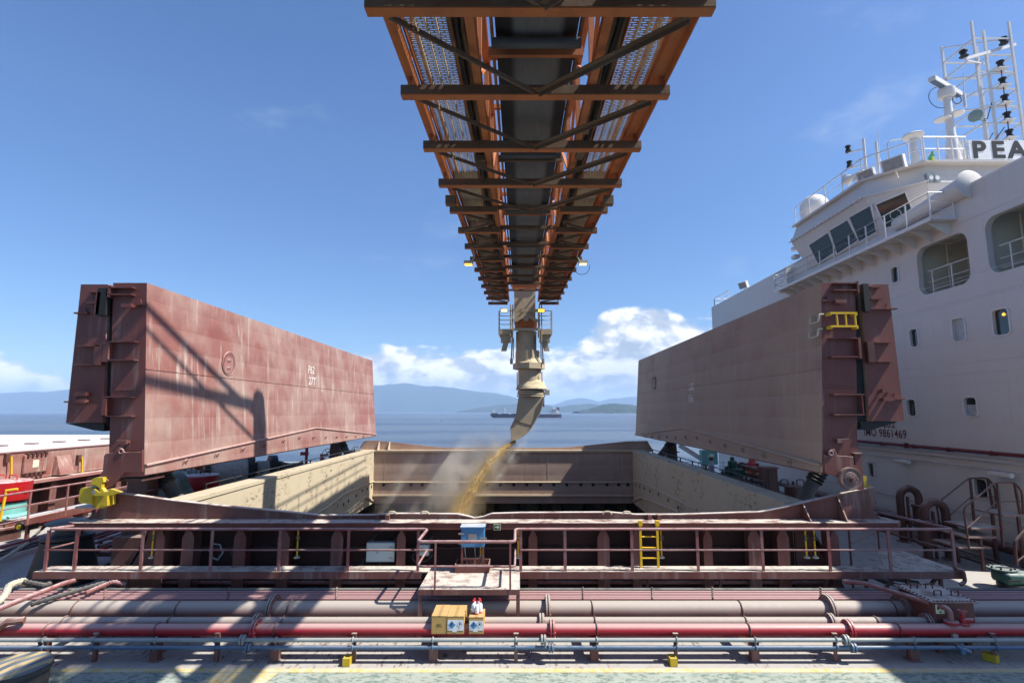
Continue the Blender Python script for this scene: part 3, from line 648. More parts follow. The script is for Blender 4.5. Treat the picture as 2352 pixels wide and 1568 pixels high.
# --- starboard inner section, P63
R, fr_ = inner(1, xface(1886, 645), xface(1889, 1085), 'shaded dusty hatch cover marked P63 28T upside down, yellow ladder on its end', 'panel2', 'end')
p = hx(1490, 880, 7.75); manhole(R, fr_, p.y, p.z, 1)
for body, v in (('P63', 914), ('28T', 887)):
    q = hx(1576, v, 7.8); c = fr_(q.y, q.z, .006); text(body, .46, c, (0, 1, 0), (0, 0, -1), MT['paintwhite'], R, bold=.008)
for x0, x1, y in ((1405, 1555, 80), (1405, 1552, 125), (1382, 1560, 436), (1384, 1560, 556), (1398, 1600, 800), (1398, 1600, 930)): shelf(R, cR, x0, x1, y, mat='end')
plate(R, cR, 1556, 1585, 432, 568, mat='end'); plate(R, cR, 1550, 1566, 68, 140, mat='end'); plate(R, cR, 1580, 1596, 800, 930, mat='end')
grip(R, cR, 1410, 1480, 198, 'end'); grip(R, cR, 1424, 1500, 1100, 'end')
a = hy(*cR(1337, 190), YN0); m = MB(); m.box(a.x, a.x + .25, YN0 - .1, YN0 - .002, a.z - .02, a.z + .02); m.prism([(a.x + .12, YN0 - .06, a.z + .02), (a.x + .16, YN0 - .06, a.z + .16), (a.x + .24, YN0 - .06, a.z + .02)], (0, .03, 0)); m.build('catch', MT['end'], R)
m = MB(); a = hy(*cR(1345, 752), YN0); b = hy(*cR(1563, 765), YN0); m.bar((a.x, YN0 - .012, a.z), (b.x, YN0 - .012, a.z), .02, .03); m.build('weld_seam', MT['end'], R)
# yellow ladder lying on the end plate
a, b = hy(*cR(1368, 277), YN0), hy(*cR(1548, 362), YN0); m = MB(); yl = YN0 - .2
for z in (a.z, b.z): m.bar((a.x, yl, z), (b.x, yl, z), .05, .05); m.box(a.x - .02, a.x + .05, yl, YN0 - .002, z - .06, z + .02); m.box(b.x - .05, b.x + .02, yl, YN0 - .002, z - .06, z + .02)
for f in (.25, .58, .93): x = a.x + (b.x - a.x) * f; m.cyl((x, yl, a.z), (x, yl, b.z), .024, n=8)
m.build('ladder', MT['ladder'], R)
for v in (733, 766):
    q = hx(1869, v, 8.0); c0 = fr_(q.y - .18, q.z, .0); m = MB()
    m.tube(rounded([fr_(q.y - .2, q.z + .1, 0), fr_(q.y - .2, q.z + .1, .12), fr_(q.y - .2, q.z - .1, .14), fr_(q.y + .22, q.z - .1, .14), fr_(q.y + .22, q.z + .1, .12), fr_(q.y + .22, q.z + .1, 0)], .05, 3), .022, 8); m.build('grab_rung', MT['rope'], R)
# hinge arms at the near bottom corner
def arm(par, pix, s, name='hinge_arm'):
    m = MB(); pts = [hy(u, v, YN0 - .10) for u, v in pix]; m.prism(pts, (0, -.06, 0)); o = m.build(name, MT['end'], par, bevel=.008); return o
aL = arm(L, [(243, 1046), (246, 1041), (266, 1038), (271, 1029), (277, 1026), (284, 1029), (288, 1038), (327, 1037), (331, 1033), (330, 1083), (290, 1084), (262, 1116), (245, 1121), (226, 1117), (221, 1108), (240, 1080)], -1)
c = hy(278, 1036, YN0 - .17); m = MB(); m.ring(c, (0, 1, 0), .055, .02, 16, 6); m.build('lug_eye', MT['rib'], aL)
c = hy(243, 1106, YN0 - .17); m = MB(); m.cyl(c + V((0, .01, 0)), c - V((0, .02, 0)), .07, n=20); m.build('pin', MT['end'], aL)
c = hy(305, 1095, YN0 + .1); m = MB(); m.box(c.x - .42, c.x + .30, YN0 + .02, YN0 + .9, c.z - .1, 3.56); m.build('hinge_block', MT['reddark'], L)
aR = arm(R, [(1890, 1042), (1893, 1046), (1900, 1046), (1901, 1037), (1906, 1031), (1914, 1031), (1919, 1040), (1920, 1045), (1957, 1048), (1958, 1065), (1966, 1075), (1974, 1084), (1960, 1094), (1948, 1098), (1935, 1100), (1892, 1084)], 1)
c = hy(1909, 1040, YN0 - .17); m = MB(); m.ring(c, (0, 1, 0), .055, .02, 16, 6); m.build('lug_eye', MT['rib'], aR)
m = MB(); a = hy(1958, 1043, YN0 - .02); m.box(a.x, a.x + .18, YN0 - .1, YN0 - .01, 3.3, a.z); m.box(a.x - .02, a.x + .2, YN0 - .14, YN0 - .01, a.z, a.z + .04); m.build('hinge_block', MT['end'], R)
MT['wheel'] = paint('worn_wheel_steel', (.20, .13, .115), dust=.4, grime=.4, rough=.4, metal=.3, bump=.05, sc_=4)
c = hy(1957, 1100, YN0 - .32); m = MB(); y0 = c.y
m.lathe([(.06, -.12), (.06, .0), (.10, .0), (.10, .02), (.165, .03), (.175, .045), (.21, .045), (.235, .03), (.275, .03), (.285, .05), (.285, .15), (.25, .17), (.24, .24), (.0, .24)], (c.x, y0, c.z), (0, 1, 0), 40); w = m.build('wheel', MT['wheel'], R)
m = MB(); m.cyl((c.x, y0 - .15, c.z), (c.x, y0 - .121, c.z), .085, n=20); m.build('hub', MT['wheel'], w)
for k in range(3):
    a = 2 * pi * k / 3 + .5; m = MB(); m.cyl((c.x + .05 * cos(a), y0 - .18, c.z + .05 * sin(a)), (c.x + .05 * cos(a), y0 - .151, c.z + .05 * sin(a)), .018, n=6); m.build('bolt', MT['rib'], w)
# --- outer sections
LO = slab('hatch_cover', 'outer section of the left folded pair, tipped away with green edged black rubber seals', -1, xface(247, 660), xface(236, 966), xface(247, 660) - xface(185, 660), xface(236, 966) - xface(152, 966), 5.0, 8.72, 'panel', 'end')
for x0, x1, y in ((325, 395, 133), (318, 392, 200), (262, 405, 470), (245, 372, 587)): shelf(LO, cL, x0, x1, y, mat='end')
plate(LO, cL, 395, 440, 110, 278, mat='rubber', name='rubber_seal'); plate(LO, cL, 376, 412, 466, 590, mat='end'); plate(LO, cL, 385, 398, 135, 275, mat='end')
grip(LO, cL, 252, 322, 770, 'end'); grip(LO, cL, 245, 315, 815, 'end')
for x, y in ((232, 262), (170, 820)):
    a = hy(*cL(x, y), YN0); m = MB(); m.box(a.x, a.x + .36, YN0 - .1, YN0 - .002, a.z - .02, a.z + .02); m.prism([(a.x + .2, YN0 - .06, a.z + .02), (a.x + .27, YN0 - .06, a.z + .15), (a.x + .30, YN0 - .06, a.z + .02)], (0, .03, 0)); m.build('catch', MT['end'], LO)
m = MB(); m.prism([(-12.0, YN0 + .05, 4.99), (-10.95, YN0 + .05, 4.99), (-10.95, YN0 + .05, 4.78), (-11.2, YN0 + .05, 4.80)], (0, 20, 0)); m.build('rubber_seal', MT['rubber'], LO)
RO = slab('hatch_cover', 'outer section of the right folded pair, leaning in front of the white superstructure', 1, xface(1980, 650), xface(1996, 962), xface(2040, 650) - xface(1980, 650), xface(2077, 962) - xface(1996, 962), 5.04, 8.72, 'panel2', 'end')
for x0, x1, y in ((1640, 1710, 105), (1640, 1718, 180), (1640, 1800, 245), (1665, 1783, 463), (1680, 1795, 586)): shelf(RO, cR, x0, x1, y, mat='end')
plate(RO, cR, 1588, 1640, 85, 262, mat='rubber', name='rubber_seal'); plate(RO, cR, 1616, 1672, 458, 592, mat='reddark')
grip(RO, cR, 1713, 1786, 775, 'end'); grip(RO, cR, 1720, 1792, 830, 'end')
for x, y in ((1750, 243), (1800, 828)):
    a = hy(*cR(x, y), YN0); m = MB(); m.box(a.x, a.x + .30, YN0 - .1, YN0 - .002, a.z - .02, a.z + .02); m.prism([(a.x + .02, YN0 - .06, a.z + .02), (a.x + .05, YN0 - .06, a.z + .16), (a.x + .14, YN0 - .06, a.z + .02)], (0, .03, 0)); m.build('catch', MT['end'], RO)
m = MB(); m.prism([(10.0, YN0 + .05, 5.03), (9.0, YN0 + .05, 5.03), (9.0, YN0 + .05, 4.84), (9.25, YN0 + .05, 4.80)], (0, 20, 0)); m.build('rubber_seal', MT['rubber'], RO)
# solid black boxes painting in the dark gap between each folded pair
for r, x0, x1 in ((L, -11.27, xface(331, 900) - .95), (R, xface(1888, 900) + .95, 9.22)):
    m = MB(); m.box(min(x0, x1), max(x0, x1), YN0 + .12, YF0 - .1, 4.9, 8.6); m.build('dark_gap_fill', MT['rubber'], r)

# hydraulic rams raising the covers
def ram(a, b, label, r=.2):
    a, b = V(a), V(b); t = thing('hydraulic_ram', label, 'hydraulic ram', b, 'hydraulic rams lifting the folded covers'); d = (b - a)
    m = MB(); m.cyl(a + d * .3, b, r, n=20); m.build('cylinder', MT['steeldark'], t)
    m = MB(); prof = []
    for k in range(9): prof += [(r * (1.28 if k % 2 else 1.05), k * d.length * .36 / 8)]
    m.lathe(prof, a - d.normalized() * .05, d, 20); m.build('rubber_boot', MT['black'], t)
MT['steeldark'] = paint('dark_dusty_steel', (.06, .058, .055), dust=.6, grime=.3, rough=.6, film=.25, dustcol=(.22, .21, .19, 1))
ram(hy(372, 1088, 16.6), hy(416, 1160, 16.6), 'dusty grey hydraulic ram under the near corner of the left folded cover')
ram(hy(1882, 1082, 16.6), hy(1838, 1160, 16.6), 'dusty grey hydraulic ram under the near corner of the right folded cover')
ram(hy(784, 1014, 33), hy(806, 1058, 33), 'dark hydraulic ram at the far corner of the left folded cover', .2)
ram(hy(1544, 1012, 33), hy(1508, 1058, 33), 'dark hydraulic ram at the far corner of the right folded cover', .2)
def post(u0, u1, v0, v1, Y, label):
    a, b = hy(u0, v0, Y), hy(u1, v1, Y); m = MB(); cx = (a.x + b.x) / 2
    m.prism([(cx - .28, Y, a.z), (cx + .28, Y, a.z), (cx + .42, Y, zd(Y)), (cx - .42, Y, zd(Y))], (0, .5, 0)); m.box(cx - .45, cx + .45, Y - .03, Y + .53, a.z - .55, a.z - .5)
    tag(m.build('hinge_pedestal', MT['reddark'], bevel=.01), label, 'pedestal', 'dark pedestals under the cover hinges')
post(755, 782, 1018, 1050, 33.2, 'dark maroon hinge pedestal under the far end of the left folded cover')
post(1532, 1556, 1018, 1060, 33.2, 'dark maroon hinge pedestal under the far end of the right folded cover')
post(296, 335, 1085, 1140, 15.9, 'dark maroon hinge pedestal under the near end of the left folded cover')
# yellow cleat on the port corner
cl = thing('hatch_latch', 'bright yellow hook shaped latch on the left near corner of the coaming', 'latch', (-11.1, 14, zf))
def pix(name, pts, Y, d, mat='yellow', par=cl): m = MB(); m.prism([hy(u, v, Y) for u, v in pts], (0, d, 0)); return m.build(name, MT[mat], par, bevel=.003)
pix('hook', [(208, 1113), (212, 1099), (221, 1096), (236, 1096), (238, 1107), (234, 1108), (233, 1120), (240, 1129), (230, 1132), (228, 1120), (220, 1114)], 13.72, .12)
pix('latch_body', [(183, 1125), (187, 1120), (205, 1119), (216, 1122), (222, 1130), (211, 1140), (211, 1158), (183, 1154), (180, 1148)], 13.78, .34)
pix('latch_arm', [(216, 1122), (228, 1130), (252, 1128), (252, 1122), (257, 1123), (278, 1130), (256, 1137), (216, 1139), (211, 1133)], 13.7, .10)
pix('latch_base', [(212, 1140), (246, 1137), (246, 1161), (233, 1167), (212, 1166)], 13.86, .3)
pix('base_plate', [(172, 1163), (214, 1163), (214, 1167), (172, 1167)], 13.8, .4, 'steel')
c = hy(214, 1130, 13.69); m = MB(); m.cyl(c, c + V((0, .12, 0)), .05, n=12); m.build('pin', MT['steel'], cl)
c2 = thing('hatch_latch', 'small yellow stop plate behind the cover wheel at the right near corner', 'latch', (9.2, 14.2, 3.3))
pix('stop_plate', [(1975, 1089), (1991, 1094), (1990, 1113), (2003, 1115), (2003, 1119), (1975, 1121)], 14.32, .1, 'yellow', c2)
# ================================================================ WALKWAY, PLATFORM AND WHAT STANDS ON THEM
wk = thing('walkway', 'maroon railed walkway running along the front of the hatch coaming', 'walkway', (-.6, 13.3, 0))
WY, WB, WZ = 13.3, 13.78, 1.47
GL, GR = -2.36, 0.02
xL, xR = hy(78, 1312, WY).x, hy(2212, 1306, WY).x
for x0, x1 in ((xL, GL), (GR, xR)):
    m = MB(); m.box(x0, x1, WY, WB, WZ - .03, WZ); m.build('floor_plate', MT['step'], wk)
    m = MB(); m.box(x0, x1, WY - .022, WY - .002, WZ - .16, WZ + .005); m.build('toe_board', MT['red'], wk)
m = MB(); m.prism([(xR - 1.6, WB, WZ - .03), (xR, WB, WZ - .03), (xR, WB - .4, WZ - .03), (xR - .0, WB, WZ - .03), (xR - .1, WB + 1.6, WZ - .03), (xR - .7, WB + 1.6, WZ - .03)], (0, 0, .03)); m.build('corner_plate', MT['step'], wk)
m = MB(); m.box(GL, GR, WY, WB, WZ - .03, WZ - .002); m.build('floor_plate', MT['step'], wk)
RZ, MZ = WZ + .98, WZ + .49
def railbar(pts, r, name='top_rail', par=wk, mat='rail'): m = MB(); m.tube(pts, r, 8); return m.build(name, MT[mat], par)
PF, PZ = 12.03, 1.468       # platform front edge and height
xrl, xrr = xL + .2, xR - .12
railbar(rounded([(xrl + .35, WB, RZ), (xrl, WY + .04, RZ), (GL + .12, WY + .03, RZ), (GL + .12, PF + .05, RZ), (GR - .12, PF + .05, RZ), (GR - .12, WY + .03, RZ), (xrr, WY + .03, RZ), (xrr - .55, WB + 1.5, RZ + .05), (xrr - 1.55, WB + 1.2, RZ - .25)], .12), .034)
railbar([(xrl + .35, WB, MZ + .08), (xrl - .05, WY + .04, MZ), (GL + .25, WY + .03, MZ)], .02, 'mid_rail')
railbar(rounded([(GL + .12, WY + .03, MZ), (GL + .12, PF + .05, MZ - .03), (GR - .12, PF + .05, MZ - .03), (GR - .12, WY + .03, MZ)], .1), .024, 'mid_rail')
railbar([(GR, WY + .03, MZ), (xrr, WY + .03, MZ), (xrr - .55, WB + 1.5, MZ + .04), (xrr - 1.55, WB + 1.2, MZ - .25)], .02, 'mid_rail')
pu = [(98, 1), (172, 1), (324, 1), (484, 1), (641, 1), (799, 1), (960, 1), (1196, 1), (1298, 1), (1452, 1), (1603, 1), (1752, 1), (1906, 1), (2045, 1), (2193, 1)]
for u, k in pu:
    x = hy(u, 1260, WY).x; x = max(x, xrl + .02); m = MB(); m.box(x - .035, x + .035, WY + .022, WY + .034, WZ - .14, RZ - .02)
    m.box(x - .006, x + .006, WY + .0345, WY + .10, WZ + .001, RZ - .03); m.build('rail_post', MT['rail'], wk)
for x, y, z0 in ((xrl + .35, WB, WZ), (xrr - .55, WB + 1.5, WZ), (xrr - 1.55, WB + 1.2, DZ)):
    m = MB(); m.bar((x, y, z0), (x, y, RZ - (.25 if z0 == DZ else .02)), .06, .03); m.build('rail_post', MT['rail'], wk)
for x in (-10.9, -9.5, 8.4, 9.4, 10.2):
    m = MB(); m.bar((x, WY + .1, WZ - .03), (x, WY + .1, DZ), .07, .07); m.build('leg', MT['reddark'], wk)
for x0, x1 in ((9.4, 10.35), (8.4, 9.3), (2.9, 3.25), (4.7, 5.0), (7.2, 7.6)):
    m = MB(); m.bar((x0, WY + .2, .5), (x1, WY + .2, WZ - .04), .06, .06); m.build('brace', MT['reddark'], wk)
# centre platform
pf = thing('control_platform', 'small dusty platform with bent handrail standing out from the middle of the walkway', 'platform', ((GL + GR) / 2, PF, 0))
px0, px1 = hy(961, 1352, PF).x, hy(1194, 1352, PF).x
m = MB(); m.box(px0, px1, PF, WY - .003, PZ - .03, PZ); m.build('floor_plate', MT['step'], pf)
m = MB(); m.box(px0, px1, PF - .022, PF - .002, PZ - .11, PZ + .005); m.build('toe_board', MT['red'], pf)
for x in (px0 + .04, px1 - .04): m = MB(); m.box(x - .04, x + .04, PF + .0, PF + .07, DZ, PZ - .031); m.build('leg', MT['red'], pf)
for u in (1000, 1172): x = hy(u, 1300, PF).x; m = MB(); m.box(x - .02, x + .02, PF - .034, PF - .023, PZ - .1, RZ); m.build('rail_post', MT['rail'], pf)
# blue control cabinet
cb = thing('control_cabinet', 'blue control cabinet on a maroon stand at the middle of the platform', 'cabinet', (-1.15, 13.3, PZ))
a, b = hy(1059, 1212, 13.28), hy(1112, 1256, 13.28)
m = MB(); m.box(a.x, b.x, 13.28, 13.62, b.z, a.z); m.build('cabinet_body', MT['bluebox'], cb, bevel=.008)
m = MB(); m.box(a.x - .02, b.x + .02, 13.25, 13.66, a.z + .001, a.z + .03); m.build('cabinet_roof', MT['bluebox'], cb)
m = MB(); cx = (a.x + b.x) / 2 + .02; m.box(cx - .12, cx + .08, 13.268, 13.279, a.z - .28, a.z - .13); m.build('name_plate', MT['steel'], cb)
for z in (a.z - .13, b.z + .1): m = MB(); m.box(a.x - .06, a.x + .08, 13.25, 13.279, z - .02, z + .02); m.build('hinge', MT['steel'], cb)
m = MB(); m.box(b.x - .1, b.x + .06, 13.25, 13.279, a.z - .26, a.z - .22); m.build('handle', MT['steel'], cb)
for x in (a.x + .03, b.x - .03):
    m = MB(); m.box(x - .025, x + .025, 13.3, 13.36, PZ, b.z); m.build('leg', MT['red'], cb)
m = MB(); m.box(a.x, b.x, 13.31, 13.35, b.z - .3, b.z - .26); m.build('crossbar', MT['red'], cb)
for k in range(6):
    x = a.x + .08 + k * (b.x - a.x - .16) / 5; m = MB(); m.tube([(x, 13.42, b.z), (x + .02, 13.45, b.z - .25), (x * .6 + cx * .4, 13.44, PZ + .05)], .014, 6); m.build('cable', MT['rubber'] if k % 3 else MT['steel'], cb)
m = MB(); z = PZ + .19
for (x0, y0, x1, y1) in ((a.x - .12, 13.2, b.x + .12, 13.2), (a.x - .12, 13.7, b.x + .12, 13.7)): m.box(x0, x1, y0, y0 + .02, PZ + .001, z)
for x in (a.x - .12, b.x + .12): m.box(x - .01, x + .01, 13.221, 13.699, PZ + .001, z)
m.build('drip_tray', MT['red'], cb)
# grey junction boxes
def jbox(u0, v0, u1, v1, Y, label, feet=True):
    a, b = hy(u0, v0, Y), hy(u1, v1, Y); t = thing('junction_box', label, 'electrical box', ((a.x + b.x) / 2, Y, b.z), 'pale grey electrical boxes on the coaming')
    m = MB(); m.box(a.x, b.x, Y, Y + .22, b.z, a.z); m.build('box_body', MT['greybox'], t, bevel=.01)
    m = MB(); m.box(a.x + .012, b.x - .012, Y - .015, Y - .002, b.z + .012, a.z - .012); d = m.build('door', MT['greybox'], t, bevel=.004)
    for z in (a.z - .12, b.z + .1):
        if a.z - b.z > .3: m = MB(); m.box(b.x - .14, b.x - .05, Y - .03, Y - .016, z - .02, z + .02); m.build('latch', MT['steel'], d)
    m = MB(); c = V(((a.x * .6 + b.x * .4), Y - .017, (a.z + b.z) / 2)); m.cyl(c, c + V((0, -.03, 0)), .05 if not feet else .02, n=12); m.build('knob', MT['steel'], t)
    m = MB(); m.tube(rounded([(a.x + .02, Y + .1, b.z + .1), (a.x - .15, Y + .05, b.z - .05), (a.x + .02, Y + .02, b.z - .2), (a.x + .3, Y + .05, b.z - .12), (a.x + .4, Y + .1, b.z)], .15, 5), .018, 6); m.build('cable', MT['ropedark'], t)
    for x in (a.x + .08, b.x - .06):
        m = MB(); m.bar((x, Y + .05, a.z), (x + .09, Y + .35, a.z + .12), .03, .03); m.build('mounting_strap', MT['steel'], t)
jbox(842, 1245, 906, 1290, 13.95, 'large pale grey electrical box hung on the coaming left of the platform')
jbox(957, 1250, 985, 1276, 13.95, 'small pale grey electrical box with a round switch beside the blue cabinet', False)
# exit arrow sign
a, b = hy(1134, 1203, 13.675), hy(1150, 1217, 13.675); sg = thing('arrow_sign', 'small green sign with a white arrow pointing right under the coaming rim', 'sign', ((a.x + b.x) / 2, 13.675, b.z))
m = MB(); m.box(a.x, b.x, 13.68, 13.69, b.z, a.z); m.build('sign_plate', MT['signpale'], sg)
m = MB(); m.box(a.x + .012, b.x - .012, 13.674, 13.679, b.z + .012, a.z - .012); m.build('sign_face', MT['signgreen'], sg)
cx, cz = (a.x + b.x) / 2, (a.z + b.z) / 2; m = MB(); m.prism([(cx - .055, 13.673, cz - .009), (cx + .02, 13.673, cz - .009), (cx - .008, 13.673, cz - .04), (cx + .016, 13.673, cz - .04), (cx + .056, 13.673, cz), (cx + .016, 13.673, cz + .04), (cx - .008, 13.673, cz + .04), (cx + .02, 13.673, cz + .009), (cx - .055, 13.673, cz + .009)], (0, -.003, 0)); m.build('arrow', MT['signpale'], sg)
# yellow ladder
ld = thing('ladder', 'short yellow ladder leading from the walkway up to the coaming rim', 'ladder', (3.2, 13.6, WZ))
a, b = hy(1473, 1300, 13.62), hy(1509, 1204, 13.62)
for x in (a.x, b.x): m = MB(); m.box(x - .028, x + .028, 13.60, 13.64, WZ, b.z); m.box(x - .045, x + .045, 13.55, 13.66, b.z - .02, b.z + .1); m.build('rail', MT['ladder'], ld)
for v in (1232, 1257, 1281): z = hy(1490, v, 13.62).z; m = MB(); m.cyl((a.x + .03, 13.62, z), (b.x - .03, 13.62, z), .018, n=8); m.build('rung', MT['ladder'], ld)
# yellow securing rods hanging under the flange
def srod(u, first, label):
    x = hy(u, 1260, 13.9).x
    if first is not None: return dup(first, (x, 13.9, 1.62), label)
    t = thing('securing_rod', label, 'securing rod', (x, 13.9, 1.62), 'yellow securing rods hanging under the coaming flange')
    m = MB(); m.cyl((x, 13.9, 1.68), (x, 13.9, 2.36), .02, n=8); m.build('rod', MT['ladder'], t)
    m = MB(); m.lathe([(.03, 0), (.075, .01), (.075, .035), (.03, .05), (.03, .075)], (x, 13.9, 1.62), n=14); m.build('foot', MT['rope'], t)
    m = MB(); m.ring((x + .01, 13.88, 2.12), (0, 1, 0), .05, .016, 14, 6); m.build('hook', MT['steeldark'], t); return t
r0 = None
for u, lb in ((350, 'yellow securing rod third stay from the left end, left one of a pair'), (369, 'yellow securing rod near the left end, right one of a pair'), (683, 'yellow securing rod hanging between the stays left of the large grey box'),
              (1104, 'yellow securing rod hanging directly behind the blue cabinet'), (1190, 'yellow securing rod hanging at the right end of the platform'), (1519, 'yellow securing rod hanging just right of the yellow ladder'),
              (1852, 'yellow securing rod near the right end, left one of a pair'), (1872, 'yellow securing rod near the right end, right one of a pair')):
    lb = lb.replace('third stay from the left end', 'near the left end')
    r = srod(u, r0, lb); r0 = r0 or r

# ================================================================ DECK PIPES
def sup_z(): pass
XA, XB = -13.5, 14.5
def piperun(name, label, y, z, r, mat, flanges, clamps, cat='pipe', group='pipes running across the foreground deck', n=20, band=.0, fl=1.6, x0=XA, x1=XB):
    t = thing(name, label, cat, (0, y, z), group)
    m = MB(); m.cyl((x0, y, z), (x1, y, z), r, n=n); m.build('pipe_barrel', MT[mat], t)
    for x in flanges:
        for k in (-1, 1):
            m = MB(); m.cyl((x + k * .012, y, z), (x + k * .045, y, z), r * fl + .012, n=28); o = m.build('flange', MT[mat], t)
            if k == 1:
                for q in range(10):
                    a = 2 * pi * q / 10; c = V((x - .06, y + cos(a) * (r * (fl + 1) / 2 + .008), z + sin(a) * (r * (fl + 1) / 2 + .008))); b = MB(); b.cyl(c, c + V((.12, 0, 0)), min(.018, r * .16), n=6); b.build('bolt', MT['rib'], o)
    for x in clamps:
        m = MB(); m.ring((x, y, z), (1, 0, 0), r + .012, .014, 28, 6); m.build('clamp', MT['reddark'] if mat != 'bluepipe' and mat != 'greypipe' else MT[mat], t)
    return t
fx = lambda u, Y, v=1440: hy(u, v, Y).x  # foreground depths, heights and radii below are baked from a scaling about the camera
piperun('fat_pipe', 'widest dusty maroon pipe crossing the foreground in front of the coaming', 12.35, .93, .195, 'pipe', [fx(625, 12.35), fx(1258, 12.35), fx(1905, 12.35), fx(2075, 12.35)], [fx(175, 12.35), fx(410, 12.35), fx(665, 12.35), fx(1360, 12.35), fx(1700, 12.35), fx(2050, 12.35)])
piperun('deck_pipe', 'medium dusty maroon pipe lying just behind the bright red fire pipe', 11.60, .955, .106, 'pipe', [fx(590, 11.60), fx(1244, 11.60), fx(1908, 11.60), fx(2130, 11.60)], [fx(148, 11.60), fx(390, 11.60), fx(650, 11.60), fx(1366, 11.60), fx(1712, 11.60), fx(2012, 11.60)])
fp_ = piperun('fire_pipe', 'bright red fire main pipe with dusty pink top crossing the foreground', 11.28, .936, .116, 'firepipe', [fx(588, 11.28), fx(1268, 11.28), fx(1948, 11.28)], [fx(112, 11.28), fx(362, 11.28), fx(634, 11.28), fx(1370, 11.28), fx(1718, 11.28), fx(2060, 11.28)])
piperun('water_pipe', 'thin pale grey pipe in front of the red fire pipe', 11.07, .83, .039, 'greypipe', [fx(560, 11.07), fx(1248, 11.07), fx(1940, 11.07)], [fx(u, 11.07) for u in (105, 218, 360, 497, 636, 812, 995, 1185, 1370, 1553, 1733, 1918, 2097, 2282)], n=12, fl=2.2)
piperun('water_pipe', 'thin blue pipe, lowest and nearest of the foreground pipes', 11.05, .70, .037, 'bluepipe', [fx(575, 11.05), fx(1265, 11.05), fx(1955, 11.05)], [fx(u, 11.05) for u in (105, 218, 360, 497, 636, 812, 995, 1185, 1370, 1553, 1733, 1918, 2097, 2282)], n=12, fl=2.2)
for i, (y, z, r) in enumerate([(12.66, 1.06, .039), (12.79, 1.06, .039), (12.92, 1.07, .039), (13.05, 1.08, .035), (13.18, 1.09, .047)]):
    t = piperun('small_pipe', ['foremost', 'second', 'third', 'fourth', 'hindmost'][i] + ' of the five thin maroon pipes between the fat pipe and the coaming', y, z, r, 'thinpipe' if i < 4 else 'steeldark', [], [fx(u, y) for u in (235, 520, 770, 1100, 1340, 1500, 1640, 1890)], n=10, group='thin pipes bundled behind the fat pipe')
# supports
s0 = None
names = ['leftmost', 'second from left', 'third from left', 'fourth from left, below the cardboard boxes', 'fifth from left, right of the platform', 'sixth from left', 'rightmost']
for k, (u, v) in enumerate(((100, 1505), (357, 1508), (632, 1515), (995, 1520), (1365, 1522), (1733, 1517), (2097, 1508))):
    x = fx(u, 11.19, v); lb = names[k] + ' maroon post carrying the foreground pipes on the deck'
    if s0 is None:
        s0 = thing('pipe_support', lb, 'pipe support', (x, 11.19, DZ), 'maroon posts carrying the foreground pipes')
        m = MB(); m.box(x - .08, x + .08, 11.12, 11.27, DZ + .012, .80); m.build('post', MT['red'], s0, bevel=.006)
        m = MB(); m.box(x - .11, x + .11, 11.10, 11.31, DZ + .005, DZ + .016); m.build('foot_plate', MT['red'], s0)
        m = MB(); m.box(x - .083, x + .083, 11.115, 12.55, .745, .815); m.build('saddle_beam', MT['red'], s0)
        m = MB(); m.box(x + .10, x + .25, 12.2, 12.35, DZ + .012, .735); m.build('rear_post', MT['reddark'], s0)
    else: dup(s0, (x, 11.19, DZ), lb)
t0 = None
names = ['leftmost', 'second from left', 'third from left', 'middle', 'third from right', 'second from right', 'rightmost']
for k, (u, v) in enumerate(((218, 1505), (497, 1510), (812, 1516), (1185, 1520), (1552, 1516), (1918, 1508), (2280, 1500))):
    x = fx(u, 11.14, v); lb = names[k] + ' thin bracket post holding only the grey and blue pipes'
    if t0 is None:
        t0 = thing('pipe_bracket', lb, 'pipe bracket', (x, 11.14, DZ), 'thin bracket posts under the grey and blue pipes')
        m = MB(); m.box(x - .037, x + .037, 11.11, 11.122, DZ + .005, .918); m.box(x + .026, x + .037, 11.1225, 11.18, DZ + .005, .90); m.build('post', MT['red'], t0)
        m = MB(); m.box(x - .046, x + .055, 11.08, 11.14, .920, .942); m.build('cap', MT['red'], t0)
    else: dup(t0, (x, 11.14, DZ), lb)
# yellow deck sockets
d0 = None
for u, v, lb in ((795, 1530, 'yellow deck socket left of the cardboard boxes'), (1548, 1530, 'yellow deck socket right of the platform near the blue pipe'), (75, 1514, 'yellow deck socket at the left edge of the photo'), (2290, 1522, 'yellow deck socket at the right edge of the photo')):
    p = hz(u, v, DZ)
    if d0 is None:
        d0 = thing('deck_socket', lb, 'deck socket', (p.x, p.y, DZ), 'yellow deck sockets beside the walkway line'); x, y = p.x, p.y
        m = MB(); w, h = .07, DZ + .15; m.box(x - w, x - w + .02, y - .02, y + .2, DZ + .009, h); m.box(x + w - .02, x + w, y - .02, y + .2, DZ + .009, h); m.box(x - w + .0201, x + w - .0201, y - .02, y, DZ + .009, h); m.box(x - w + .0201, x + w - .0201, y + .18, y + .2, DZ + .009, h); m.box(x - w + .0201, x + w - .0201, y + .0001, y + .06, DZ + .09, h - .002); m.box(x - w + .0201, x + w - .0201, y + .13, y + .1799, DZ + .09, h - .002)
        m.build('socket_box', MT['yellow'], d0)
    else: dup(d0, (p.x, p.y, DZ), lb, rz={75: -.5, 2290: .5}.get(u, 0))
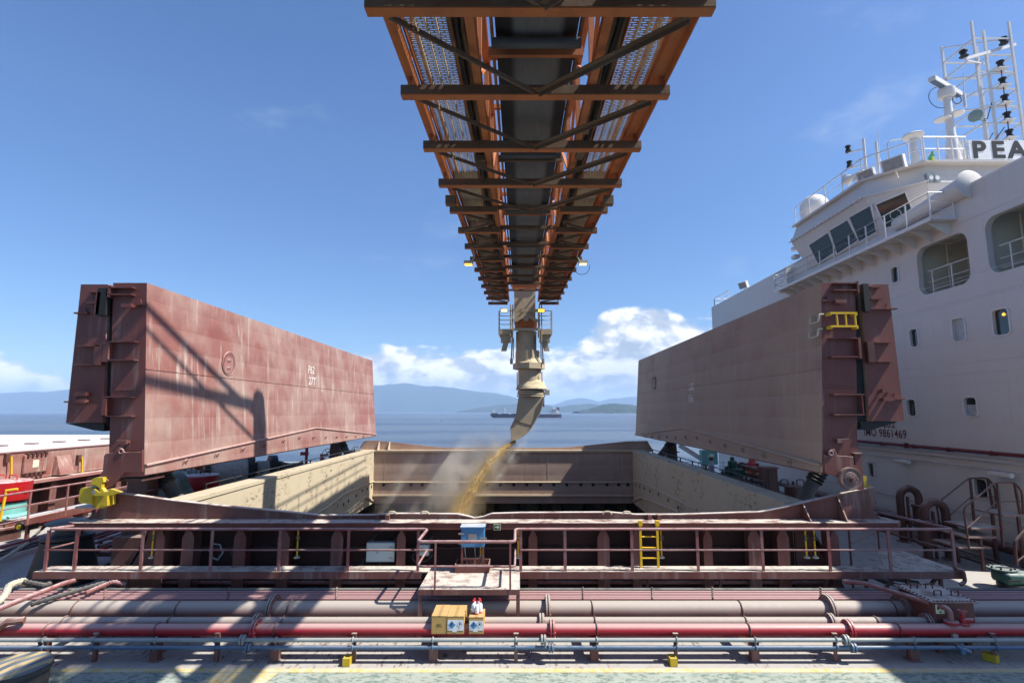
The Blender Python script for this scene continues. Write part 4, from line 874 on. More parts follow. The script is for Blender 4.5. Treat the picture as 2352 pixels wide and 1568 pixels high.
# cardboard cartons
def carton(x0, x1, y0, y1, z0, z1, label, lab):
    t = thing('cardboard_box', label, 'cardboard box', ((x0 + x1) / 2, (y0 + y1) / 2, z0), 'cardboard boxes on the red pipe')
    m = MB(); m.box(x0, x1, y0, y1, z0, z1); m.build('carton', MT['card'], t, bevel=.006)
    cx = (x0 + x1) / 2
    for a, b in ((x0, cx - .004), (cx + .004, x1)): m = MB(); m.box(a, b, y0 - .003, y1 + .003, z1 + .002, z1 + .008); m.build('flap', MT['card'], t)
    m = MB(); m.box(cx - .03, cx + .03, y0 - .004, y1 + .004, z1 + .009, z1 + .011); m.build('tape', paint('packing_tape', (.42, .25, .08), dust=.2, rough=.25, bump=0), t)
    if lab:
        m = MB(); m.prism([(x0 + .01, y0 - .004, z1 - .06), (x1 - .01, y0 - .004, z1 - .06), (x1 - .01, y0 - .004, z0 + .07), (cx + .03, y0 - .004, z0 + .07), (cx + .03, y0 - .004, z0 + .04), (cx - .06, y0 - .004, z0 + .04), (cx - .06, y0 - .004, z0 + .07), (x0 + .01, y0 - .004, z0 + .07)], (0, .002, 0)); l = m.build('label', MT['label'], t)
        c = V((x0 + .095, y0 - .0055, (z0 + z1) / 2 + .01)); m = MB(); m.prism([c + V((-.075, 0, 0)), c + V((0, 0, -.075)), c + V((.075, 0, 0)), c + V((0, 0, .075))], (0, .001, 0)); m.build('hazard_diamond', MT['labelblue'], l)
        m = MB(); m.lathe([(.012, 0), (.014, .02), (.014, .045), (.006, .055), (.006, .06)], c + V((0, -.0005, -.005)), n=8); m.build('cylinder_symbol', MT['ink'], l)
        c = V((x1 - .085, y0 - .0055, (z0 + z1) / 2 + .02)); m = MB(); [m.bar(c + V((ax, 0, az)), c + V((bx, 0, bz)), .001, .004, (0, 1, 0)) for ax, az, bx, bz in ((-.06, 0, 0, -.06), (0, -.06, .06, 0), (.06, 0, 0, .06), (0, .06, -.06, 0))]; m.build('hazard_outline', MT['redink'], l)
        m = MB(); m.box(c.x - .012, c.x + .012, y0 - .0065, y0 - .0055, c.z - .01, c.z + .025); m.build('hazard_symbol', MT['ink'], l)
    else:
        for k, w in enumerate((.12, .08, .1)):
            m = MB(); m.box(x0 + .1, x0 + .1 + w, y0 - .004, y0 - .003, z0 + .14 + k * .022, z0 + .148 + k * .022); m.build('print_line', MT['ink'], t)
    return t
bz0 = 1.065
a, b, c = fx(991, 11.15, 1430), fx(1027, 11.15, 1430), fx(1066, 11.15, 1430)
carton(a, b - .006, 11.15, 11.76, bz0 - .158, bz0 + .175, 'plain brown cardboard box, leftmost of the three by the platform leg', False)
carton(b, c, 11.145, 11.76, bz0 - .158, bz0 + .171, 'brown cardboard box with white hazard label, tight against the plain box', True)
a, b = fx(1077, 11.15, 1430), fx(1111, 11.15, 1430); carton(a, b, 11.15, 11.60, bz0 - .158, bz0 + .152, 'brown cardboard box with white hazard label carrying the white bottles', True)
bt = None; z = bz0 + .164
for k, (u, y, lb) in enumerate(((1090, 11.46, 'white bottle with red cap, left one of the back row'), (1101, 11.48, 'white bottle with red cap, right one of the back row'), (1087.5, 11.37, 'white bottle with red cap at the left front of the group'), (1103.5, 11.38, 'white bottle with red cap at the right front of the group'), (1095.5, 11.30, 'white bottle with red cap standing nearest in the middle'))):
    x = fx(u, y, 1400)
    if bt is None:
        bt = thing('bottle', lb, 'bottle', (x, y, z), 'white bottles with red caps on a cardboard box')
        m = MB(); m.lathe([(.036, 0), (.04, .008), (.04, .15), (.03, .175), (.016, .19), (.016, .205)], (x, y, z), n=18); m.build('bottle_body', MT['bottle'], bt)
        m = MB(); m.lathe([(.021, .205), (.022, .21), (.022, .245), (.016, .25)], (x, y, z), n=14); m.build('cap', MT['capred'], bt)
        m = MB(); m.lathe([(.0405, .03), (.0408, .031), (.0408, .125), (.0405, .126)], (x, y, z), n=18); m.build('label', MT['label'], bt)
        m = MB(); m.lathe([(.0412, .0), (.0412, .022)], (x, y, z), n=18); m.build('base_band', MT['capred'], bt)
    else: dup(bt, (x, y, z), lb, rz=k * .7)
# brown valve tank straddling the pipes
vt = thing('valve_tank', 'large maroon box with bolted lid and four handles straddling the pipes at right', 'tank', (9, 12, DZ))
x0, x1 = fx(2150, 11.42, 1440), fx(2243, 11.42, 1440)
m = MB(); m.box(x0, x1, 11.44, 12.42, .63, 1.41); m.build('tank_body', MT['red'], vt)
m = MB(); m.box(x0 - .07, x1 + .07, 11.37, 12.5, 1.412, 1.433); lid = m.build('lid', MT['step'], vt)
for k in range(12):
    for y in (11.405, 12.46): m = MB(); x = x0 + (x1 - x0) * k / 11; m.cyl((x, y, 1.433), (x, y, 1.457), .02, n=6); m.build('bolt', MT['red'], lid)
for k in range(1, 10):
    for x in (x0 - .035, x1 + .035): m = MB(); y = 11.405 + (12.46 - 11.405) * k / 10; m.cyl((x, y, 1.433), (x, y, 1.457), .02, n=6); m.build('bolt', MT['red'], lid)
for fxx, yy in ((.22, 12.2), (.62, 12.2), (.42, 11.75), (.86, 11.75)):
    x = x0 + (x1 - x0) * fxx; m = MB(); m.tube(rounded([(x - .075, yy, 1.43), (x - .075, yy, 1.54), (x + .075, yy, 1.54), (x + .075, yy, 1.43)], .03, 3), .014, 6); m.build('handle', MT['reddark'], lid)
for x in (x0 + .12, x1 - .1): m = MB(); m.box(x - .05, x + .05, 11.5, 11.6, DZ, .629); m.build('leg', MT['red'], vt)
m = MB(); m.box(x0 + .04, x0 + .21, 11.428, 11.439, 1.19, 1.365); sgn = m.build('sign', MT['signpale'], vt)
m = MB(); c = V((x0 + .125, 11.426, 1.285)); m.prism([c + V((-.06, 0, .045)), c + V((-.06, 0, -.03)), c + V((0, 0, .008))], (0, -.002, 0)); m.prism([c + V((.06, 0, .045)), c + V((.06, 0, -.03)), c + V((0, 0, .008))], (0, -.002, 0)); m.build('valve_symbol', MT['redink'], sgn)
m = MB(); m.box(c.x - .02, c.x + .02, 11.424, 11.427, c.z - .075, c.z - .05); m.build('valve_digit', MT['ink'], sgn)
# hydrant valve on the fire pipe and the slanting pipe that joins it
hv = thing('hydrant_valve', 'red handwheel valve on the fire pipe in front of the maroon tank', 'valve', (7.5, 11.28, 1.0))
x = fx(2135, 12.2, 1425); m = MB(); m.cyl((x, 11.28, 1.03), (x, 11.28, 1.14), .065, n=16); m.cyl((x, 11.28, 1.14), (x, 11.28, 1.25), .042, n=12); m.cyl((x + .0, 11.28, 1.12), (x + .15, 11.2, 1.14), .05, n=12); m.build('valve_body', MT['firepipe'], hv)
m = MB(); m.lathe([(.11, 0), (.11, .03)], (x, 11.28, 1.04), n=20); m.build('flange', MT['firepipe'], hv)
m = MB(); m.ring((x, 11.28, 1.30), (0, 0, 1), .07, .012, 20, 6); [m.bar((x, 11.28, 1.30), (x + .07 * cos(a), 11.28 + .07 * sin(a), 1.30), .012, .012) for a in (0, 2.1, 4.2)]; m.cyl((x, 11.28, 1.24), (x, 11.28, 1.30), .012, n=6); m.build('handwheel', MT['firepipe'], hv)
sp = thing('branch_pipe', 'slanting maroon branch pipe dropping onto the fire pipe left of the tank', 'pipe', (7.3, 11.28, 1.0))
x = fx(2110, 12.2, 1425); m = MB(); m.tube(rounded([(x, 11.28, 1.05), (x, 11.28, 1.34), hy(1985, 1338, 12.7), hy(1940, 1335, 13.1)], .16, 6), .05, 12); m.build('pipe_barrel', MT['rail'], sp)
m = MB(); m.lathe([(.13, 0), (.13, .025), (.06, .026), (.06, .03), (.13, .031), (.13, .055)], (x, 11.28, 1.05), n=20); m.build('flange', MT['firepipe'], sp)
gv = thing('drain_valve', 'small blue and grey drain valve on the blue pipe at right', 'valve', (8, 11.05, .68))
x = fx(2130, 11.95, 1485); m = MB(); m.cyl((x - .1, 11.03, .73), (x + .13, 10.98, .64), .042, n=10); m.cyl((x, 11.03, .77), (x, 11.0, .6), .046, n=10); m.build('valve_body', MT['bluepipe'], gv)
m = MB(); m.cyl((x - .02, 11.15, .79), (x - .02, 11.15, .93), .02, n=8); m.lathe([(.065, 0), (.065, .05)], (x - .02, 11.15, .86), n=14); m.build('drain_cock', MT['steel'], gv)
# ================================================================ SUPERSTRUCTURE
XF = 16.3
K = XF / 14.5
ss_ = thing('superstructure', 'tall white ship superstructure with bridge and two deck openings at right', 'superstructure', (XF + 3, 26, 0))
def fz(u, v): p = hx(u, v, XF); return p.y, p.z
YE = fz(1634, 705)[0]                                   # far end
ZTOP = 13.98
ZTN = 13.42
YB = 16.62                                              # near end of the house below the wing
ZW = 9.6                                                # underside of the bridge wing
def rrect(y0, y1, z0, z1, r, n=5):
    """corner-rounded loop in the facade plane, counter-clockwise in (y, z)"""
    out = []
    for cy_, cz_, a in ((y1 - r, z1 - r, 0), (y0 + r, z1 - r, pi / 2), (y0 + r, z0 + r, pi), (y1 - r, z0 + r, 1.5 * pi)):
        for k in range(n + 1): t = a + pi / 2 * k / n; out.append((cy_ + r * cos(t), cz_ + r * sin(t)))
    return out
holes = []      # (y0, y1, z0, z1, r, kind)
def win(u0, u1, v0, v1, kind): 
    a, za = fz(u0, v0); b, zb = fz(u1, v1); holes.append((min(a, b), max(a, b), min(za, zb), max(za, zb), kind)); return holes[-1]
def win2(uc, vc, w, h, kind, r=.12):
    y, z = fz(uc, vc); holes.append((y - w / 2, y + w / 2, z - h / 2, z + h / 2, r, kind))
y1, z1 = fz(2103, 575); y0, z0 = fz(2232, 648); zt = fz(2180, 543)[1]; zb_ = fz(2180, 662)[1]
holes.append((y0, y1, zb_, zt, .42, 'open'))
y1b = fz(2266, 560)[0]; holes.append((y1b - 3.6, y1b, zb_ + .05, zt + .1, .42, 'open'))
win2(2056, 631, .40, .66, 'w'); win2(2100, 776, .42, .72, 'w'); win2(2203, 757, .55, .84, 'blind'); win2(2300, 739, .58, .86, 'lit')
win2(2094, 936, .48, .66, 'w'); win2(2230, 934, .52, .66, 'half'); win2(2002, 1079, .42, .60, 'w'); win2(2254, 1121, .52, .62, 'w')
# facade sheet with its openings
ysl = sorted(set([8.2, YB, YE, 28.7, 21.3] + [h[0] for h in holes] + [h[1] for h in holes])); zsl = sorted(set([.0, ZW, 13.2, ZTOP, ZTN, 4, 7] + [h[2] for h in holes] + [h[3] for h in holes]))
fac = MB(); IDX = {}
def fv(y, z):
    k = (round(y, 4), round(z, 4))
    if k not in IDX: IDX[k] = len(fac.v); fac.v.append(V((XF, y, z)))
    return IDX[k]
for a, b in zip(ysl, ysl[1:]):
    for c, d in zip(zsl, zsl[1:]):
        if b <= YB + 1e-6 and d <= ZW + 1e-6: continue
        my, mz = (a + b) / 2, (c + d) / 2
        if any(h[0] < my < h[1] and h[2] < mz < h[3] for h in holes): continue
        if my < 21.3 and mz > ZTN: continue
        if 21.3 < my < 28.7 and mz > 13.2: continue
        fac.f.append([fv(a, c), fv(a, d), fv(b, d), fv(b, c)]); fac.mi.append(0)
for (a, b, c, d, r, kind) in holes:
    lp = rrect(a, b, c, d, r); n = len(lp); q = n // 4
    for ci, (yy, zz) in enumerate(((b, d), (a, d), (a, c), (b, c))):
        base = len(fac.v); fac.v += [V((XF, yy, zz))] + [V((XF, y, z)) for y, z in lp[ci * q:(ci + 1) * q]]
        for k in range(q - 1): fac.f.append([base, base + 1 + k, base + 2 + k]); fac.mi.append(0)
    dp = .22 if kind == 'open' else .09
    base = len(fac.v); fac.v += [V((XF, y, z)) for y, z in lp] + [V((XF + dp, y, z)) for y, z in lp]
    for k in range(n): fac.f.append([base + k, base + (k + 1) % n, base + n + (k + 1) % n, base + n + k]); fac.mi.append(0)
fac.build('front_wall', MT['white'], ss_, normals=False)
m = MB(); m.quad((XF, YB, 0), (XF + 12, YB, 0), (XF + 12, YB, ZW), (XF, YB, ZW)); m.quad((XF, YE, 0), (XF + 12, YE, 0), (XF + 12, YE, 13.0), (XF, YE, 13.0)); m.build('side_wall', MT['white'], ss_, normals=False)
XWB = XF + 3.0                                          # back of the open wing
m = MB(); m.quad((XF, 8.2, ZW), (XWB, 8.2, ZW), (XWB, YB, ZW), (XF, YB, ZW)); m.build('wing_underside', MT['white'], ss_, normals=False)
m = MB(); m.box(XF + .05, XF + 12, YB + .05, YE - .05, 12.9, 12.96); m.box(XF + .05, XWB, 8.2, YB, 12.9, 12.96); m.build('bridge_deck', MT['white'], ss_)
m = MB(); m.box(XF + .0, XF + .06, 8.2, 21.3, ZTN + .002, ZTN + .05); m.build('parapet_cap', MT['whitemetal'], ss_)
m = MB(); m.box(XF + .0, XF + .06, 28.7, YE, ZTOP + .002, ZTOP + .05); m.build('parapet_cap', MT['whitemetal'], ss_)
m = MB(); m.quad((XF + 12, YB, 0), (XF + 12, YE, 0), (XF + 12, YE, 12.9), (XF + 12, YB, 12.9)); m.build('back_wall', MT['white'], ss_, normals=False)
# open side decks behind the two big openings
for h, nm in ((holes[0], 0), (holes[1], 1)):
    a, b, c, d = h[:4]; m = MB(); X1 = XF + (2.3 if nm == 0 else 2.8); ya, yb = a - .25, b + .25; zc, zd2 = c - .25, d + .35
    m.quad((X1, ya, zc), (X1, yb, zc), (X1, yb, zd2), (X1, ya, zd2)); m.quad((XF + .22, yb, zc), (X1, yb, zc), (X1, yb, zd2), (XF + .22, yb, zd2)); m.quad((XF + .22, ya, zc), (X1, ya, zc), (X1, ya, zd2), (XF + .22, ya, zd2))
    m.quad((XF + .22, ya, zc), (X1, ya, zc), (X1, yb, zc), (XF + .22, yb, zc)); m.quad((XF + .22, ya, zd2), (X1, ya, zd2), (X1, yb, zd2), (XF + .22, yb, zd2)); m.build('side_deck', MT['whitein'], ss_, normals=False)
    for k in range(3): m = MB(); y = ya + (yb - ya) * (k + .5) / 3; m.box(XF + .23, X1 - .01, y - .04, y + .04, zd2 - .16, zd2 - .002); m.build('deck_beam', MT['whitein'], ss_)
    z1, z2 = c + .55, c + 1.0
    rl = MB(); [rl.tube([(XF + .3, a + .15, z), (XF + .3, b - .15, z)], .022 if z == z2 else .014, 6) for z in (c + .22, z1, z2)]
    y = a + .2
    while y < b: rl.box(XF + .28, XF + .32, y - .02, y + .02, c - .2, z2); y += .95
    rl.build('railing', MT['whitemetal'], ss_)
    m = MB(); m.box(XF + .9, XF + 1.5, (a + b) / 2 - .2, (a + b) / 2 + .5, d + .02, d + .10); m.build('ceiling_lamp', MT['lens'], ss_)
    m = MB(); m.tube([(XF + 1.2, b - .1, d + .2), (XF + 1.2, b - .1, c)], .03, 6); m.build('pipe', MT['whitein'], ss_)
m = MB(); h = holes[1]; m.box(XF + 1.8, XF + 2.5, h[1] - 1.6, h[1] - .9, h[2] - .2, h[2] + .5); m.build('hose_box', MT['ventred'], ss_)
m = MB(); m.tube([(XF + 1.3, h[1] - .6, h[3] + .0), (XF + 1.3, h[0], h[3] + .0)], .05, 8); m.tube([(XF + 1.3, h[1] - 1.8, h[3]), (XF + 1.9, h[1] - 1.8, h[3]), (XF + 2.2, h[1] - 1.8, h[2])], .045, 8); m.build('red_pipe', MT['redink'], ss_)
# windows
for (a, b, c, d, r, kind) in holes[2:]:
    lp = rrect(a, b, c, d, r); n = len(lp)
    m = MB(); lo = rrect(a - .05, b + .05, c - .05, d + .05, r + .05)
    m.add([(XF - .004, y, z) for y, z in lo] + [(XF - .035, y, z) for y, z in lo] + [(XF - .035, y, z) for y, z in lp] + [(XF - .004, y, z) for y, z in lp], [(k + s * n, (k + 1) % n + s * n, (k + 1) % n + (s + 1) * n, k + (s + 1) * n) for s in range(3) for k in range(n)])
    w = m.build('window', MT['whitemetal'], ss_)
    m = MB(); m.add([(XF + .085, y, z) for y, z in lp] + [(XF + .1, y, z) for y, z in lp], [tuple(range(n)), tuple(range(2 * n - 1, n - 1, -1))]); m.build('pane', MT['blind'] if kind == 'blind' else MT['windowdark'], w, normals=False)
    if kind == 'half': m = MB(); m.box(XF + .075, XF + .083, a + .02, b - .02, c + .02, c + (d - c) * .62); m.build('blind', MT['blind'], w)
    if kind == 'lit': m = MB(); m.lathe([(.03, 0), (.045, .04), (.02, .08)], (XF + .06, (a + b) / 2 - .05, d - .22), n=10); m.build('lamp', MT['lampwarm'], w)
    if kind == 'w' and d - c < .65: m = MB(); m.box(XF - .12, XF - .036, a - .06, b + .06, d + .07, d + .09); m.build('eyebrow', MT['whitemetal'], w)
# plating seams
def seam(p0, p1, w=.02, mat='seam'):
    (ya, za), (yb, zb) = fz(*p0), fz(*p1); m = MB(); z = (za + zb) / 2
    m.box(XF - .008, XF - .001, 8.3 if z > ZW else YB, YE, z - w / 2, z + w / 2); m.build('weld_seam', MT[mat], ss_)
MT['seam'] = paint('weld_seam_paint', (.55, .53, .54), dust=.2, grime=.2, bump=0)
seam((2110, 718), (2110, 718)); seam((2352, 450), (2352, 450)); seam((2200, 690), (2200, 690), .012); seam((2090, 868), (2090, 868), .025); seam((2200, 835), (2200, 835), .012); seam((2300, 610), (2300, 610), .01)
# fire main on the facade, ledge pipes, lamps
yz = fz(1972, 1012); zr = yz[1]; m = MB(); m.tube([(XF - .22, YB + .1, zr), (XF - .22, 38, zr)], .062, 12); rp = m.build('red_pipe', MT['redink'], ss_)
for u in (2037, 2110, 2190, 2290): y = fz(u, 1020)[0]; m = MB(); m.box(XF - .29, XF - .001, y - .02, y + .02, zr - .09, zr - .063); m.ring((XF - .22, y, zr), (0, 1, 0), .07, .012, 16, 6); m.build('pipe_bracket', MT['redink'], rp)
y = fz(2093, 1018)[0]; m = MB(); m.cyl((XF - .22, y - .05, zr), (XF - .22, y + .05, zr), .11, n=18); m.build('flange', MT['redink'], rp)
for v, r in ((1050, .025), (1041, .02), (1066, .02), (1168, .02)):
    z = fz(2200, v)[1]; m = MB(); m.tube([(XF - .10, YB + .1, z), (XF - .10, 30, z)], r, 8)
    for y in (17.6, 19.4, 21.2, 23.0): m.box(XF - .12, XF - .001, y - .015, y + .015, z - .05, z - .02)
    m.build('conduit', MT['white'], ss_)
for u, v in ((2083, 1057), (2312, 1087)):
    y, z = fz(u, v); m = MB(); m.box(XF - .32, XF - .16, y - .45, y + .38, z - .05, z + .05); m.prism([(XF - .32, y - .45, z - .05), (XF - .16, y - .45, z - .05), (XF - .2, y - .45, z - .10), (XF - .28, y - .45, z - .1)], (0, .83, 0)); l = m.build('wall_lamp', MT['whitemetal'], ss_)
    m = MB(); m.bar((XF - .2, y, z + .06), (XF, y, z + .06), .04, .03); m.build('lamp_arm', MT['whitemetal'], l)
# ship's numbers
(ya, za), (yb, zb) = fz(2026, 973), fz(2031, 995)
text('OFF. 19282', .50, (XF - .006, ya + .42, za), (0, -1, 0), (0, 0, 1), MT['redink'], ss_, bold=.012, stretch=.95, gap=1.12)
text('IMO 9861469', .50, (XF - .006, yb, zb), (0, -1, 0), (0, 0, 1), MT['redink'], ss_, bold=.012, stretch=.92, gap=1.08)

# ---- bridge (wheelhouse)
B = [V((XF - .05, 28.7, 13.2)), V((XF - .05, 22.6, 13.2)), V((XF + 1.15, 21.35, 13.2)), V((XF + 6, 21.35, 13.2))]
T = [V((XF - .75, 29.1, 14.85)), V((XF - .75, 22.7, 14.85)), V((XF + .85, 21.05, 14.85)), V((XF + 6, 21.05, 14.85))]
R_ = [V((XF - .5, 28.9, 15.68)), V((XF - .5, 22.85, 15.68)), V((XF + .95, 21.3, 15.68)), V((XF + 6, 21.3, 15.68))]
m = MB()
for A_, B_ in ((B, T), (T, R_)):
    for i in range(3): m.quad(A_[i], A_[i + 1], B_[i + 1], B_[i])
m.quad(B[0], T[0], V((XF + 6, 29.1, 14.85)), V((XF + 6, 28.7, 13.2))); m.quad(T[0], R_[0], V((XF + 6, 28.9, 15.68)), V((XF + 6, 29.1, 14.85)))
m.build('bridge_wall', MT['white'], ss_, normals=False)
E0, E1, E2, E3 = V((XF - .72, 29.0, 15.69)), V((XF - .72, 22.9, 15.69)), V((XF + .75, 20.95, 15.69)), V((XF + 7, 20.95, 15.69))
m = MB(); m.prism([E0, E1, E2, E3, V((XF + 7, 29.0, 15.69))], (0, 0, .1)); m.build('bridge_roof', MT['white'], ss_)
def bwin(quad, i, mat='windowdark'):
    n = (B[i + 1] - B[i]).cross(T[i] - B[i]).normalized(); p0 = B[i]
    if n.dot(p0 - EYEP) > 0: n = -n
    q = [hp(u, v, p0, n) for u, v in quad]
    m = MB()
    for a, b in zip(q, q[1:] + q[:1]): m.bar(a + n * .02, b + n * .02, .07, .05, n)
    w = m.build('bridge_window', MT['whitemetal'], ss_); m = MB(); m.prism([a + n * .006 for a in q], n * .014); m.build('pane', MT['glass'], w); return w, q, n
bwin([(1858, 562), (1903, 532), (1922, 577), (1880, 606)], 0); bwin([(1906, 528), (1948, 503), (1973, 552), (1924, 584)], 0); bwin([(1951, 498), (2001, 470), (2016, 532), (1975, 556)], 0)
w4, q4, n4 = bwin([(2010, 470), (2080, 440), (2106, 505), (2034, 525)], 1)
c = (q4[0] + q4[1] + q4[2] + q4[3]) / 4 - V((0, 0, .15)); m = MB(); m.ring(c + n4 * .04, n4, .2, .012, 24, 6); m.build('clear_view_screen', MT['whitemetal'], w4)
m = MB(); m.quad(B[0] + V((1.2, .01, .25)), B[0] + V((.2, .01, .25)), T[0] + V((.3, -.03, -.35)), T[0] + V((1.3, -.03, -.35))); m.build('side_window', MT['glass'], ss_, normals=False)
# wiper rail along the brow
m = MB(); m.tube([T[0] + V((-.12, 0, -.0)), T[1] + V((-.12, -.05, -.0)), T[2] + V((-.05, -.12, -.0))], .03, 6)
for k in range(18): p = T[0].lerp(T[1], (k + .5) / 18) + V((-.06, 0, .02)); m.box(p.x - .06, p.x + .05, p.y - .04, p.y + .04, p.z - .06, p.z + .08)
m.build('wiper_rail', MT['whitemetal'], ss_)
# balcony under the bridge windows
XB_ = XF - 1.0
yA, yB_ = hx(1779, 664, XB_).y, hx(2138, 512, XB_).y; ZBAL = 12.42
m = MB(); m.box(XB_, XF - .003, yB_, yA, ZBAL - .03, ZBAL); m.box(XB_ - .02, XB_ - .001, yB_, yA, ZBAL - .09, ZBAL + .05); bal = m.build('balcony', MT['whitemetal'], ss_)
N_ = 14
for k in range(N_):
    y = yB_ + (yA - yB_) * (k + .4) / N_; m = MB(); m.prism([(XB_ + .04, y, ZBAL - .031), (XF - .002, y, ZBAL - .031), (XF - .002, y, ZBAL - .55), (XF - .15, y, ZBAL - .5)], (0, .02, 0)); m.build('bracket', MT['whitemetal'], bal)
m = MB(); y = yB_
while y < yA: m.bar((XB_ + .03, y, ZBAL - .04), (XF - .03, y, ZBAL - .04), .02, .016); y += .16
m.build('grating', MT['whitemetal'], bal)
def rail_run(pts, h, name, par, post=1.3, mids=(.5,), r=.028, mat='whitemetal', rp=.022):
    pts = [V(p) for p in pts]; up = V((0, 0, h)); m = MB(); m.tube([p + up for p in pts], r, 6)
    for f in mids: m.tube([p + up * f for p in pts], r * .65, 5)
    o = m.build(name, MT[mat], par)
    for a, b in zip(pts, pts[1:]):
        n = max(1, round((b - a).length / post))
        for k in range(n + (1 if b is pts[-1] else 0)):
            p = a.lerp(b, k / n); m = MB(); m.bar(p, p + up * .99, rp * 2, rp * 2); m.build('post', MT[mat], o)
    return o
rail_run([(XF - .1, yB_, ZBAL), (XB_ + .02, yB_, ZBAL), (XB_ + .02, yA, ZBAL), (XF - .1, yA, ZBAL)], 1.0, 'balcony_rail', bal, 1.15, (.33, .66))
# life ring area, wing screen tube, wing rail at far end
m = MB(); p0, p1 = hx(2050, 512, XF - .25), hx(2208, 420, XF - .25); m.tube([(XF - .05, p0.y, 13.22), (XF - .05, p1.y, 13.42)], [.27, .40], 18); m.lathe([(.40, 0), (.52, .12), (.5, .13)], (XF - .05, p1.y, 13.42), (0, -1, 0), 18); m.build('wind_deflector', MT['white'], ss_)
m = MB(); m.box(XF - .5, XF - .002, 30.35, 31.6, 12.45, 13.75); m.build('wing_locker', MT['whitemetal'], ss_)
rail_run([(XF + .2, YE - .2, ZTOP), (XF + .2, YE - 3.3, ZTOP)], .75, 'wing_rail', ss_, 2.0, (.5,))
rail_run([(XF + .2, YE - .2, ZTOP), (XF + 2.4, YE - .2, ZTOP)], .75, 'wing_rail', ss_, 2.0, (.5,))
def flood(p, d, label, s=1.0, par=ss_, mat='whitemetal'):
    p, d = V(p), V(d).normalized(); r = d.cross(V((0, 0, 1))).normalized(); u = r.cross(d); m = MB()
    m.obox(p, d * .09 * s, r * .3 * s, u * .2 * s); o = m.build('floodlight', MT[mat], par)
    m = MB(); m.obox(p + d * (.09 * s + .012), d * .008, r * .26 * s, u * .16 * s); m.build('lens', MT['lens'], o)
    m = MB(); m.bar(p - u * .2 * s, p - u * .45 * s + d * -.1, .05, .05, d); m.build('lamp_arm', MT[mat], o); return o
y, z = fz(1712, 672); flood((XF - .1, y, ZTOP + .35), (-1, -.4, -.4), '', 1.2)
flood(hx(2053, 377, XF - .3), (-1, -.6, -.35), '', 1.4); flood(hx(1990, 402, XF - .45), (-1, -.5, -.5), '', 1.2)
for v in (555, 575, 595): q = hx(1826, v - 5, XF - .45); m = MB(); m.box(q.x - .12, q.x + .2, q.y - .2, q.y + .2, q.z - .1, q.z + .1); m.bar(q, (XF - .2, 30, q.z), .05, .05); m.build('signal_lamp', MT['whitemetal'], ss_)
# rails on the compass deck
ZR = 15.8
rail_run([E0 + V((.15, -.2, .1)), E1 + V((.12, 0, .1)), E2 + V((.0, .1, .1))], 1.0, 'roof_rail', ss_, 1.6, (.5,), .03)
rail_run([E2 + V((.1, .1, .1)), E2 + V((1.9, .1, .1))], 1.05, 'roof_rail', ss_, .62, (.5,), .032)
rail_run([E2 + V((2.4, .8, .1)), E2 + V((1.0, 4.0, .1))], 1.3, 'roof_rail', ss_, 1.0, (.5,), .03)
# dome
p = hx(1871, 478, XF + .9); m = MB(); R0 = .78
m.lathe([(.62, -.75), (.74, -.5), (.78, -.1)] + [(R0 * cos(a), R0 * sin(a)) for a in [pi / 2 * k / 8 for k in range(1, 9)]], (p.x, p.y, p.z), n=28); m.cyl((p.x, p.y, ZR), (p.x, p.y, p.z - .74), .3, n=14); tag(m.build('satellite_dome', MT['whitemetal']), 'white satellite dome at the far end of the bridge roof', 'satellite dome')
# horn
p = hx(1945, 413, XF - .4); m = MB(); m.lathe([(.30, 0), (.2, .12), (.12, .3), (.07, .7), (.09, .72), (.09, .95)], p, (.25, -.9, .0), 18); m.box(p.x - .1, p.x + .6, p.y - 1.1, p.y - .6, p.z - .35, p.z - .1); tag(m.build('ship_horn', MT['whitemetal']), 'white trumpet shaped ship horn on the bridge front', 'horn')
# small lamp mast
sm = thing('light_mast', 'small white mast with two black signal lamps beside the floodlights', 'mast', hx(1990, 398, XF + .4))
p = hx(1990, 398, XF + .4)
for dx in (0, .35): m = MB(); m.cyl((p.x + dx, p.y - dx, ZR - .1), (p.x + dx, p.y - dx, p.z + 1.75 - dx), .06, n=8); m.build('pole', MT['whitemetal'], sm)
for dz in (1.35, .55):
    m = MB(); m.bar((p.x, p.y, p.z + dz - .12), (p.x - .55, p.y + .35, p.z + dz - .12), .05, .05); m.build('bracket', MT['whitemetal'], sm)
    m = MB(); m.lathe([(.13, -.1), (.13, .0), (.1, .02), (.1, .16), (.13, .18), (.13, .22)], (p.x - .55, p.y + .35, p.z + dz), n=14); m.build('signal_lamp', MT['black'], sm)
m = MB(); m.tube(rounded([(p.x + .7, p.y - .6, ZR), (p.x + .7, p.y - .6, p.z + 1.3), (p.x + 1.5, p.y - .8, p.z + 1.35), (p.x + 1.5, p.y - .8, ZR)], .2), .03, 6); m.build('hoop', MT['whitemetal'], sm)
for u, v0, v1, lb in ((2020, 372, 300, 'thin white whip antenna rising beside the small light mast'), (2215, 228, 165, 'thin whip antenna rising beside the radar scanner')):
    a = hx(u, v0, XF + 1.6); b = hx(u - 2, v1, XF + 1.6); m = MB(); m.cyl(a, b, .022, .008, 6); m.cyl(a - V((0, 0, .35)), a + V((0, 0, .2)), .05, n=8); tag(m.build('whip_antenna', MT['whitemetal']), lb, 'antenna')
# mushroom aerial
p = hy(2097, 372, 22.2); q = hy(2097, 312, 22.2); m = MB(); m.cyl((q.x, 22.2, ZR), (q.x, 22.2, q.z - .1), .15, n=14); m.lathe([(.12, -.16), (.40, -.06), (.42, .0), (.38, .04), (.05, .06)], (q.x, 22.2, q.z), n=24); tag(m.build('aerial_pedestal', MT['whitemetal']), 'white mushroom topped aerial pedestal at the bridge roof corner', 'aerial')
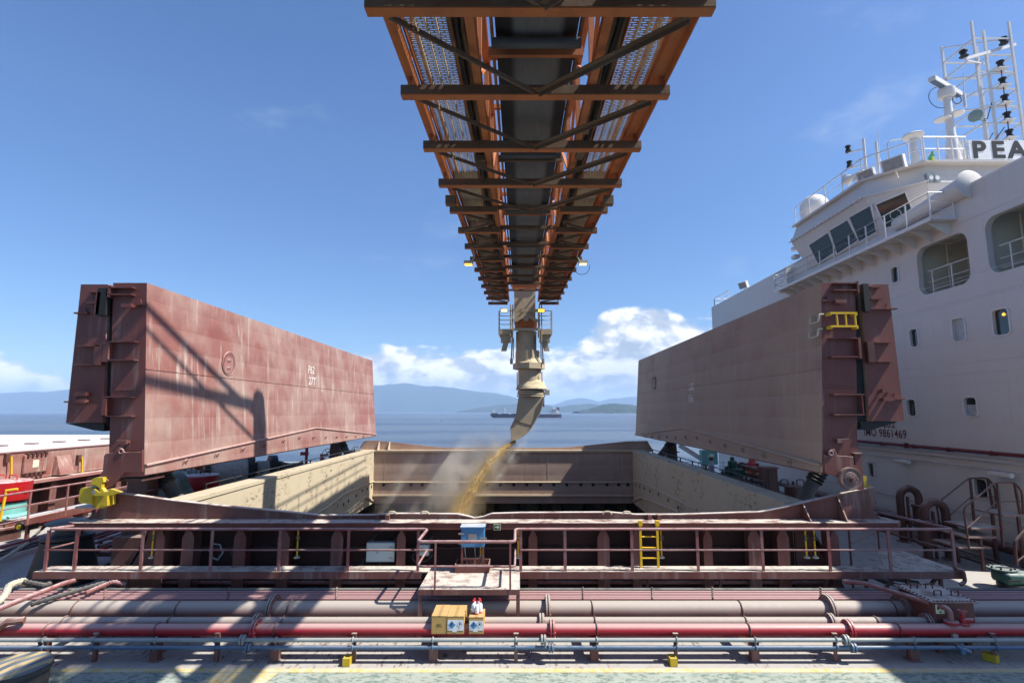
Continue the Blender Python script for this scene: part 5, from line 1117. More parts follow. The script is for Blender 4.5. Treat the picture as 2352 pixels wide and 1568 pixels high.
# radar
a, b = hy(2207, 330, 22), hy(2165, 206, 22); cxr = 19.2
rd = thing('radar_mast', 'white radar mast with slanted scanner bar on the bridge roof', 'radar', (cxr, 22, ZR))
m = MB(); m.tube([(cxr, 22, ZR), (cxr, 22, ZR + .9), (cxr, 22, ZR + 1.7), (cxr, 22, b.z - .3)], [.36, .26, .17, .15], 16); m.build('mast', MT['whitemetal'], rd)
m = MB(); m.prism([(cxr + .15, 21.98, ZR + 1.7), (cxr + .15, 21.98, ZR), (cxr + 1.0, 21.98, ZR)], (0, .04, 0)); m.build('fin', MT['whitemetal'], rd)
m = MB(); m.lathe([(.28, -.3), (.33, -.2), (.33, .1), (.2, .14), (.12, .24)], (cxr, 22, b.z - .1), n=20); m.build('gearbox', MT['whitemetal'], rd)
c = V((cxr, 22, b.z + .12)); d = V((1, .55, .0)).normalized(); m = MB(); m.obox(c, d * 1.25, V((-d.y, d.x, 0)) * .14, V((0, 0, .10))); s_ = m.build('scanner', MT['whitemetal'], rd)
m = MB(); m.obox(c - V((-d.y, d.x, 0)) * .0 - V((0, 0, .112)), d * 1.22, V((-d.y, d.x, 0)) * .10, V((0, 0, .01))); m.build('scanner_face', MT['bluepipe'], s_)
for dz, r in ((-1.2, .34), (-1.45, .32)):
    m = MB(); m.lathe([(r, 0), (r, .04)], (cxr + (.3 if dz > -1.3 else -.3), 22, b.z + dz), n=18); m.build('rung_platform', MT['whitemetal'], rd)
for k in range(6): m = MB(); z = ZR + .3 + k * .3; m.bar((cxr - .2, 22, z), (cxr - .5, 22, z), .02, .02); m.build('step', MT['whitemetal'], rd)
m = MB(); m.tube(arc((cxr - .4, 21.9, b.z - .45), (1, 0, 0), (0, 0, 1), .5, pi * .55, pi * 1.6, 12), .014, 5); m.tube(arc((cxr + .35, 21.9, b.z - .55), (1, 0, 0), (0, 0, 1), .2, 0, 2 * pi, 14), .018, 5); m.build('cable', MT['rubber'], rd)
# name board
nb = thing('name_board', 'large white board with dark letters PEA on the bridge roof edge', 'sign', (20, 20.4, ZR)); yb_ = 21.0
a, b = hy(2224, 322, yb_), hy(2224, 370, yb_); m = MB(); m.box(a.x, a.x + 4.6, yb_, yb_ + .06, b.z, a.z); m.build('board', plain('bright_white_board', (.86, .86, .84), .5), nb)
hgt = (a.z - b.z) * .78; zc = (a.z + b.z) / 2
for ch, u in (('P', 2248), ('E', 2292), ('A', 2336)): x = hy(u, 345, yb_).x; text(ch, hgt / .70, (x, yb_ - .004, zc), (1, 0, 0), (0, 0, 1), MT['ink'], nb, 'letter', bold=.035, stretch=1.1, thick=.008)
# lattice mast
lm = thing('lattice_mast', 'tall white lattice signal mast with black lamps and cables above the name board', 'mast', (23, 25, ZR))
mx0, my0 = hy(2262, 300, 24.5).x, 24.5; ZT_ = ZR + 9.2
for i, (dx, dy) in enumerate(((0, 0), (1.9, 0), (1.9, 1.9), (0, 1.9), (.55, 0))):
    m = MB(); m.bar((mx0 + dx, my0 + dy, ZR), (mx0 + dx, my0 + dy, ZT_ if i != 4 else ZT_ - .5), .10, .10, (0, 1, 0)); m.build('leg', MT['whitemetal'], lm)
for k in range(9):
    z = ZR + .9 + k * .92; m = MB()
    for (a, b) in (((0, 0), (1.9, 0)), ((1.9, 0), (1.9, 1.9)), ((1.9, 1.9), (0, 1.9)), ((0, 1.9), (0, 0))): m.bar((mx0 + a[0], my0 + a[1], z), (mx0 + b[0], my0 + b[1], z), .06, .06)
    m.build('horizontal', MT['whitemetal'], lm)
    m = MB(); p, q = ((0, 0), (1.9, 1.9)) if k % 2 else ((1.9, 0), (0, 1.9)); m.bar((mx0 + p[0], my0 + p[1], z), (mx0 + q[0], my0 + q[1], z + .88), .05, .05); m.build('diagonal', MT['whitemetal'], lm)
    if k < 7:
        lp_ = V((mx0 + 1.05, my0 - .15, z + .2)); m = MB(); m.lathe([(.17, -.12), (.17, -.05), (.11, -.03), (.12, .2), (.17, .22), (.17, .27)], lp_, n=14); m.build('signal_lamp', MT['black'], lm)
        m = MB(); m.box(lp_.x - .25, lp_.x + .25, lp_.y - .2, lp_.y + .25, lp_.z - .19, lp_.z - .125); m.build('lamp_shelf', MT['whitemetal'], lm)
m = MB(); m.bar((mx0 - 1.1, my0 - .6, ZT_ - 2.5), (mx0 + 3, my0 + .9, ZT_ - .6), .10, .14); m.bar((mx0 - 1.0, my0 - .6, ZT_ - 2.6), (mx0 + .6, my0 + .2, ZT_ - 2.2), .06, .06); m.build('yard', MT['whitemetal'], lm)
for p in ((-1.15, -.6, -2.4), (1.7, .2, -1.1)): m = MB(); m.lathe([(.16, 0), (.2, .03), (.12, .06), (.13, .26), (.18, .28), (.17, .34)], (mx0 + p[0], my0 + p[1], ZT_ + p[2]), n=14); m.build('signal_lamp', MT['black'], lm)
m = MB()
for (a, b, c_) in (((-.9, -.3, 3.6), (.2, 0, 3.9), (.6, 0, 5)), ((.2, -.1, 1), (.25, -.1, 2.6), (.9, -.1, 3.4)), ((-.3, -.2, 1.2), (-.1, -.2, 2.6), (.3, -.1, 3.1)), ((1.0, -.1, .5), (1.05, -.15, 4), (1.1, -.1, 6.5)), ((-.6, -.5, .3), (-.2, -.3, 1.6), (.3, -.1, 2.2))): m.tube([(mx0 + q[0], my0 + q[1], ZR + q[2]) for q in (a, b, c_)], .022, 5)
m.build('cable', MT['rubber'], lm)
m = MB(); q = hy(2240, 266, 24); m.lathe([(.27, 0), (.30, .02), (.16, .18), (.09, .34)], q, (.8, .55, .05), 20); m.bar(q + V((.2, .15, 0)), (mx0 + .1, my0, q.z), .05, .05); m.build('loudhailer', MT['greentarp'], lm)
m = MB(); m.box(mx0 - .5, mx0 + .9, my0 - .3, my0 + .4, ZR + .3, ZR + 1.5); m.build('mast_base', MT['whitemetal'], lm)
m = MB(); p = hy(2138, 358, 20.6); m.prism([p + V((-.12, 0, -.12)), p + V((.06, 0, -.2)), p + V((.16, 0, .0)), p + V((.1, 0, .22)), p + V((.0, 0, .05))], (0, .05, 0)); fl_ = thing('folded_flag', 'folded green and yellow flag hanging at the bridge roof railing', 'flag', p); ORG[fl_.name] = p
m.build('cloth', plain('flag_green', (.03, .30, .12), .8), fl_); m = MB(); m.prism([p + V((.0, -.01, -.2)), p + V((.13, -.01, -.22)), p + V((.13, -.01, -.02)), p + V((.04, -.01, -.04))], (0, .04, 0)); m.build('cloth', plain('flag_yellow', (.70, .62, .03), .8), fl_)
for u in (2134, 2148): q = hp(u, 411, V((0, 21.1, 0)), V((0, 1, 0))); m = MB(); m.box(q.x - .14, q.x + .14, 21.0, 21.2, q.z - .2, q.z + .2); o = m.build('meter_box', MT['greypipe'], ss_); m = MB(); m.cyl((q.x, 20.97, q.z), (q.x, 20.999, q.z), .09, n=16); m.build('dial', MT['label'], o)
# ================================================================ CONVEYOR BOOM
BXC = .25
def bz(y): return 10.17 + .0605 * (y - 5.76)
bm_ = thing('conveyor_boom', 'long rusty orange conveyor boom overhead carrying a black belt to the spout', 'conveyor', (BXC, 20, bz(20)))
SP = 1.94
BY = [5.76 + SP * k for k in range(-6, 14)]
YS, YT = BY[0] - .5, BY[-1]
def bp(x, y, dz=0.0): return V((BXC + x, y, bz(y) + dz))
def b1(name, mat, fn): m = MB(); fn(m); return m.build(name, MT[mat], bm_)
MT['boomside'] = MT['orange']
for s in (-1, 1):
    m = MB(); m.angle(bp(s * 1.95, YS, .16), bp(s * 1.95, YT, .16), .19, .16, t=.016); m.build('outer_chord', MT['orange'], bm_)
    m = MB(); m.ibeam(bp(s * .90, YS, .19), bp(s * .90, YT + .1, .19), .12, .16); m.build('inner_chord', MT['orange'], bm_)
    m = MB(); m.ibeam(bp(s * .90, YS, 1.75), bp(s * .90, YT - .6, 1.75), .14, .16); m.build('upper_chord', MT['orange'], bm_)
    m = MB(); m.angle(bp(s * 1.20, YS, .30), bp(s * 1.20, YT, .30), .06, .08); m.build('grating_edge', MT['orange'], bm_)
    m = MB(); m.angle(bp(s * 1.84, YS, .30), bp(s * 1.84, YT, .30), .06, .08); m.build('grating_edge', MT['orange'], bm_)
    for k, (za, zb) in enumerate(((1.25, .035), (.8, .022))): m = MB(); m.tube([bp(s * 1.98, YS, za), bp(s * 1.98, YT, za)], zb, 6); m.build('handrail', MT['orange'], bm_)
    for k in range(19):
        y0, y1 = BY[k], BY[k + 1]
        m = MB(); m.bar(bp(s * .90, y0, .27), bp(s * .90, y0, 1.67), .09, .09, (1, 0, 0)); m.build('truss_post', MT['orange'], bm_)
        if k > 4:
            m = MB(); m.bar(bp(s * .90, y0 + .05, .3), bp(s * .90, y1 - .05, 1.64), .06, .06) if k % 2 else m.bar(bp(s * .90, y0 + .05, 1.64), bp(s * .90, y1 - .05, .3), .06, .06); m.build('truss_diagonal', MT['orange'], bm_)
        m = MB(); m.bar(bp(s * 1.98, y0, .1), bp(s * 1.98, y0, 1.25), .05, .05, (1, 0, 0)); m.build('rail_post', MT['orange'], bm_)
        m = MB(); m.bar(bp(s * 1.98, y0, .22), bp(s * 1.98, (y0 + y1) / 2, .55), .03, .03); m.build('brace', MT['orange'], bm_)
# cross beams: the near ones span the boom, the far ones stop at the belt well
for k, y in enumerate(BY):
    if y < 12.2 or k == len(BY) - 1:
        spans = [(-2.12, 2.12)] if k < len(BY) - 1 else [(-2.12, -.95), (.95, 2.12)]
    else: spans = [(-2.12, -.84), (.84, 2.12)]
    for a, b in spans:
        m = MB(); z = 0.05; h = .11
        m.bar(bp(a, y + .075, -h / 2 + .0), bp(b, y + .075, -h / 2 + .0), .15, .014); m.build('cross_beam_flange', MT['orange'], bm_)
        m = MB(); m.bar(bp(a, y - .006, .05 - .02), bp(b, y - .006, .05 - .02), .012, .15); m.build('cross_beam', MT['grimy'], bm_)
    m = MB(); m.bar(bp(-.95, y, 1.88), bp(.95, y, 1.88), .09, .10); m.build('upper_cross_beam', MT['orange'], bm_)
# wind bracing
for k in range(len(BY) - 1):
    y0, y1 = BY[k], BY[k + 1]
    if y1 < 14:
        for s in (-1, 1): m = MB(); m.angle(bp(s * 1.85, y0 + .2, -.06), bp(s * .03, y1 - .04, -.06), .10, .06, t=.014); m.build('wind_brace', MT['grimy'], bm_)
        m = MB(); m.prism([bp(-.12, y1 - .12, -.02), bp(.12, y1 - .12, -.02), bp(.0, y1 - .01, -.02)], (0, 0, .015)); m.build('gusset', MT['orange'], bm_)
    else:
        for s in (-1, 1):
            ym = (y0 + y1) / 2
            m = MB(); m.bar(bp(s * 1.9, y0 + .15, -.03), bp(s * 1.0, ym, -.03), .06, .06); m.build('wind_brace', MT['grimy'], bm_)
            m = MB(); m.bar(bp(s * 1.9, y1 - .05, -.03), bp(s * 1.0, ym + .05, -.03), .06, .06); m.build('wind_brace', MT['grimy'], bm_)
# walkway floors: open expanded metal near the tower, ribbed plate further out
def mesh_metal():
    m = bpy.data.materials.new('expanded_metal'); m.use_nodes = True; t = NT(m.node_tree); b = m.node_tree.nodes['Principled BSDF']
    P = t.n('NewGeometry', out=0); x, y, z = t.xyz(P)
    br = t.n('TexBrick', {'Vector': t.comb(x, y, 0), 'Scale': 1.0, 'Mortar Size': .0145, 'Mortar Smooth': .1, 'Brick Width': .14, 'Row Height': .048}, out=1)
    c = t.mix(t.ss(t.noise(P, 3, 5, .6), .4, .65), (.52, .41, .28, 1), (.30, .20, .12, 1))
    m.node_tree.links.new(c, b.inputs['Base Color']); b.inputs['Roughness'].default_value = .8
    m.node_tree.links.new(t.m('GREATER_THAN', br, .35), b.inputs['Alpha']); return m
MT['mesh'] = mesh_metal()
MT['ribbed'] = paint('dusty_ribbed_plate', (.58, .46, .32), dust=.5, grime=.3, rough=.85, film=.5, dustcol=(.50, .41, .29, 1), streak=0)
YM = BY[9] + .1
for s in (-1, 1):
    xa, xb = sorted((s * 1.23, s * 1.81)); m = MB()
    m.quad(bp(xa, YS, .335), bp(xb, YS, .335), bp(xb, YM, .335), bp(xa, YM, .335)); m.build('walkway_grating', MT['mesh'], bm_, normals=False)
    for k in range(1, 4):
        x = xa + (xb - xa) * k / 4; m = MB(); m.bar(bp(x, YS, .30), bp(x, YM, .30), .018, .06); m.build('grating_bar', MT['ribbed'], bm_)
    m = MB(); n = 9
    for k in range(n):
        x0 = xa + (xb - xa) * k / n; w = (xb - xa) / n; m.quad(bp(x0, YM, .345), bp(x0 + w * .55, YM, .345), bp(x0 + w * .55, YT, .345), bp(x0, YT, .345)); m.quad(bp(x0 + w * .55, YM, .345), bp(x0 + w * .75, YM, .315), bp(x0 + w * .75, YT, .315), bp(x0 + w * .55, YT, .345)); m.quad(bp(x0 + w * .75, YM, .315), bp(x0 + w, YM, .345), bp(x0 + w, YT, .345), bp(x0 + w * .75, YT, .315))
    m.build('walkway_plate', MT['ribbed'], bm_, normals=False)
    for k in range(5):
        random.seed(k * 3 + s); x = s * (1.01 + .045 * k); pts = []
        y = YS
        while y < YT: pts.append(bp(x + random.uniform(-.02, .02), y, .30 + .05 * (k % 2) + random.uniform(-.025, .025))); y += .62
        m = MB(); m.tube(pts, .026 if k % 2 else .036, 6); m.build('cable', MT['grimy'] if k != 2 else MT['black'], bm_)
    m = MB(); m.bar(bp(s * 1.10, YS, .385), bp(s * 1.10, YT, .385), .24, .02); m.build('cable_tray', MT['grimy'], bm_)
    m = MB(); m.bar(bp(s * .66, YS, .66), bp(s * .66, 26.5, .66), .04, .16); m.build('belt_stringer', MT['orange' if s < 0 else 'grimy'], bm_)
def belt_mat():
    m = bpy.data.materials.new('worn_belt'); m.use_nodes = True; t = NT(m.node_tree); b = m.node_tree.nodes['Principled BSDF']
    P = t.n('NewGeometry', out=0); x = t.xyz(P)[0]; q = t.m('ABSOLUTE', t.m('SUBTRACT', x, BXC + .02))
    w = t.ss(q, .30, .42, 1, 0); n = t.noise(t.scl(P, (6, .6, 1)), 3, 5, .6)
    c = t.mix(t.m('MULTIPLY', w, t.lin(n, .3, .7, .7, 1)), (.011, .011, .012, 1), (.15, .148, .14, 1))
    m.node_tree.links.new(c, b.inputs['Base Color']); b.inputs['Roughness'].default_value = .5
    m.node_tree.links.new(t.n('Bump', {'Height': t.noise(P, 30, 4, .6), 'Strength': .15, 'Distance': .01}), b.inputs['Normal']); return m
MT['wornbelt'] = belt_mat()
yb = YS; seg = 0
RY = [BY[k] + 1.35 for k in range(0, 17, 1)]
pts = []
for i, y in enumerate([YS] + RY[::2] + [26.5]): pts.append((y, .50 if i % 2 else .53))
vs = []; fs = []
for y, dz in pts: vs += [bp(-.60, y, dz + .03), bp(-.3, y, dz), bp(.3, y, dz), bp(.60, y, dz + .03)]
for i in range(len(pts) - 1):
    for j in range(3): a = i * 4 + j; fs.append((a, a + 1, a + 5, a + 4))
m = MB(); m.add(vs, fs); m.build('conveyor_belt', MT['wornbelt'], bm_, normals=False)
m = MB(); m.quad(bp(-.62, YS, .95), bp(.62, YS, .95), bp(.62, 26.5, .95), bp(-.62, 26.5, .95)); m.build('carrying_belt', MT['belt'], bm_, normals=False)
for i, y in enumerate(RY[::2]):
    m = MB(); m.cyl(bp(-.66, y, .42), bp(.66, y, .42), .075, n=14); m.build('belt_roller', MT['steeldark'], bm_)
    m = MB(); m.bar(bp(-.72, y + .28, .46), bp(.72, y + .28, .46), .07, .14); m.build('roller_frame', MT['orange' if i % 2 else 'grimy'], bm_)
for k in range(10, 18):
    y = BY[k] + .5; m = MB(); m.bar(bp(-.84, y, .24), bp(.84, y, .24), .12, .10); m.build('idler_frame', MT['grimy'], bm_)
random.seed(31)
for k in range(16):      # loose wiring slung between the beams
    s = random.choice((-1, 1)); y0 = random.uniform(6, 27); L_ = random.uniform(1.2, 3.4); x0 = s * random.uniform(.72, 1.25); dr = random.uniform(.08, .26)
    m = MB(); m.tube([bp(x0 + s * .05 * sin(q * 3), y0 + L_ * q, .20 - dr * 4 * q * (1 - q)) for q in [i / 8 for i in range(9)]], random.uniform(.010, .02), 5); m.build('cable', MT['black'], bm_)
for k in range(9):
    s = random.choice((-1, 1)); y0 = random.uniform(6, 24); p = bp(s * random.uniform(.98, 1.1), y0, .14); h = random.uniform(.05, .1); m = MB(); m.box(p.x - h, p.x + h, p.y - h * 1.5, p.y + h * 1.5, p.z - .09, p.z + .02); m.build('junction_box', MT['grimy'], bm_)
# boom floodlights
for s, u, v, mt in ((-1, 1076, 607, 'lampwarm'), (1, 1339, 606, 'lamppale')):
    p = hy(u, v, 17.8); m = MB(); m.box(p.x - .15, p.x + .15, p.y - .12, p.y + .12, p.z, p.z + .11); o = m.build('floodlight', MT['rope'], bm_)
    m = MB(); m.box(p.x - .12, p.x + .12, p.y - .10, p.y + .10, p.z - .03, p.z - .002); m.build('lens', MT[mt], o)
    m = MB(); m.tube([(p.x - s * .1, p.y, p.z + .1), (p.x - s * .2, p.y, p.z + .25), bp(s * 1.95, p.y, .5)], .02, 6); m.build('lamp_arm', MT['rope'], o)
    if s > 0: m = MB(); m.tube(arc((p.x - .05, p.y, p.z - .1), (1, 0, 0), (0, 0, 1), .28, -pi, .2, 12), .01, 5); m.build('cable', MT['rubber'], o)
for s in (-1, 1):
    p = bp(s * 1.97, 12.6, -.12); m = MB(); m.box(p.x - .12, p.x + .12, p.y - .1, p.y + .1, p.z - .06, p.z + .16); m.build('junction_box', MT['grimy'], bm_)
# unseen stand-in hoist, added to cast the shadow that lies across the port cover
ho = thing('stand_in_hoist', 'unseen stand-in post and arm added on the boom to shadow the left cover', 'shadow caster', (BXC, 19.2, bz(19) + 1.9))
HZ = 19.85
H0 = 17.8
m = MB(); m.prism([(BXC - .35, H0 - .05, bz(19) + 1.95), (BXC - .35, H0 + .85, bz(19) + 1.95), (BXC - .35, H0 + .85, HZ - .35), (BXC - .35, H0 + .7, HZ - .05), (BXC - .35, H0 + .3, HZ + .08), (BXC - .35, H0, HZ - .15)], (.7, 0, 0)); m.build('post', MT['orange'], ho)
m = MB(); m.prism([(BXC - .06, H0 + .4, HZ + .02), (BXC - .06, 11.5, HZ + .72), (BXC - .06, 11.5, HZ + .50), (BXC - .06, H0 + .2, HZ - .34)], (.12, 0, 0)); m.build('arm', MT['orange'], ho)
for dx, a, b, w in ((.30, (H0, HZ - .05), (11.5, HZ + 3.4), .13), (-.3, (H0, HZ - 1.9), (11.5, HZ + 2.0), .08)):
    m = MB(); m.bar((BXC + dx, a[0], a[1]), (BXC + dx, b[0], b[1]), w, w); m.build('stay', MT['orange'], ho)
# ================================================================ LOADING SPOUT
SY = 31.0
spt = thing('loading_spout', 'dust covered grain loading spout hanging from the end of the boom', 'loading spout', hy(1214, 700, SY))
def sx(u, v=800): return hy(u, v, SY).x
def sz(v): return hy(1214, v, SY).z
SCX = sx(1208)
m = MB(); m.box(sx(1181, 680), sx(1229, 680), SY - .55, SY + .55, sz(742), sz(662)); m.build('chute', MT['tan'], spt)
m = MB(); y = SY - .62; m.prism([hy(1172, 645, y), hy(1240, 645, y), hy(1229, 664, y), hy(1182, 664, y)], (0, 1.2, 0)); m.build('head_hood', MT['orange'], spt)
m = MB(); m.box(sx(1164, 650), sx(1248, 650), SY - .7, SY + .6, sz(645), sz(636)); m.build('head_frame', MT['grimy'], spt)
m = MB(); m.lathe([(.5, 0), (.66, .12), (.68, .62), (.5, .66)], (SCX, SY, sz(759)), n=24); m.build('orange_collar', MT['orange'], spt)
for v0, v1, w in ((722, 716, .10), (764, 758, .12)):
    m = MB(); m.box(sx(1176, v0), sx(1238, v0), SY - .86, SY - .76, sz(v0), sz(v1)); m.build('collar_bar', MT['tan'], spt)
for pts in ([(1180, 737), (1208, 724), (1236, 737)],):
    m = MB(); q = [hy(u, v, SY - .82) for u, v in pts]; m.bar(q[0], q[1], .06, .16); m.bar(q[1], q[2], .06, .16); m.build('collar_brace', MT['tan'], spt)
q = hy(1208, 731, SY - .9); m = MB(); m.cyl(q, q + V((0, .12, 0)), .17, n=20); m.ring(q, (0, 1, 0), .14, .025, 20, 6); m.build('round_boss', MT['tan'], spt)
for u in (1173, 1178, 1238, 1243): m = MB(); x = sx(u); m.bar((x, SY - .8, sz(790)), (x, SY - .8, sz(705)), .07, .07, (1, 0, 0)); m.build('guide_post', MT['tan'], spt)
for s, u0, u1 in ((-1, 1147, 1177), (1, 1236, 1266)):
    x0, x1 = sx(u0), sx(u1); zf_ = sz(772); zt = sz(719)
    m = MB(); m.box(x0, x1, SY - .75, SY + .75, zf_, zf_ + .32); m.build('side_platform', MT['tan'], spt)
    m = MB()
    for z in (zt, zt - .3, zt - .55, zt - .8): m.tube([(x0, SY - .7, z), (x1, SY - .7, z)], .022, 6); m.tube([(x0 if s < 0 else x1, SY - .7, z), (x0 if s < 0 else x1, SY + .7, z)], .022, 6)
    for x in (x0, x1): m.bar((x, SY - .7, zf_), (x, SY - .7, zt), .06, .06, (1, 0, 0))
    m.build('platform_rail', MT['tan'], spt)
    m = MB(); m.box(x0 + .1, x1 - .1, SY - .6, SY + .3, zf_ - .38, zf_ - .002); m.build('under_box', MT['tan'], spt)
    q = hy(1161 if s < 0 else 1252, 790, SY - .5); m = MB(); m.obox(q, (.16, 0, -s * -.0), (0, .03, 0), (s * .10, 0, -.42)); m.build('hanging_plate', MT['tan'], spt)
    x = sx(1175 if s < 0 else 1246); m = MB(); m.cyl((x, SY - .6, sz(838)), (x, SY - .6, sz(826)), .09, n=10); m.cyl((x, SY - .6, sz(826)), (x - s * .05, SY - .6, sz(780)), .045, n=8); m.cyl((x - s * .11, SY - .6, sz(826)), (x - s * .13, SY - .6, sz(780)), .03, n=8); m.build('hydraulic_cylinder', MT['steel'], spt)
    p = hy(1158 if s < 0 else 1243, 713, SY - .8); m = MB(); m.box(p.x - .2, p.x + .2, p.y - .1, p.y + .1, p.z - .11, p.z + .12); o = m.build('floodlight', MT['rope'], spt); m = MB(); m.box(p.x - .17, p.x + .17, p.y - .13, p.y - .102, p.z - .1, p.z + .05); m.build('lens', MT['lamppale' if s < 0 else 'lampwarm'], o)
def cylpart(name, u0, u1, v0, v1, mat='tan', flare=0.0):
    x0, x1 = sx(u0, v0), sx(u1, v0); r = (x1 - x0) / 2; c = (x0 + x1) / 2; m = MB(); m.lathe([(r * .96, 0), (r, .02), (r, sz(v0) - sz(v1) - .02), (r * .96 + flare, sz(v0) - sz(v1))], (c, SY, sz(v1)), n=36); return m.build(name, MT[mat], spt)
cylpart('upper_tube', 1185, 1232, 764, 812); m = MB(); x0, x1 = sx(1182, 770), sx(1236, 770); m.lathe([(.52, 0), (.62, .14), (.62, .22)], ((x0 + x1) / 2, SY, sz(771)), n=32); m.build('tube_collar', MT['tan'], spt)
cylpart('middle_tube', 1184, 1239, 806, 836)
c_, rr = (sx(1178, 840) + sx(1252, 840)) / 2, (sx(1252, 840) - sx(1178, 840)) / 2
m = MB(); m.lathe([(rr, 0), (rr, .33)], (c_, SY, sz(848)), n=8); fl0 = m.build('support_ring', MT['tan'], spt)
def heap(r0, r1, h, c, z, seed, name='meal_heap'):
    vs = []; fs = []; n, mm = 36, 7
    for j in range(mm):
        f = j / (mm - 1); r = r0 + (r1 - r0) * f
        for k in range(n):
            a = 2 * pi * k / n; nn = noise.noise(V((cos(a) * 2.2 + seed, sin(a) * 2.2, f * 2)))
            vs.append((c + r * (1 + .05 * nn * (1 - f)) * cos(a), SY + r * (1 + .05 * nn) * sin(a), z + h * f ** .8 + (.10 * nn * sin(pi * f))))
    for j in range(mm - 1):
        for k in range(n): a = j * n + k; b = j * n + (k + 1) % n; fs.append((a, b, b + n, a + n))
    m = MB(); m.add(vs, fs); return m.build(name, MT['graindust'], spt)
heap(rr * .86, (sx(1238) - sx(1186)) / 2 * .9, .30, c_, sz(838) + .07, 1.0)
cylpart('lower_tube', 1190, 1243, 848, 886)
xk = (sx(1185, 893) + sx(1257, 893)) / 2; rk = (sx(1257, 893) - sx(1185, 893)) / 2
m = MB(); m.lathe([(rk * .98, 0), (rk, .05), (rk * .72, .42)], (xk, SY, sz(895)), n=36); m.build('skirt', MT['tan'], spt)
heap(rk * .97, .62, .45, xk, sz(893) + .06, 5.0)
x0, x1 = sx(1189, 905), sx(1250, 905)
for k, (v0, v1, g) in enumerate(((897, 901, .0), (902, 906, .03), (908, 911, .05))): m = MB(); r = (x1 - x0) / 2 + g; m.lathe([(r, 0), (r, sz(v0) - sz(v1))], ((x0 + x1) / 2, SY, sz(v1)), n=36); m.build('swivel_ring', MT['tan'], spt)
m = MB(); r = (x1 - x0) / 2 - .06; m.lathe([(r, 0), (r, sz(896) - sz(912))], ((x0 + x1) / 2, SY, sz(912)), n=30); m.build('swivel_neck', MT['grimy'], spt)
m = MB(); q = hy(1258, 901, SY - .3); m.box(q.x - .16, q.x + .1, SY - .4, SY, q.z - .14, q.z + .14); m.build('drive_motor', MT['tan'], spt)
elb = [(1191, 911), (1188, 930), (1186, 946), (1180, 965), (1172, 981), (1173, 998), (1175, 1013), (1183, 1010), (1198, 1002), (1211, 992), (1220, 981), (1229, 966), (1239, 948), (1245, 930), (1249, 911)]
m = MB(); q = [hy(u, v, SY - .55) for u, v in elb]; m.prism(q, (0, 1.1, 0)); m.build('deflector_elbow', MT['tan'], spt, bevel=.012)
m = MB()
qq = [hy(u, v, SY) for u, v in elb[7:]]
for a, b in zip(qq, qq[1:]): m.bar(a, b, 1.3, .05, (1, 0, 0))
m.build('elbow_backplate', MT['tan'], spt)
m = MB(); a, b = hy(1180, 965, SY - .56), hy(1220, 976, SY - .56); m.bar(a, b, .02, .02); m.build('weld_seam', MT['grimy'], spt)
q = hy(1246, 920, SY - .1); m = MB(); m.box(q.x - .06, q.x + .1, SY - .3, SY + .1, q.z - .35, q.z + .1); m.build('stop_plate', MT['grimy'], spt)
for u in (1188, 1244): m = MB(); x = sx(u, 865); m.bar((x, SY - .5, sz(893)), (x, SY - .5, sz(855)), .05, .05, (1, 0, 0)); m.build('guide_rod', MT['grimy'], spt)
# ================================================================ FALLING GRAIN AND ITS DUST
def grain_mat():
    m = bpy.data.materials.new('falling_meal'); m.use_nodes = True; t = NT(m.node_tree); b = m.node_tree.nodes['Principled BSDF']
    P = t.n('NewGeometry', out=0); c = t.mix(t.ss(t.noise(P, 2.2, 8, .7), .36, .66), (.44, .28, .085, 1), (.58, .41, .17, 1))
    m.node_tree.links.new(c, b.inputs['Base Color']); b.inputs['Roughness'].default_value = .95; b.inputs['Specular IOR Level'].default_value = .1
    return m
path = [((1184, 1012), 9), ((1150, 1036), 15), ((1122, 1066), 19), ((1098, 1100), 23), ((1075, 1138), 28), ((1056, 1175), 33), ((1034, 1240), 42), ((1014, 1330), 55)]
pc = [hy(u, v, SY - .35 - .28 * i) for i, ((u, v), w) in enumerate(path)]; pw = [w * SY / F_PX for (u, v), w in path]
def along(t):
    f = t * (len(pc) - 1); i = min(int(f), len(pc) - 2); k = f - i; return pc[i].lerp(pc[i + 1], k), pw[i] + (pw[i + 1] - pw[i]) * k, (pc[i + 1] - pc[i]).normalized()
m = MB(); random.seed(11)
NS, NK = 90, 26; vs = []; fs = []
for i in range(NS):
    p, w, d = along(i / (NS - 1)); r = V((0, 1, 0)); s2 = d.cross(r).normalized()
    for k in range(NK):
        a = 2 * pi * k / NK; n1 = noise.fractal(V((cos(a) * 1.3 + p.x * .8, sin(a) * 1.3, p.z * .8)), .8, 2.0, 5); n2 = noise.fractal(V((cos(a) * 3 + p.x * 3.2, sin(a) * 3, p.z * 3.2)), .7, 2.0, 4); rad = w * max(.05, .26 + .18 * n1 + .14 * n2)
        vs.append(p + s2 * (cos(a) * rad) + r * (sin(a) * rad * .85))
for i in range(NS - 1):
    for k in range(NK): a = i * NK + k; b = i * NK + (k + 1) % NK; fs.append((a, b, b + NK, a + NK))
m.add(vs, fs)
for i in range(60000):      # loose meal round the core
    t = random.random() ** .8; p, w, d = along(t); s2 = d.cross(V((0, 1, 0))).normalized()
    g = random.gauss(0, .46); q = p + s2 * (w * g * 1.3 - .0) + V((0, random.gauss(0, .35) * w, 0)); q.z -= abs(random.gauss(0, .05))
    if random.random() < .07: q += V((random.gauss(.25, .35), random.gauss(0, .2), random.gauss(-.3, .35))) * (.3 + t)
    s_ = random.uniform(.004, .012); e = [V((random.uniform(-1, 1), random.uniform(-1, 1), random.uniform(-1, 1))) * s_ for _ in range(3)]
    e[0] += d * random.uniform(.01, .05)
    m.add([q + e[0], q + e[1], q + e[2]], [(0, 1, 2)])
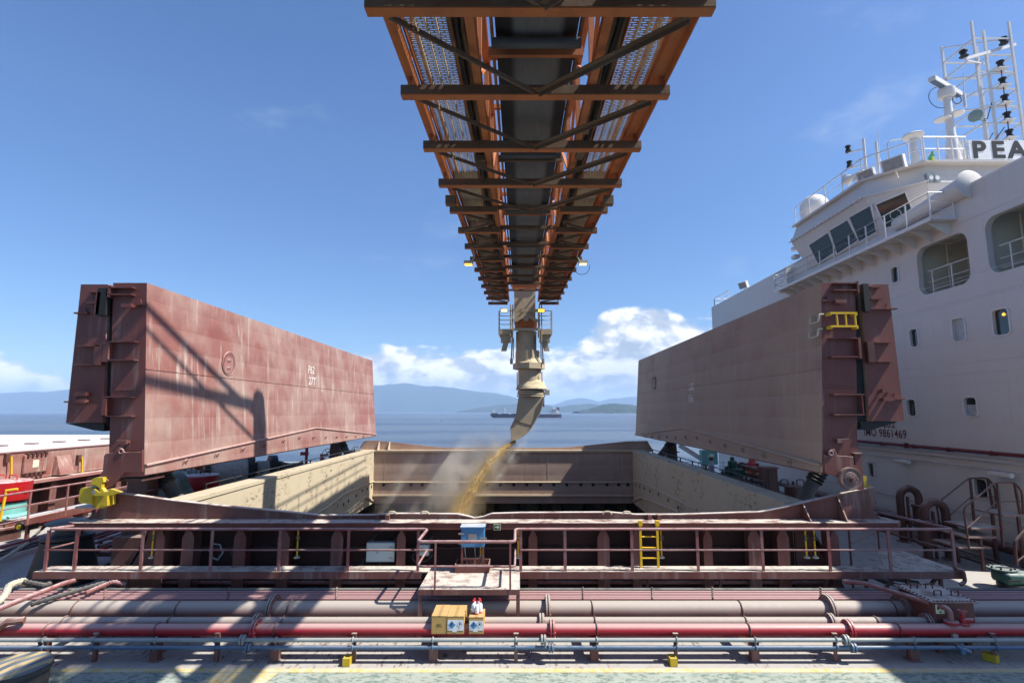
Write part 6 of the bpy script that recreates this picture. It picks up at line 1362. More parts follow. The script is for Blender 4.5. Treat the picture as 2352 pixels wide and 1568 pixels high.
tag(m.build('grain_stream', grain_mat(), org=pc[0], normals=False), 'golden brown stream of meal pouring from the spout into the hold', 'grain', kind='stuff')
a_, b_, c_q = pc[0], pc[3], pc[6]      # parabola x(z) of the fall, and its drift towards the near side
_d = (b_.x - a_.x) / (b_.z - a_.z); _e = (c_q.x - b_.x) / (c_q.z - b_.z); _k2 = (_e - _d) / (c_q.z - a_.z)
SCURVE = (a_.x - _d * a_.z + _k2 * a_.z * b_.z, _d - _k2 * (a_.z + b_.z), _k2)
SYT, SZT, SYK = pc[0].y, pc[0].z, (pc[6].y - pc[0].y) / (pc[6].z - pc[0].z)
def dust_mat():
    m = bpy.data.materials.new('grain_dust'); m.use_nodes = True; nt = m.node_tree; nt.nodes.remove(nt.nodes['Principled BSDF']); t = NT(nt)
    P = t.n('NewGeometry', out=0); x, y, z = t.xyz(P)
    n = t.noise(t.n('VectorMath', {0: t.scl(P, (1.0, .8, .85)), 1: (.0, .0, .3)}, operation='ADD'), .62, 4.0, .62, dist=.6)
    # thickest beside and below the stream, thinning out towards the top and the left, with torn edges
    P2 = t.n('VectorMath', {0: t.scl(P, (.7, .4, .7)), 1: (7.3, 2.1, .4)}, operation='ADD')
    wob = t.m('SUBTRACT', t.noise(P2, .9, 5.0, .62), .5); wob2 = t.m('SUBTRACT', t.noise(P, 1.7, 4.0, .6), .5)
    cx = t.m('ADD', t.m('MULTIPLY', t.m('SUBTRACT', z, 3.2), .80), -1.1)
    dx = t.m('ADD', t.m('SUBTRACT', x, cx), t.m('ADD', t.m('MULTIPLY', wob, 4.5), t.m('MULTIPLY', wob2, 1.6)))
    fx_ = t.m('MULTIPLY', t.ss(dx, -5.0, -.4), t.ss(dx, .2, 1.6, 1, 0))
    fz_ = t.m('MULTIPLY', t.ss(t.m('ADD', z, t.m('MULTIPLY', wob, 2.6)), 2.3, 4.4, 1, 0), t.ss(z, -5, -2.0))
    fy_ = t.m('MULTIPLY', t.ss(y, 28.6, 30.4), t.ss(y, 31.8, 33.4, 1, 0))
    den = t.m('MULTIPLY', t.m('MULTIPLY', fx_, fz_), fy_)
    den = t.m('MULTIPLY', t.m('MULTIPLY', den, t.ss(n, .36, .70)), 1.0)
    # the loose outer veil of the falling meal itself
    k0, k1, k2 = SCURVE
    sxx = t.m('ADD', t.m('ADD', k0, t.m('MULTIPLY', z, k1)), t.m('MULTIPLY', t.m('MULTIPLY', z, z), k2))
    syy = t.m('ADD', SYT, t.m('MULTIPLY', t.m('SUBTRACT', z, SZT), SYK))
    wd = t.lin(z, -4.0, SZT, 1.25, .12)
    fine = t.m('SUBTRACT', t.noise(t.scl(P, (2.2, 2.2, 1.1)), 1.6, 6.0, .7), .5)
    ddx = t.m('DIVIDE', t.m('ADD', t.m('SUBTRACT', x, sxx), t.m('MULTIPLY', fine, t.m('MULTIPLY', wd, 1.1))), wd); ddy = t.m('DIVIDE', t.m('SUBTRACT', y, syy), wd)
    rr_ = t.m('SQRT', t.m('ADD', t.m('MULTIPLY', ddx, ddx), t.m('MULTIPLY', ddy, ddy)))
    st = t.m('MULTIPLY', t.m('MULTIPLY', t.ss(rr_, .25, 1.15, 1, 0), t.ss(z, SZT - .05, SZT + .05, 1, 0)), t.ss(fine, -.22, .18, .35, 1))
    v = t.n('VolumePrincipled', {'Color': t.mix(t.ss(st, 0, .25), (.86, .80, .70, 1), (.80, .63, .35, 1)), 'Density': t.m('ADD', t.m('MULTIPLY', den, 1.3), t.m('MULTIPLY', st, 5.5)), 'Anisotropy': .1})
    nt.links.new(v, nt.nodes['Material Output'].inputs['Volume']); return m
m = MB(); m.box(-8.8, 1.6, 28.6, 33.5, -5, 5.3); o = m.build('dust_cloud', dust_mat()); tag(o, 'pale dust drifting off the falling meal over the hold', 'dust', kind='stuff')
# ================================================================ PORT SIDE: NEXT HATCH, VENT, ROPES
nh = thing('neighbouring_hatch', 'next cargo hatch beyond the left folded cover, closed under a dusty white top', 'hatch', (-28, 24, 0))
NX = -20.6; ZC0, ZC1 = 2.48, 3.62
m = MB(); m.box(-42, NX, 14, 37.5, ZC0, ZC1); m.build('cover_side', MT['panel'], nh)
m = MB(); m.box(-42, NX + .04, 14, 37.5, ZC1 + .002, ZC1 + .05); m.build('cover_top', MT['coverwhite'], nh)
m = MB(); m.box(-42, NX - .25, 14.4, 37, .0, ZC0 - .002); m.build('coaming_wall', MT['reddark'], nh)
m = MB(); m.box(NX - .24, NX + .45, 14.2, 37.2, ZC0 - .16, ZC0 - .04); m.build('coaming_flange', MT['rib'], nh)
for k in range(11):
    y = 16.0 + k * 1.9; m = MB(); m.prism([(NX + .25, y - .16, zd(y)), (NX + .25, y - .16, ZC0 - .4), (NX + .25, y - .08, ZC0 - .17), (NX + .25, y + .08, ZC0 - .17), (NX + .25, y + .16, ZC0 - .4), (NX + .25, y + .16, zd(y))], (.03, 0, 0)); m.box(NX - .24, NX + .249, y - .012, y + .012, zd(y), ZC0 - .17); m.build('stay', MT['red'], nh)
for z, r in ((1.0, .05), (1.45, .04), (.7, .06)): m = MB(); m.tube([(NX + .4, 14.5, z), (NX + .4, 37, z)], r, 8); m.build('service_pipe', MT['firepipe'] if r == .06 else MT['rail'], nh)
for k in range(14): m = MB(); y = 15.5 + 1.6 * k; m.box(NX - 4.1, NX - 3.6, y, y + .25, ZC1 + .05, ZC1 + .10); m.build('cover_cleat', MT['red'], nh)
# access hatch, yellow hold-downs and wedge on the cover side
def nfx(u, v): return hx(u, v, NX)
a, b = nfx(52, 1045), nfx(98, 1083); m = MB(); m.box(NX + .002, NX + .14, a.y, b.y, b.z, a.z); ah = m.build('access_hatch', MT['panel'], nh, bevel=.04)
for k in range(5): m = MB(); y = a.y + (b.y - a.y) * (k + .5) / 5; m.box(NX + .05, NX + .2, y - .05, y + .05, a.z - .08, a.z + .08); m.box(NX + .05, NX + .2, y - .05, y + .05, b.z - .08, b.z + .06); m.build('dog', MT['reddark'], ah)
c = (a + b) / 2; m = MB(); m.box(NX + .142, NX + .15, c.y - .16, c.y + .12, c.z - .14, c.z + .16); m.build('sign', MT['signpale'], ah)
for u in (12, 177):
    p = nfx(u, 1060); m = MB(); m.box(NX + .002, NX + .12, p.y - .10, p.y + .08, p.z - .02, p.z + .32); m.build('hook_bracket', MT['reddark'], nh); m = MB(); m.bar((NX + .16, p.y + .05, p.z + .2), (NX + .2, p.y + .1, p.z - .5), .05, .07); m.build('hold_down_rod', MT['ladder'], nh)
p = nfx(137, 1075); m = MB(); m.prism([(NX + .002, p.y - .4, p.z - .25), (NX + .4, p.y - .4, p.z - .25), (NX + .06, p.y - .3, p.z + .55), (NX + .002, p.y - .3, p.z + .55)], (0, .75, 0)); m.build('wedge', MT['panel'], nh)
# walkway along that hatch
nw = thing('walkway', 'railed maroon walkway running away along the neighbouring hatch at left', 'walkway', (-18, 22, 0))
WX = -17.7; zw = 1.45
m = MB(); m.box(WX - .75, WX, 19.5, 36, zw - .04, zw); m.build('floor_plate', MT['coverwhite'], nw); m = MB(); m.box(WX + .002, WX + .03, 19.5, 36, zw - .2, zw + .02); m.build('toe_board', MT['red'], nw)
m = MB(); m.tube([(WX, 18.4, zw + .98), (WX, 36, zw + .98)], .034, 8); m.build('top_rail', MT['rail'], nw)
for f in (.5, .02): m = MB(); m.tube([(WX, 18.4, zw + f), (WX, 36, zw + f)], .022, 6); m.build('mid_rail', MT['rail'], nw)
for k in range(11): m = MB(); y = 19.6 + k * 1.6; m.bar((WX + .02, y, zw - .2), (WX + .02, y, zw + .97), .035, .07, (0, 1, 0)); m.build('rail_post', MT['rail'], nw)
for k in range(6): m = MB(); y = 20 + k * 3; m.bar((WX - .3, y, zd(y)), (WX - .3, y, zw - .05), .1, .1, (0, 1, 0)); m.build('leg', MT['red'], nw)
for k, (x, z, r) in enumerate(((-17.2, .45, .06), (-16.9, .45, .05), (-17.0, .68, .045))):
    m = MB(); m.tube([(x, 17, z + .2), (x, 36, z + .3)], r, 8); tag(m.build('deck_pipe', MT['steeldark' if k != 2 else 'firepipe']), ('dark thicker deck pipe under the left walkway rail', 'dark thinner deck pipe on the left deck beside the walkway', 'red deck pipe running below the left walkway floor')[k], 'pipe')
# mushroom ventilator at the left edge
vp = hz(22, 1238, DZ); vy = vp.y; R0 = .0
def vz(v): return hy(20, v, vy).z
def vr(u0, u1, v): return (hy(u1, v, vy).x - hy(u0, v, vy).x) / 2
vc = hy(6, 1150, vy).x
ve = thing('mushroom_ventilator', 'red capped mushroom ventilator with teal trunk at the left edge', 'ventilator', (vc, vy, DZ))
m = MB(); m.lathe([(.65, 0), (.65, .5)], (vc, vy, zd(vy)), n=32); m.build('base_trunk', MT['reddark'], ve)
m = MB(); m.lathe([(.76, vz(1213)), (.79, vz(1211)), (.79, vz(1207)), (.69, vz(1206)), (.69, vz(1192))], (vc, vy, 0), n=32); m.build('lower_flange', MT['red'], ve)
m = MB(); m.lathe([(.70, vz(1192)), (.84, vz(1186)), (.84, vz(1183)), (.72, vz(1178)), (.72, vz(1152))], (vc, vy, 0), n=36); m.build('trunk', MT['teal'], ve)
m = MB(); m.lathe([(.66, vz(1152)), (.66, vz(1147))], (vc, vy, 0), n=32); m.build('gap_ring', MT['rubber'], ve)
rv = .84; m = MB(); m.lathe([(rv - .02, vz(1147)), (rv, vz(1144)), (rv, vz(1105)), (rv - .04, vz(1103)), (.2, vz(1101) + .03)], (vc, vy, 0), n=40); m.build('cap', MT['ventred'], ve)
for dx in (-.1, .35): m = MB(); z = vz(1103); m.tube(rounded([(vc + dx - .2, vy, z), (vc + dx - .2, vy, z + .22), (vc + dx + .2, vy - .1, z + .22), (vc + dx + .2, vy - .1, z)], .06, 3), .022, 6); m.build('handle', MT['capred'], ve)
q = hy(64, 1130, vy - rv * .6); m = MB(); m.box(q.x - .07, q.x + .07, q.y - .09, q.y - .05, q.z - .07, q.z + .07); m.build('plate', MT['ventred'], ve)
a_ = hy(8, 1180, vy - .9); m = MB(); zt = vz(1118); m.tube([(a_.x - .1, a_.y, vz(1185)), (a_.x, a_.y, zt), (a_.x + .32, a_.y + .1, zt + .04)], .05, 8); m.build('clamp_handle', MT['ladder'], ve)
q = hy(50, 1208, vy - .5); m = MB(); m.cyl(q, q + V((0, -.12, 0)), .16, n=14); m.box(q.x - .14, q.x + .2, q.y, q.y + .5, q.z - .15, q.z + .12); m.build('actuator', MT['black'], ve); m = MB(); m.cyl(q + V((0, -.121, 0)), q + V((0, -.14, 0)), .09, n=14); m.build('gauge', MT['yellow'], ve)
# black tapered vent trunk behind the walkway end
cp = hz(168, 1335, DZ); cyy = cp.y; m = MB(); ct = hy(160, 1228, cyy).z; cxx = hy(153, 1250, cyy).x
kt = thing('fairlead_pedestal', 'black tapered mooring fairlead pedestal behind the left end of the walkway', 'pedestal', (cxx, cyy, DZ))
m = MB(); m.lathe([(.86, 0), (.60, ct - .12 - DZ)], (cxx, cyy, DZ), n=28); m.build('pedestal', MT['black'], kt)
m = MB(); m.lathe([(.62, 0), (.64, .02), (.64, .09), (.58, .11), (.50, .13), (.36, .14)], (cxx, cyy, ct - .08), n=28); m.build('rim', MT['black'], kt)
m = MB(); m.lathe([(.34, 0), (.34, .24), (.55, .27), (.60, .32), (.5, .36), (.05, .38)], (cxx + .05, cyy, ct + .06), n=28); m.build('roller', MT['steeldark'], kt)
# ropes on deck
def rope(pts, r, mat, label, n=8):
    P_ = [V(p) for p in pts]; out = []
    for i in range(len(P_) - 1):
        for k in range(8):
            t = k / 8; a, b, c, d = P_[max(i - 1, 0)], P_[i], P_[i + 1], P_[min(i + 2, len(P_) - 1)]
            out.append(.5 * ((2 * b) + (c - a) * t + (2 * a - 5 * b + 4 * c - d) * t * t + (3 * b - a - 3 * c + d) * t ** 3))
    out.append(P_[-1]); rr = [r * (1 + .16 * ((i % 2) * 2 - 1)) for i in range(len(out))]
    m = MB(); m.tube(out, rr, n); return tag(m.build('mooring_rope', MT[mat]), label, 'rope')
def on(u, v, z): return hz(u, v, z)
p0, p1, p2 = hy(-60, 1328, 15.6), hy(64, 1245, 19.0), hy(102, 1210, 21.0)
rope([p0, p0.lerp(p1, .5), p1], .06, 'rope', 'pale taut mooring rope slanting down to the left edge')
rope([p1, p2, hy(130, 1195, 22)], .045, 'ropedark', 'dark end of the taut mooring rope beside the black pedestal')
rope([hz(-25, 1400, 1.23), hz(10, 1368, 1.3), hz(22, 1345, 1.32), hz(52, 1334, 1.28), hz(56, 1340, 1.23)], .07, 'rope', 'pale rope looped over the pipes at the left edge')
rope([hz(52, 1335, 1.28), hz(80, 1340, 1.2), hz(105, 1344, 1.2), hz(122, 1334, 1.2), hz(135, 1326, 1.22)], .06, 'ropedark', 'dark rope lying left of the walkway foot over the pipes')
rope([hz(325, 1270, DZ + .06), hz(260, 1292, DZ + .06), hz(215, 1310, DZ + .06), hz(170, 1335, DZ + .08)], .055, 'ropedark', 'dark rope on the deck behind the left end of the walkway')
rope([hz(70, 1388, 1.15), hz(130, 1370, 1.22), hz(190, 1352, 1.22), hz(240, 1338, 1.22), hz(262, 1338, 1.15)], .05, 'ropedark', 'black hose crossing the pipes under the left walkway end')
rope([hz(196, 1362, 1.2), hz(235, 1345, 1.22), hz(262, 1336, 1.25), hz(290, 1342, 1.15)], .05, 'rail', 'short maroon hose lying under the left walkway end')
m = MB(); m.tube([hz(-10, 1400, 1.28), hz(60, 1372, 1.3), hz(150, 1338, 1.32), hz(175, 1332, 1.25)], .055, 10); tag(m.build('slanting_pipe', MT['rail']), 'slanting maroon pipe crossing the foreground pipes at the left edge', 'pipe')
m = MB(); p = hz(4, 1440, 1.05); m.tube([p + V((-.2, 0, -.1)), p + V((.1, 0, .1)), p + V((.35, .1, .1))], .07, 8); tag(m.build('pipe_end', MT['red']), 'maroon pipe stub with flange at the left edge of the pipes', 'pipe')
# striped mooring bitt, bottom left
bp_ = hz(15, 1580, .0); bt2 = hy(40, 1540, 11.0); m = MB(); br_ = .62
bo = thing('mooring_bitt', 'round mooring bitt with yellow and grey striped top in the bottom left corner', 'bitt', (hy(42, 1560, 10.1).x, 10.1, DZ))
cxb = hy(28, 1560, 10.1).x; zb2 = hy(60, 1549, 9.8).z
m = MB(); m.lathe([(.51, DZ + .009), (.51, zb2 - .1), (.555, zb2 - .08), (.555, zb2)], (cxb, 10.1, 0), n=32); m.build('bollard', MT['steeldark'], bo)
def stripes():
    m = bpy.data.materials.new('hazard_striped_paint'); m.use_nodes = True; t = NT(m.node_tree); b = m.node_tree.nodes['Principled BSDF']; P = t.n('NewGeometry', out=0); x, y, z = t.xyz(P)
    f = t.m('FRACT', t.m('MULTIPLY', t.m('ADD', x, t.m('MULTIPLY', y, -.35)), 3.6)); c = t.mix(t.m('GREATER_THAN', f, .5), (.42, .33, .17, 1), (.13, .15, .17, 1))
    m.node_tree.links.new(c, b.inputs['Base Color']); b.inputs['Roughness'].default_value = .7; return m
m = MB(); m.lathe([(.55, zb2 + .002), (.535, zb2 + .03), (.1, zb2 + .05)], (cxb, 10.1, 0), n=32); m.build('striped_top', stripes(), bo)

# ================================================================ BEHIND THE PORT COVER
wn = thing('mooring_winch', 'dark mooring winch with rope drum seen under the left cover', 'winch', hy(560, 1090, 27)); 
def wx(u, v, Y): return hy(u, v, Y)
c = hy(535, 1083, 26.5); zc = c.z
for (u0, u1, r, mt) in ((500, 506, .78, 'black'), (506, 552, .60, 'rope2'), (552, 560, .80, 'black'), (564, 580, .45, 'rope2'), (580, 590, .72, 'black')):
    if mt == 'rope2': MT.setdefault('rope2', paint('grey_wound_rope', (.50, .48, .44), dust=.1, grime=.5, rough=.95, bump=1.0, sc_=6))
    x0, x1 = hy(u0, 1083, 26.5).x, hy(u1, 1083, 26.5).x; m = MB(); d = V((.82, .57, 0)); L_ = (x1 - x0) / .6
    s0_ = (x0 - c.x) / .6; m.lathe([(r, 0), (r, L_)] if mt != 'rope2' else [(r * (1 + .05 * (k % 2)), L_ * k / 16) for k in range(17)], V((c.x, c.y, zc)) + d * s0_, d, 32); m.build('rope_drum' if mt == 'rope2' else 'drum_flange', MT[mt], wn)
x = hy(600, 1083, 26.5).x; m = MB(); m.lathe([(.2, 0), (.42, .3), (.25, .8), (.32, 1.3), (.4, 1.4)], V((c.x, c.y, zc)) + d * ((x - c.x) / .6 - .5), d, 24); m.build('warping_head', MT['steeldark'], wn)
p = hy(480, 1085, 26); m = MB(); m.prism([hy(455, 1108, 26), hy(466, 1078, 26), hy(490, 1068, 26), hy(496, 1112, 26), hy(490, 1125, 26)], (0, .8, 0)); m.build('gear_case', MT['black'], wn)
m = MB(); m.box(c.x - 2.6, c.x + 2.6, c.y - .6, c.y + 1.4, zd(26), zd(26) + .5); m.build('bed_frame', MT['black'], wn)
def drumvent(u0, u1, v0, v1, Y, label, mat, handles=True):
    a, b = hy(u0, v0, Y), hy(u1, v1, Y); r = (b.x - a.x) / 2; cx = (a.x + b.x) / 2; t = thing('mushroom_ventilator', label, 'ventilator', (cx, Y, zd(Y)))
    m = MB(); m.lathe([(r * .98, b.z), (r, b.z + .05), (r, a.z - .04), (r * .96, a.z), (.05, a.z + .06)], (cx, Y, 0), n=36); m.build('cap', MT[mat], t)
    m = MB(); m.lathe([(r * .8, zd(Y)), (r * .8, b.z)], (cx, Y, 0), n=28); m.build('trunk', MT[mat if mat == 'ventred' else 'reddark'], t)
    for dx in (-.3, .25): m = MB(); m.tube(rounded([(cx + dx - .12, Y, a.z), (cx + dx - .12, Y, a.z + .22), (cx + dx + .12, Y, a.z + .22), (cx + dx + .12, Y, a.z)], .06, 3), .02, 6); m.build('handle', MT['steeldark'], t)
    m = MB(); m.cyl((cx, Y, a.z), (cx, Y, a.z + .16), .04, n=8); m.build('spindle', MT['black'], t)
drumvent(422, 498, 1090, 1122, 22, 'dark red mushroom ventilator between the hydraulic ram and the winch', 'ventred')
drumvent(1803, 1843, 1116, 1146, 18.5, 'dark maroon drum ventilator beside the ram under the right cover', 'reddark')
# tarpaulin heap
def tarp(u, v, Y, sx_, sz_, label, seed):
    c = hy(u, v, Y); vs = []; fs = []; n, k_ = 22, 10
    for j in range(k_):
        for i in range(n):
            a = 2 * pi * i / n; e = (pi / 2) * j / (k_ - 1); nn = noise.fractal(V((cos(a) * 2 + seed, sin(a) * 2, e * 2)), .8, 2, 4)
            rr = 1 + .35 * nn; vs.append((c.x + sx_ * rr * cos(a) * cos(e), c.y + sx_ * rr * sin(a) * cos(e), c.z - sz_ + 2 * sz_ * sin(e) * (1 + .25 * nn)))
    for j in range(k_ - 1):
        for i in range(n): a = j * n + i; b = j * n + (i + 1) % n; fs.append((a, b, b + n, a + n))
    m = MB(); m.add(vs, fs); return tag(m.build('tarpaulin', MT['greentarp']), label, 'tarpaulin')
tarp(390, 1113, 20, .75, .42, 'crumpled grey tarpaulin heap left of the ram under the left cover', 1); tarp(425, 1100, 24, .7, .42, 'green canvas covered machine behind the dark red ventilator', 5)
# low guard rail along the coaming side, valve wheels, far ship rail
def lowrail(X, y0, y1, zb, label):
    t = thing('guard_rail', label, 'railing', (X, y0, zb)); 
    for dz in (.16, .34): m = MB(); m.tube([(X, y0, zb + dz), (X, y1, zb + dz)], .024, 6); m.build('bar', MT['black'], t)
    n = int((y1 - y0) / 1.7)
    for k in range(n + 1): m = MB(); y = y0 + (y1 - y0) * k / n; m.bar((X, y, zb - .6), (X, y, zb + .36), .05, .05, (0, 1, 0)); m.build('post', MT['black'], t)
lowrail(-10.15, 17.5, 33, 2.62, 'low black guard rail along the left side of the hatch coaming'); lowrail(8.2, 18, 33, 2.62, 'low black guard rail along the right side of the hatch coaming')
for u, v, r, lb in ((752, 1043, 11, 'left one of the two upright valve wheels by the far left pedestal'), (817, 1036, 9, 'right one of the two upright valve wheels by the far left pedestal')):
    Y = 33.6; c = hy(u, v, Y); R_ = r * Y / F_PX * 1.15; t = thing('handwheel_valve', lb, 'valve', c, 'valve wheels on the far deck'); m = MB(); m.ring(c, (.75, -.66, 0), R_, .022, 24, 6)
    for k in range(3): a = pi * k / 3; e = V((.66, .75, 0)) * cos(a) + V((0, 0, 1)) * sin(a); m.bar(c - e * R_, c + e * R_, .025, .025)
    m.build('wheel', MT['steel'], t); m = MB(); m.cyl(c, c + V((-.5, .4, -.1)), .07, n=10); m.cyl(c + V((-.5, .4, .0)), (c.x - .5, c.y + .4, zd(Y)), .10, n=10); m.build('stem', MT['rib'], t)
m = MB(); p = hy(660, 1089, 27); m.lathe([(.18, -.22), (.3, -.15), (.3, .1), (.15, .16), (.12, .3)], p, n=16); m.cyl(p - V((0, 0, .2)), (p.x, p.y, zd(27)), .1, n=8); tag(m.build('valve_actuator', MT['green']), 'small green valve actuator beside the winch head', 'valve')
sr = thing('ship_rail', 'white handrail along the far edge of the deck', 'railing', (-5, 41.8, .0))
for z in (DZ + .35, DZ + .65, DZ + .98): m = MB(); m.tube([(-44, 41.8, z), (16, 41.8, z)], .03, 6); m.build('bar', MT['whitemetal'], sr)
for k in range(32): m = MB(); x = -44 + k * 1.93; m.bar((x, 41.8, DZ), (x, 41.8, DZ + 1.0), .06, .06, (0, 1, 0)); m.build('post', MT['whitemetal'], sr)
sr2 = thing('deck_post', 'red post standing by the far rail left of the valve wheels', 'post', hy(704, 1060, 33)); m = MB(); p = hy(704, 1045, 33); m.cyl((p.x, 33, zd(33)), (p.x, 33, p.z + .8), .09, n=10); m.build('pole', MT['firepipe'], sr2); m = MB(); m.box(p.x - .35, p.x + .1, 32.9, 33.1, p.z, p.z + .2); m.build('bracket', MT['firepipe'], sr2)
random.seed(21)
for k in range(9):
    y = 17 + k * .8; x = -13.2 + random.uniform(-1.2, .6); z = 1.4 + random.uniform(-.3, .5)
rk_ = thing('pipe_rack', 'tangle of maroon pipes and railings under the left folded cover', 'pipe rack', (-14, 24, 0))
for k in range(7): m = MB(); x = -12.2 - k * .42; z = .9 + .12 * (k % 3); m.tube([(x, 17, z), (x, 34, z + .3)], .05 + .02 * (k % 2), 8); m.build('pipe', MT['rail' if k % 3 else 'firepipe'], rk_)
for k in range(8): m = MB(); y = 17.5 + 2.2 * k; m.box(-15.2, -11.9, y, y + .12, .72, .84); m.build('crossbar', MT['red'], rk_); 
for k in range(8):
    for x in (-15.1, -12.0): m = MB(); y = 17.5 + 2.2 * k; m.box(x - .05, x + .05, y + .01, y + .11, zd(y), .719); m.build('leg', MT['red'], rk_)

# ================================================================ BEHIND THE STARBOARD COVER
def gx(u, v, Y): return hy(u, v, Y)
pr_ = thing('pipe_manifold', 'cluster of maroon pipes with valves on the deck under the right cover', 'pipe manifold', hy(1740, 1100, 24))
for k, (v0, v1, r) in enumerate(((1070, 1085, .12), (1086, 1100, .10), (1100, 1112, .07))):
    a, b = hy(1698, v0, 24.5), hy(1775, v1, 22.5); m = MB(); m.cyl(a, b, r, n=12); pp = m.build('pipe', MT['red' if k else 'rail'], pr_)
    m = MB(); dd = (b - a).normalized(); m.cyl(a + dd * .1, a + dd * .2, r * 1.7, n=16); m.cyl(b - dd * .6, b - dd * .5, r * 1.7, n=16); m.build('flange', MT['red'], pp)
for k in range(9):
    q = hy(1690 + k * 12, 1096 + k * 2, 23.6); m = MB(); m.bar((q.x, q.y, zd(23)), (q.x, q.y, q.z + .1), .09, .09, (0, 1, 0)); m.build('support', MT['reddark'], pr_)
for u, v in ((1682, 1062), (1700, 1080), (1725, 1066)):
    q = hy(u, v, 24.2); m = MB(); m.lathe([(.12, -.25), (.2, -.12), (.2, .05), (.1, .1), (.08, .25)], q, n=14); m.build('valve', MT['green'] if u != 1725 else MT['capred'], pr_)
def rr_box(u0, u1, v0, v1, Y, d, name, mat, label, cat): a, b = hy(u0, v0, Y), hy(u1, v1, Y); m = MB(); m.box(a.x, b.x, Y, Y + d, zd(Y) if b.z < zd(Y) + .6 else b.z, a.z); return tag(m.build(name, MT[mat], bevel=.02), label, cat)
cbx = thing('deck_locker', 'dark maroon locker with double doors under the right cover', 'locker', hy(1770, 1110, 20.4)); a, b = hy(1742, 1076, 20.4), hy(1790, 1150, 20.4); m = MB(); m.box(a.x + .15, b.x, 20.4, 20.75, zd(20), a.z); m.build('locker_body', MT['reddark'], cbx); m = MB(); m.box((a.x + b.x) / 2 - .012, (a.x + b.x) / 2 + .012, 20.385, 20.398, .6, a.z - .05); m.build('door_gap', MT['rubber'], cbx); m = MB(); m.box(a.x + .11, b.x + .04, 20.36, 20.79, a.z + .001, a.z + .05); m.build('top', MT['red'], cbx)
gr_ = thing('fog_hose_reel', 'green machinery unit beside the white clad worker', 'machinery', hy(1690, 1090, 25.5)); a, b = hy(1668, 1085, 25.5), hy(1700, 1112, 25.5); m = MB(); m.box(a.x, b.x, 25.5, 26.2, zd(25), a.z); m.build('unit_body', MT['green'], gr_, bevel=.05); m = MB(); m.cyl(((a.x + b.x) / 2 - .3, 25.4, a.z + .1), ((a.x + b.x) / 2 + .4, 25.6, a.z + .1), .22, n=16); m.build('motor', MT['green'], gr_)
lb_ = thing('rescue_boat', 'bright orange rescue boat glimpsed beyond the pipes on the right', 'boat', hy(1750, 1075, 37.5)); a, b = hy(1690, 1062, 37.5), hy(1790, 1082, 37.5); m = MB()
nn = 13; vs = []; fs = []
for i in range(nn):
    t = i / (nn - 1); x = a.x + (b.x - a.x) * t; w = .9 * sin(pi * min(.97, max(.03, t))) ** .6
    for k in range(8): an = pi * k / 7; vs.append((x, 37.5 + w * cos(an), a.z - .2 - w * .75 * sin(an) + .1))
for i in range(nn - 1):
    for k in range(7): q = i * 8 + k; fs.append((q, q + 1, q + 9, q + 8))
m.add(vs, fs); m.build('boat_hull', MT['copper'], lb_); m = MB(); m.tube([(a.x, 36.7, a.z - .05), (b.x, 36.7, a.z - .05)], .07, 8); m.build('fender', MT['black'], lb_); m = MB(); m.box(a.x + 1.0, a.x + 1.6, 37.2, 37.7, a.z - .15, a.z + .5); m.build('console', MT['copper'], lb_)
# provision crane in cream beyond
pcn = thing('deck_crane', 'cream deck crane with slanted jib beyond the right cover corner', 'crane', hy(1612, 1085, 38)); p = hy(1617, 1075, 38); m = MB(); m.cyl((p.x, 38, -.2), (p.x, 38, p.z + .9), .2, n=14); m.build('post', MT['rope'], pcn); q = hy(1560, 1025, 38); m = MB(); m.bar((p.x, 38, p.z + .55), (q.x, 38, q.z + .1), .22, .3); m.build('jib', MT['whitemetal'], pcn); m = MB(); a = hy(1612, 1046, 37.8); m.box(a.x - .1, a.x + 1.0, 37.5, 38.0, a.z - .6, a.z + .4); m.build('cabinet', MT['teal'], pcn)
# ================================================================ PEOPLE
def skin_body(name, joints, edges, mat, parent):
    """one continuous body surface grown round a posed skeleton"""
    names = list(joints); me = bpy.data.meshes.new(name); org = ORG[parent.name]
    me.from_pydata([tuple(V(joints[n][0]) - org) for n in names], [(names.index(a), names.index(b)) for a, b in edges], [])
    o = bpy.data.objects.new(name, me); COL.objects.link(o); sk = o.modifiers.new('skin', 'SKIN')
    for i, n in enumerate(names):
        r = joints[n][1]; sv = me.skin_vertices[0].data[i]; sv.radius = (r, r) if not isinstance(r, tuple) else r; sv.use_root = (i == 0)
    sk.use_smooth_shade = True; sb = o.modifiers.new('sub', 'SUBSURF'); sb.levels = 2; sb.render_levels = 2
    dg = bpy.context.evaluated_depsgraph_get(); m2 = bpy.data.meshes.new_from_object(o.evaluated_get(dg)); bpy.data.objects.remove(o)
    m2.materials.clear(); m2.materials.append(mat); o = bpy.data.objects.new(name, m2); COL.objects.link(o); o.parent = parent; ORG[o.name] = org; return o
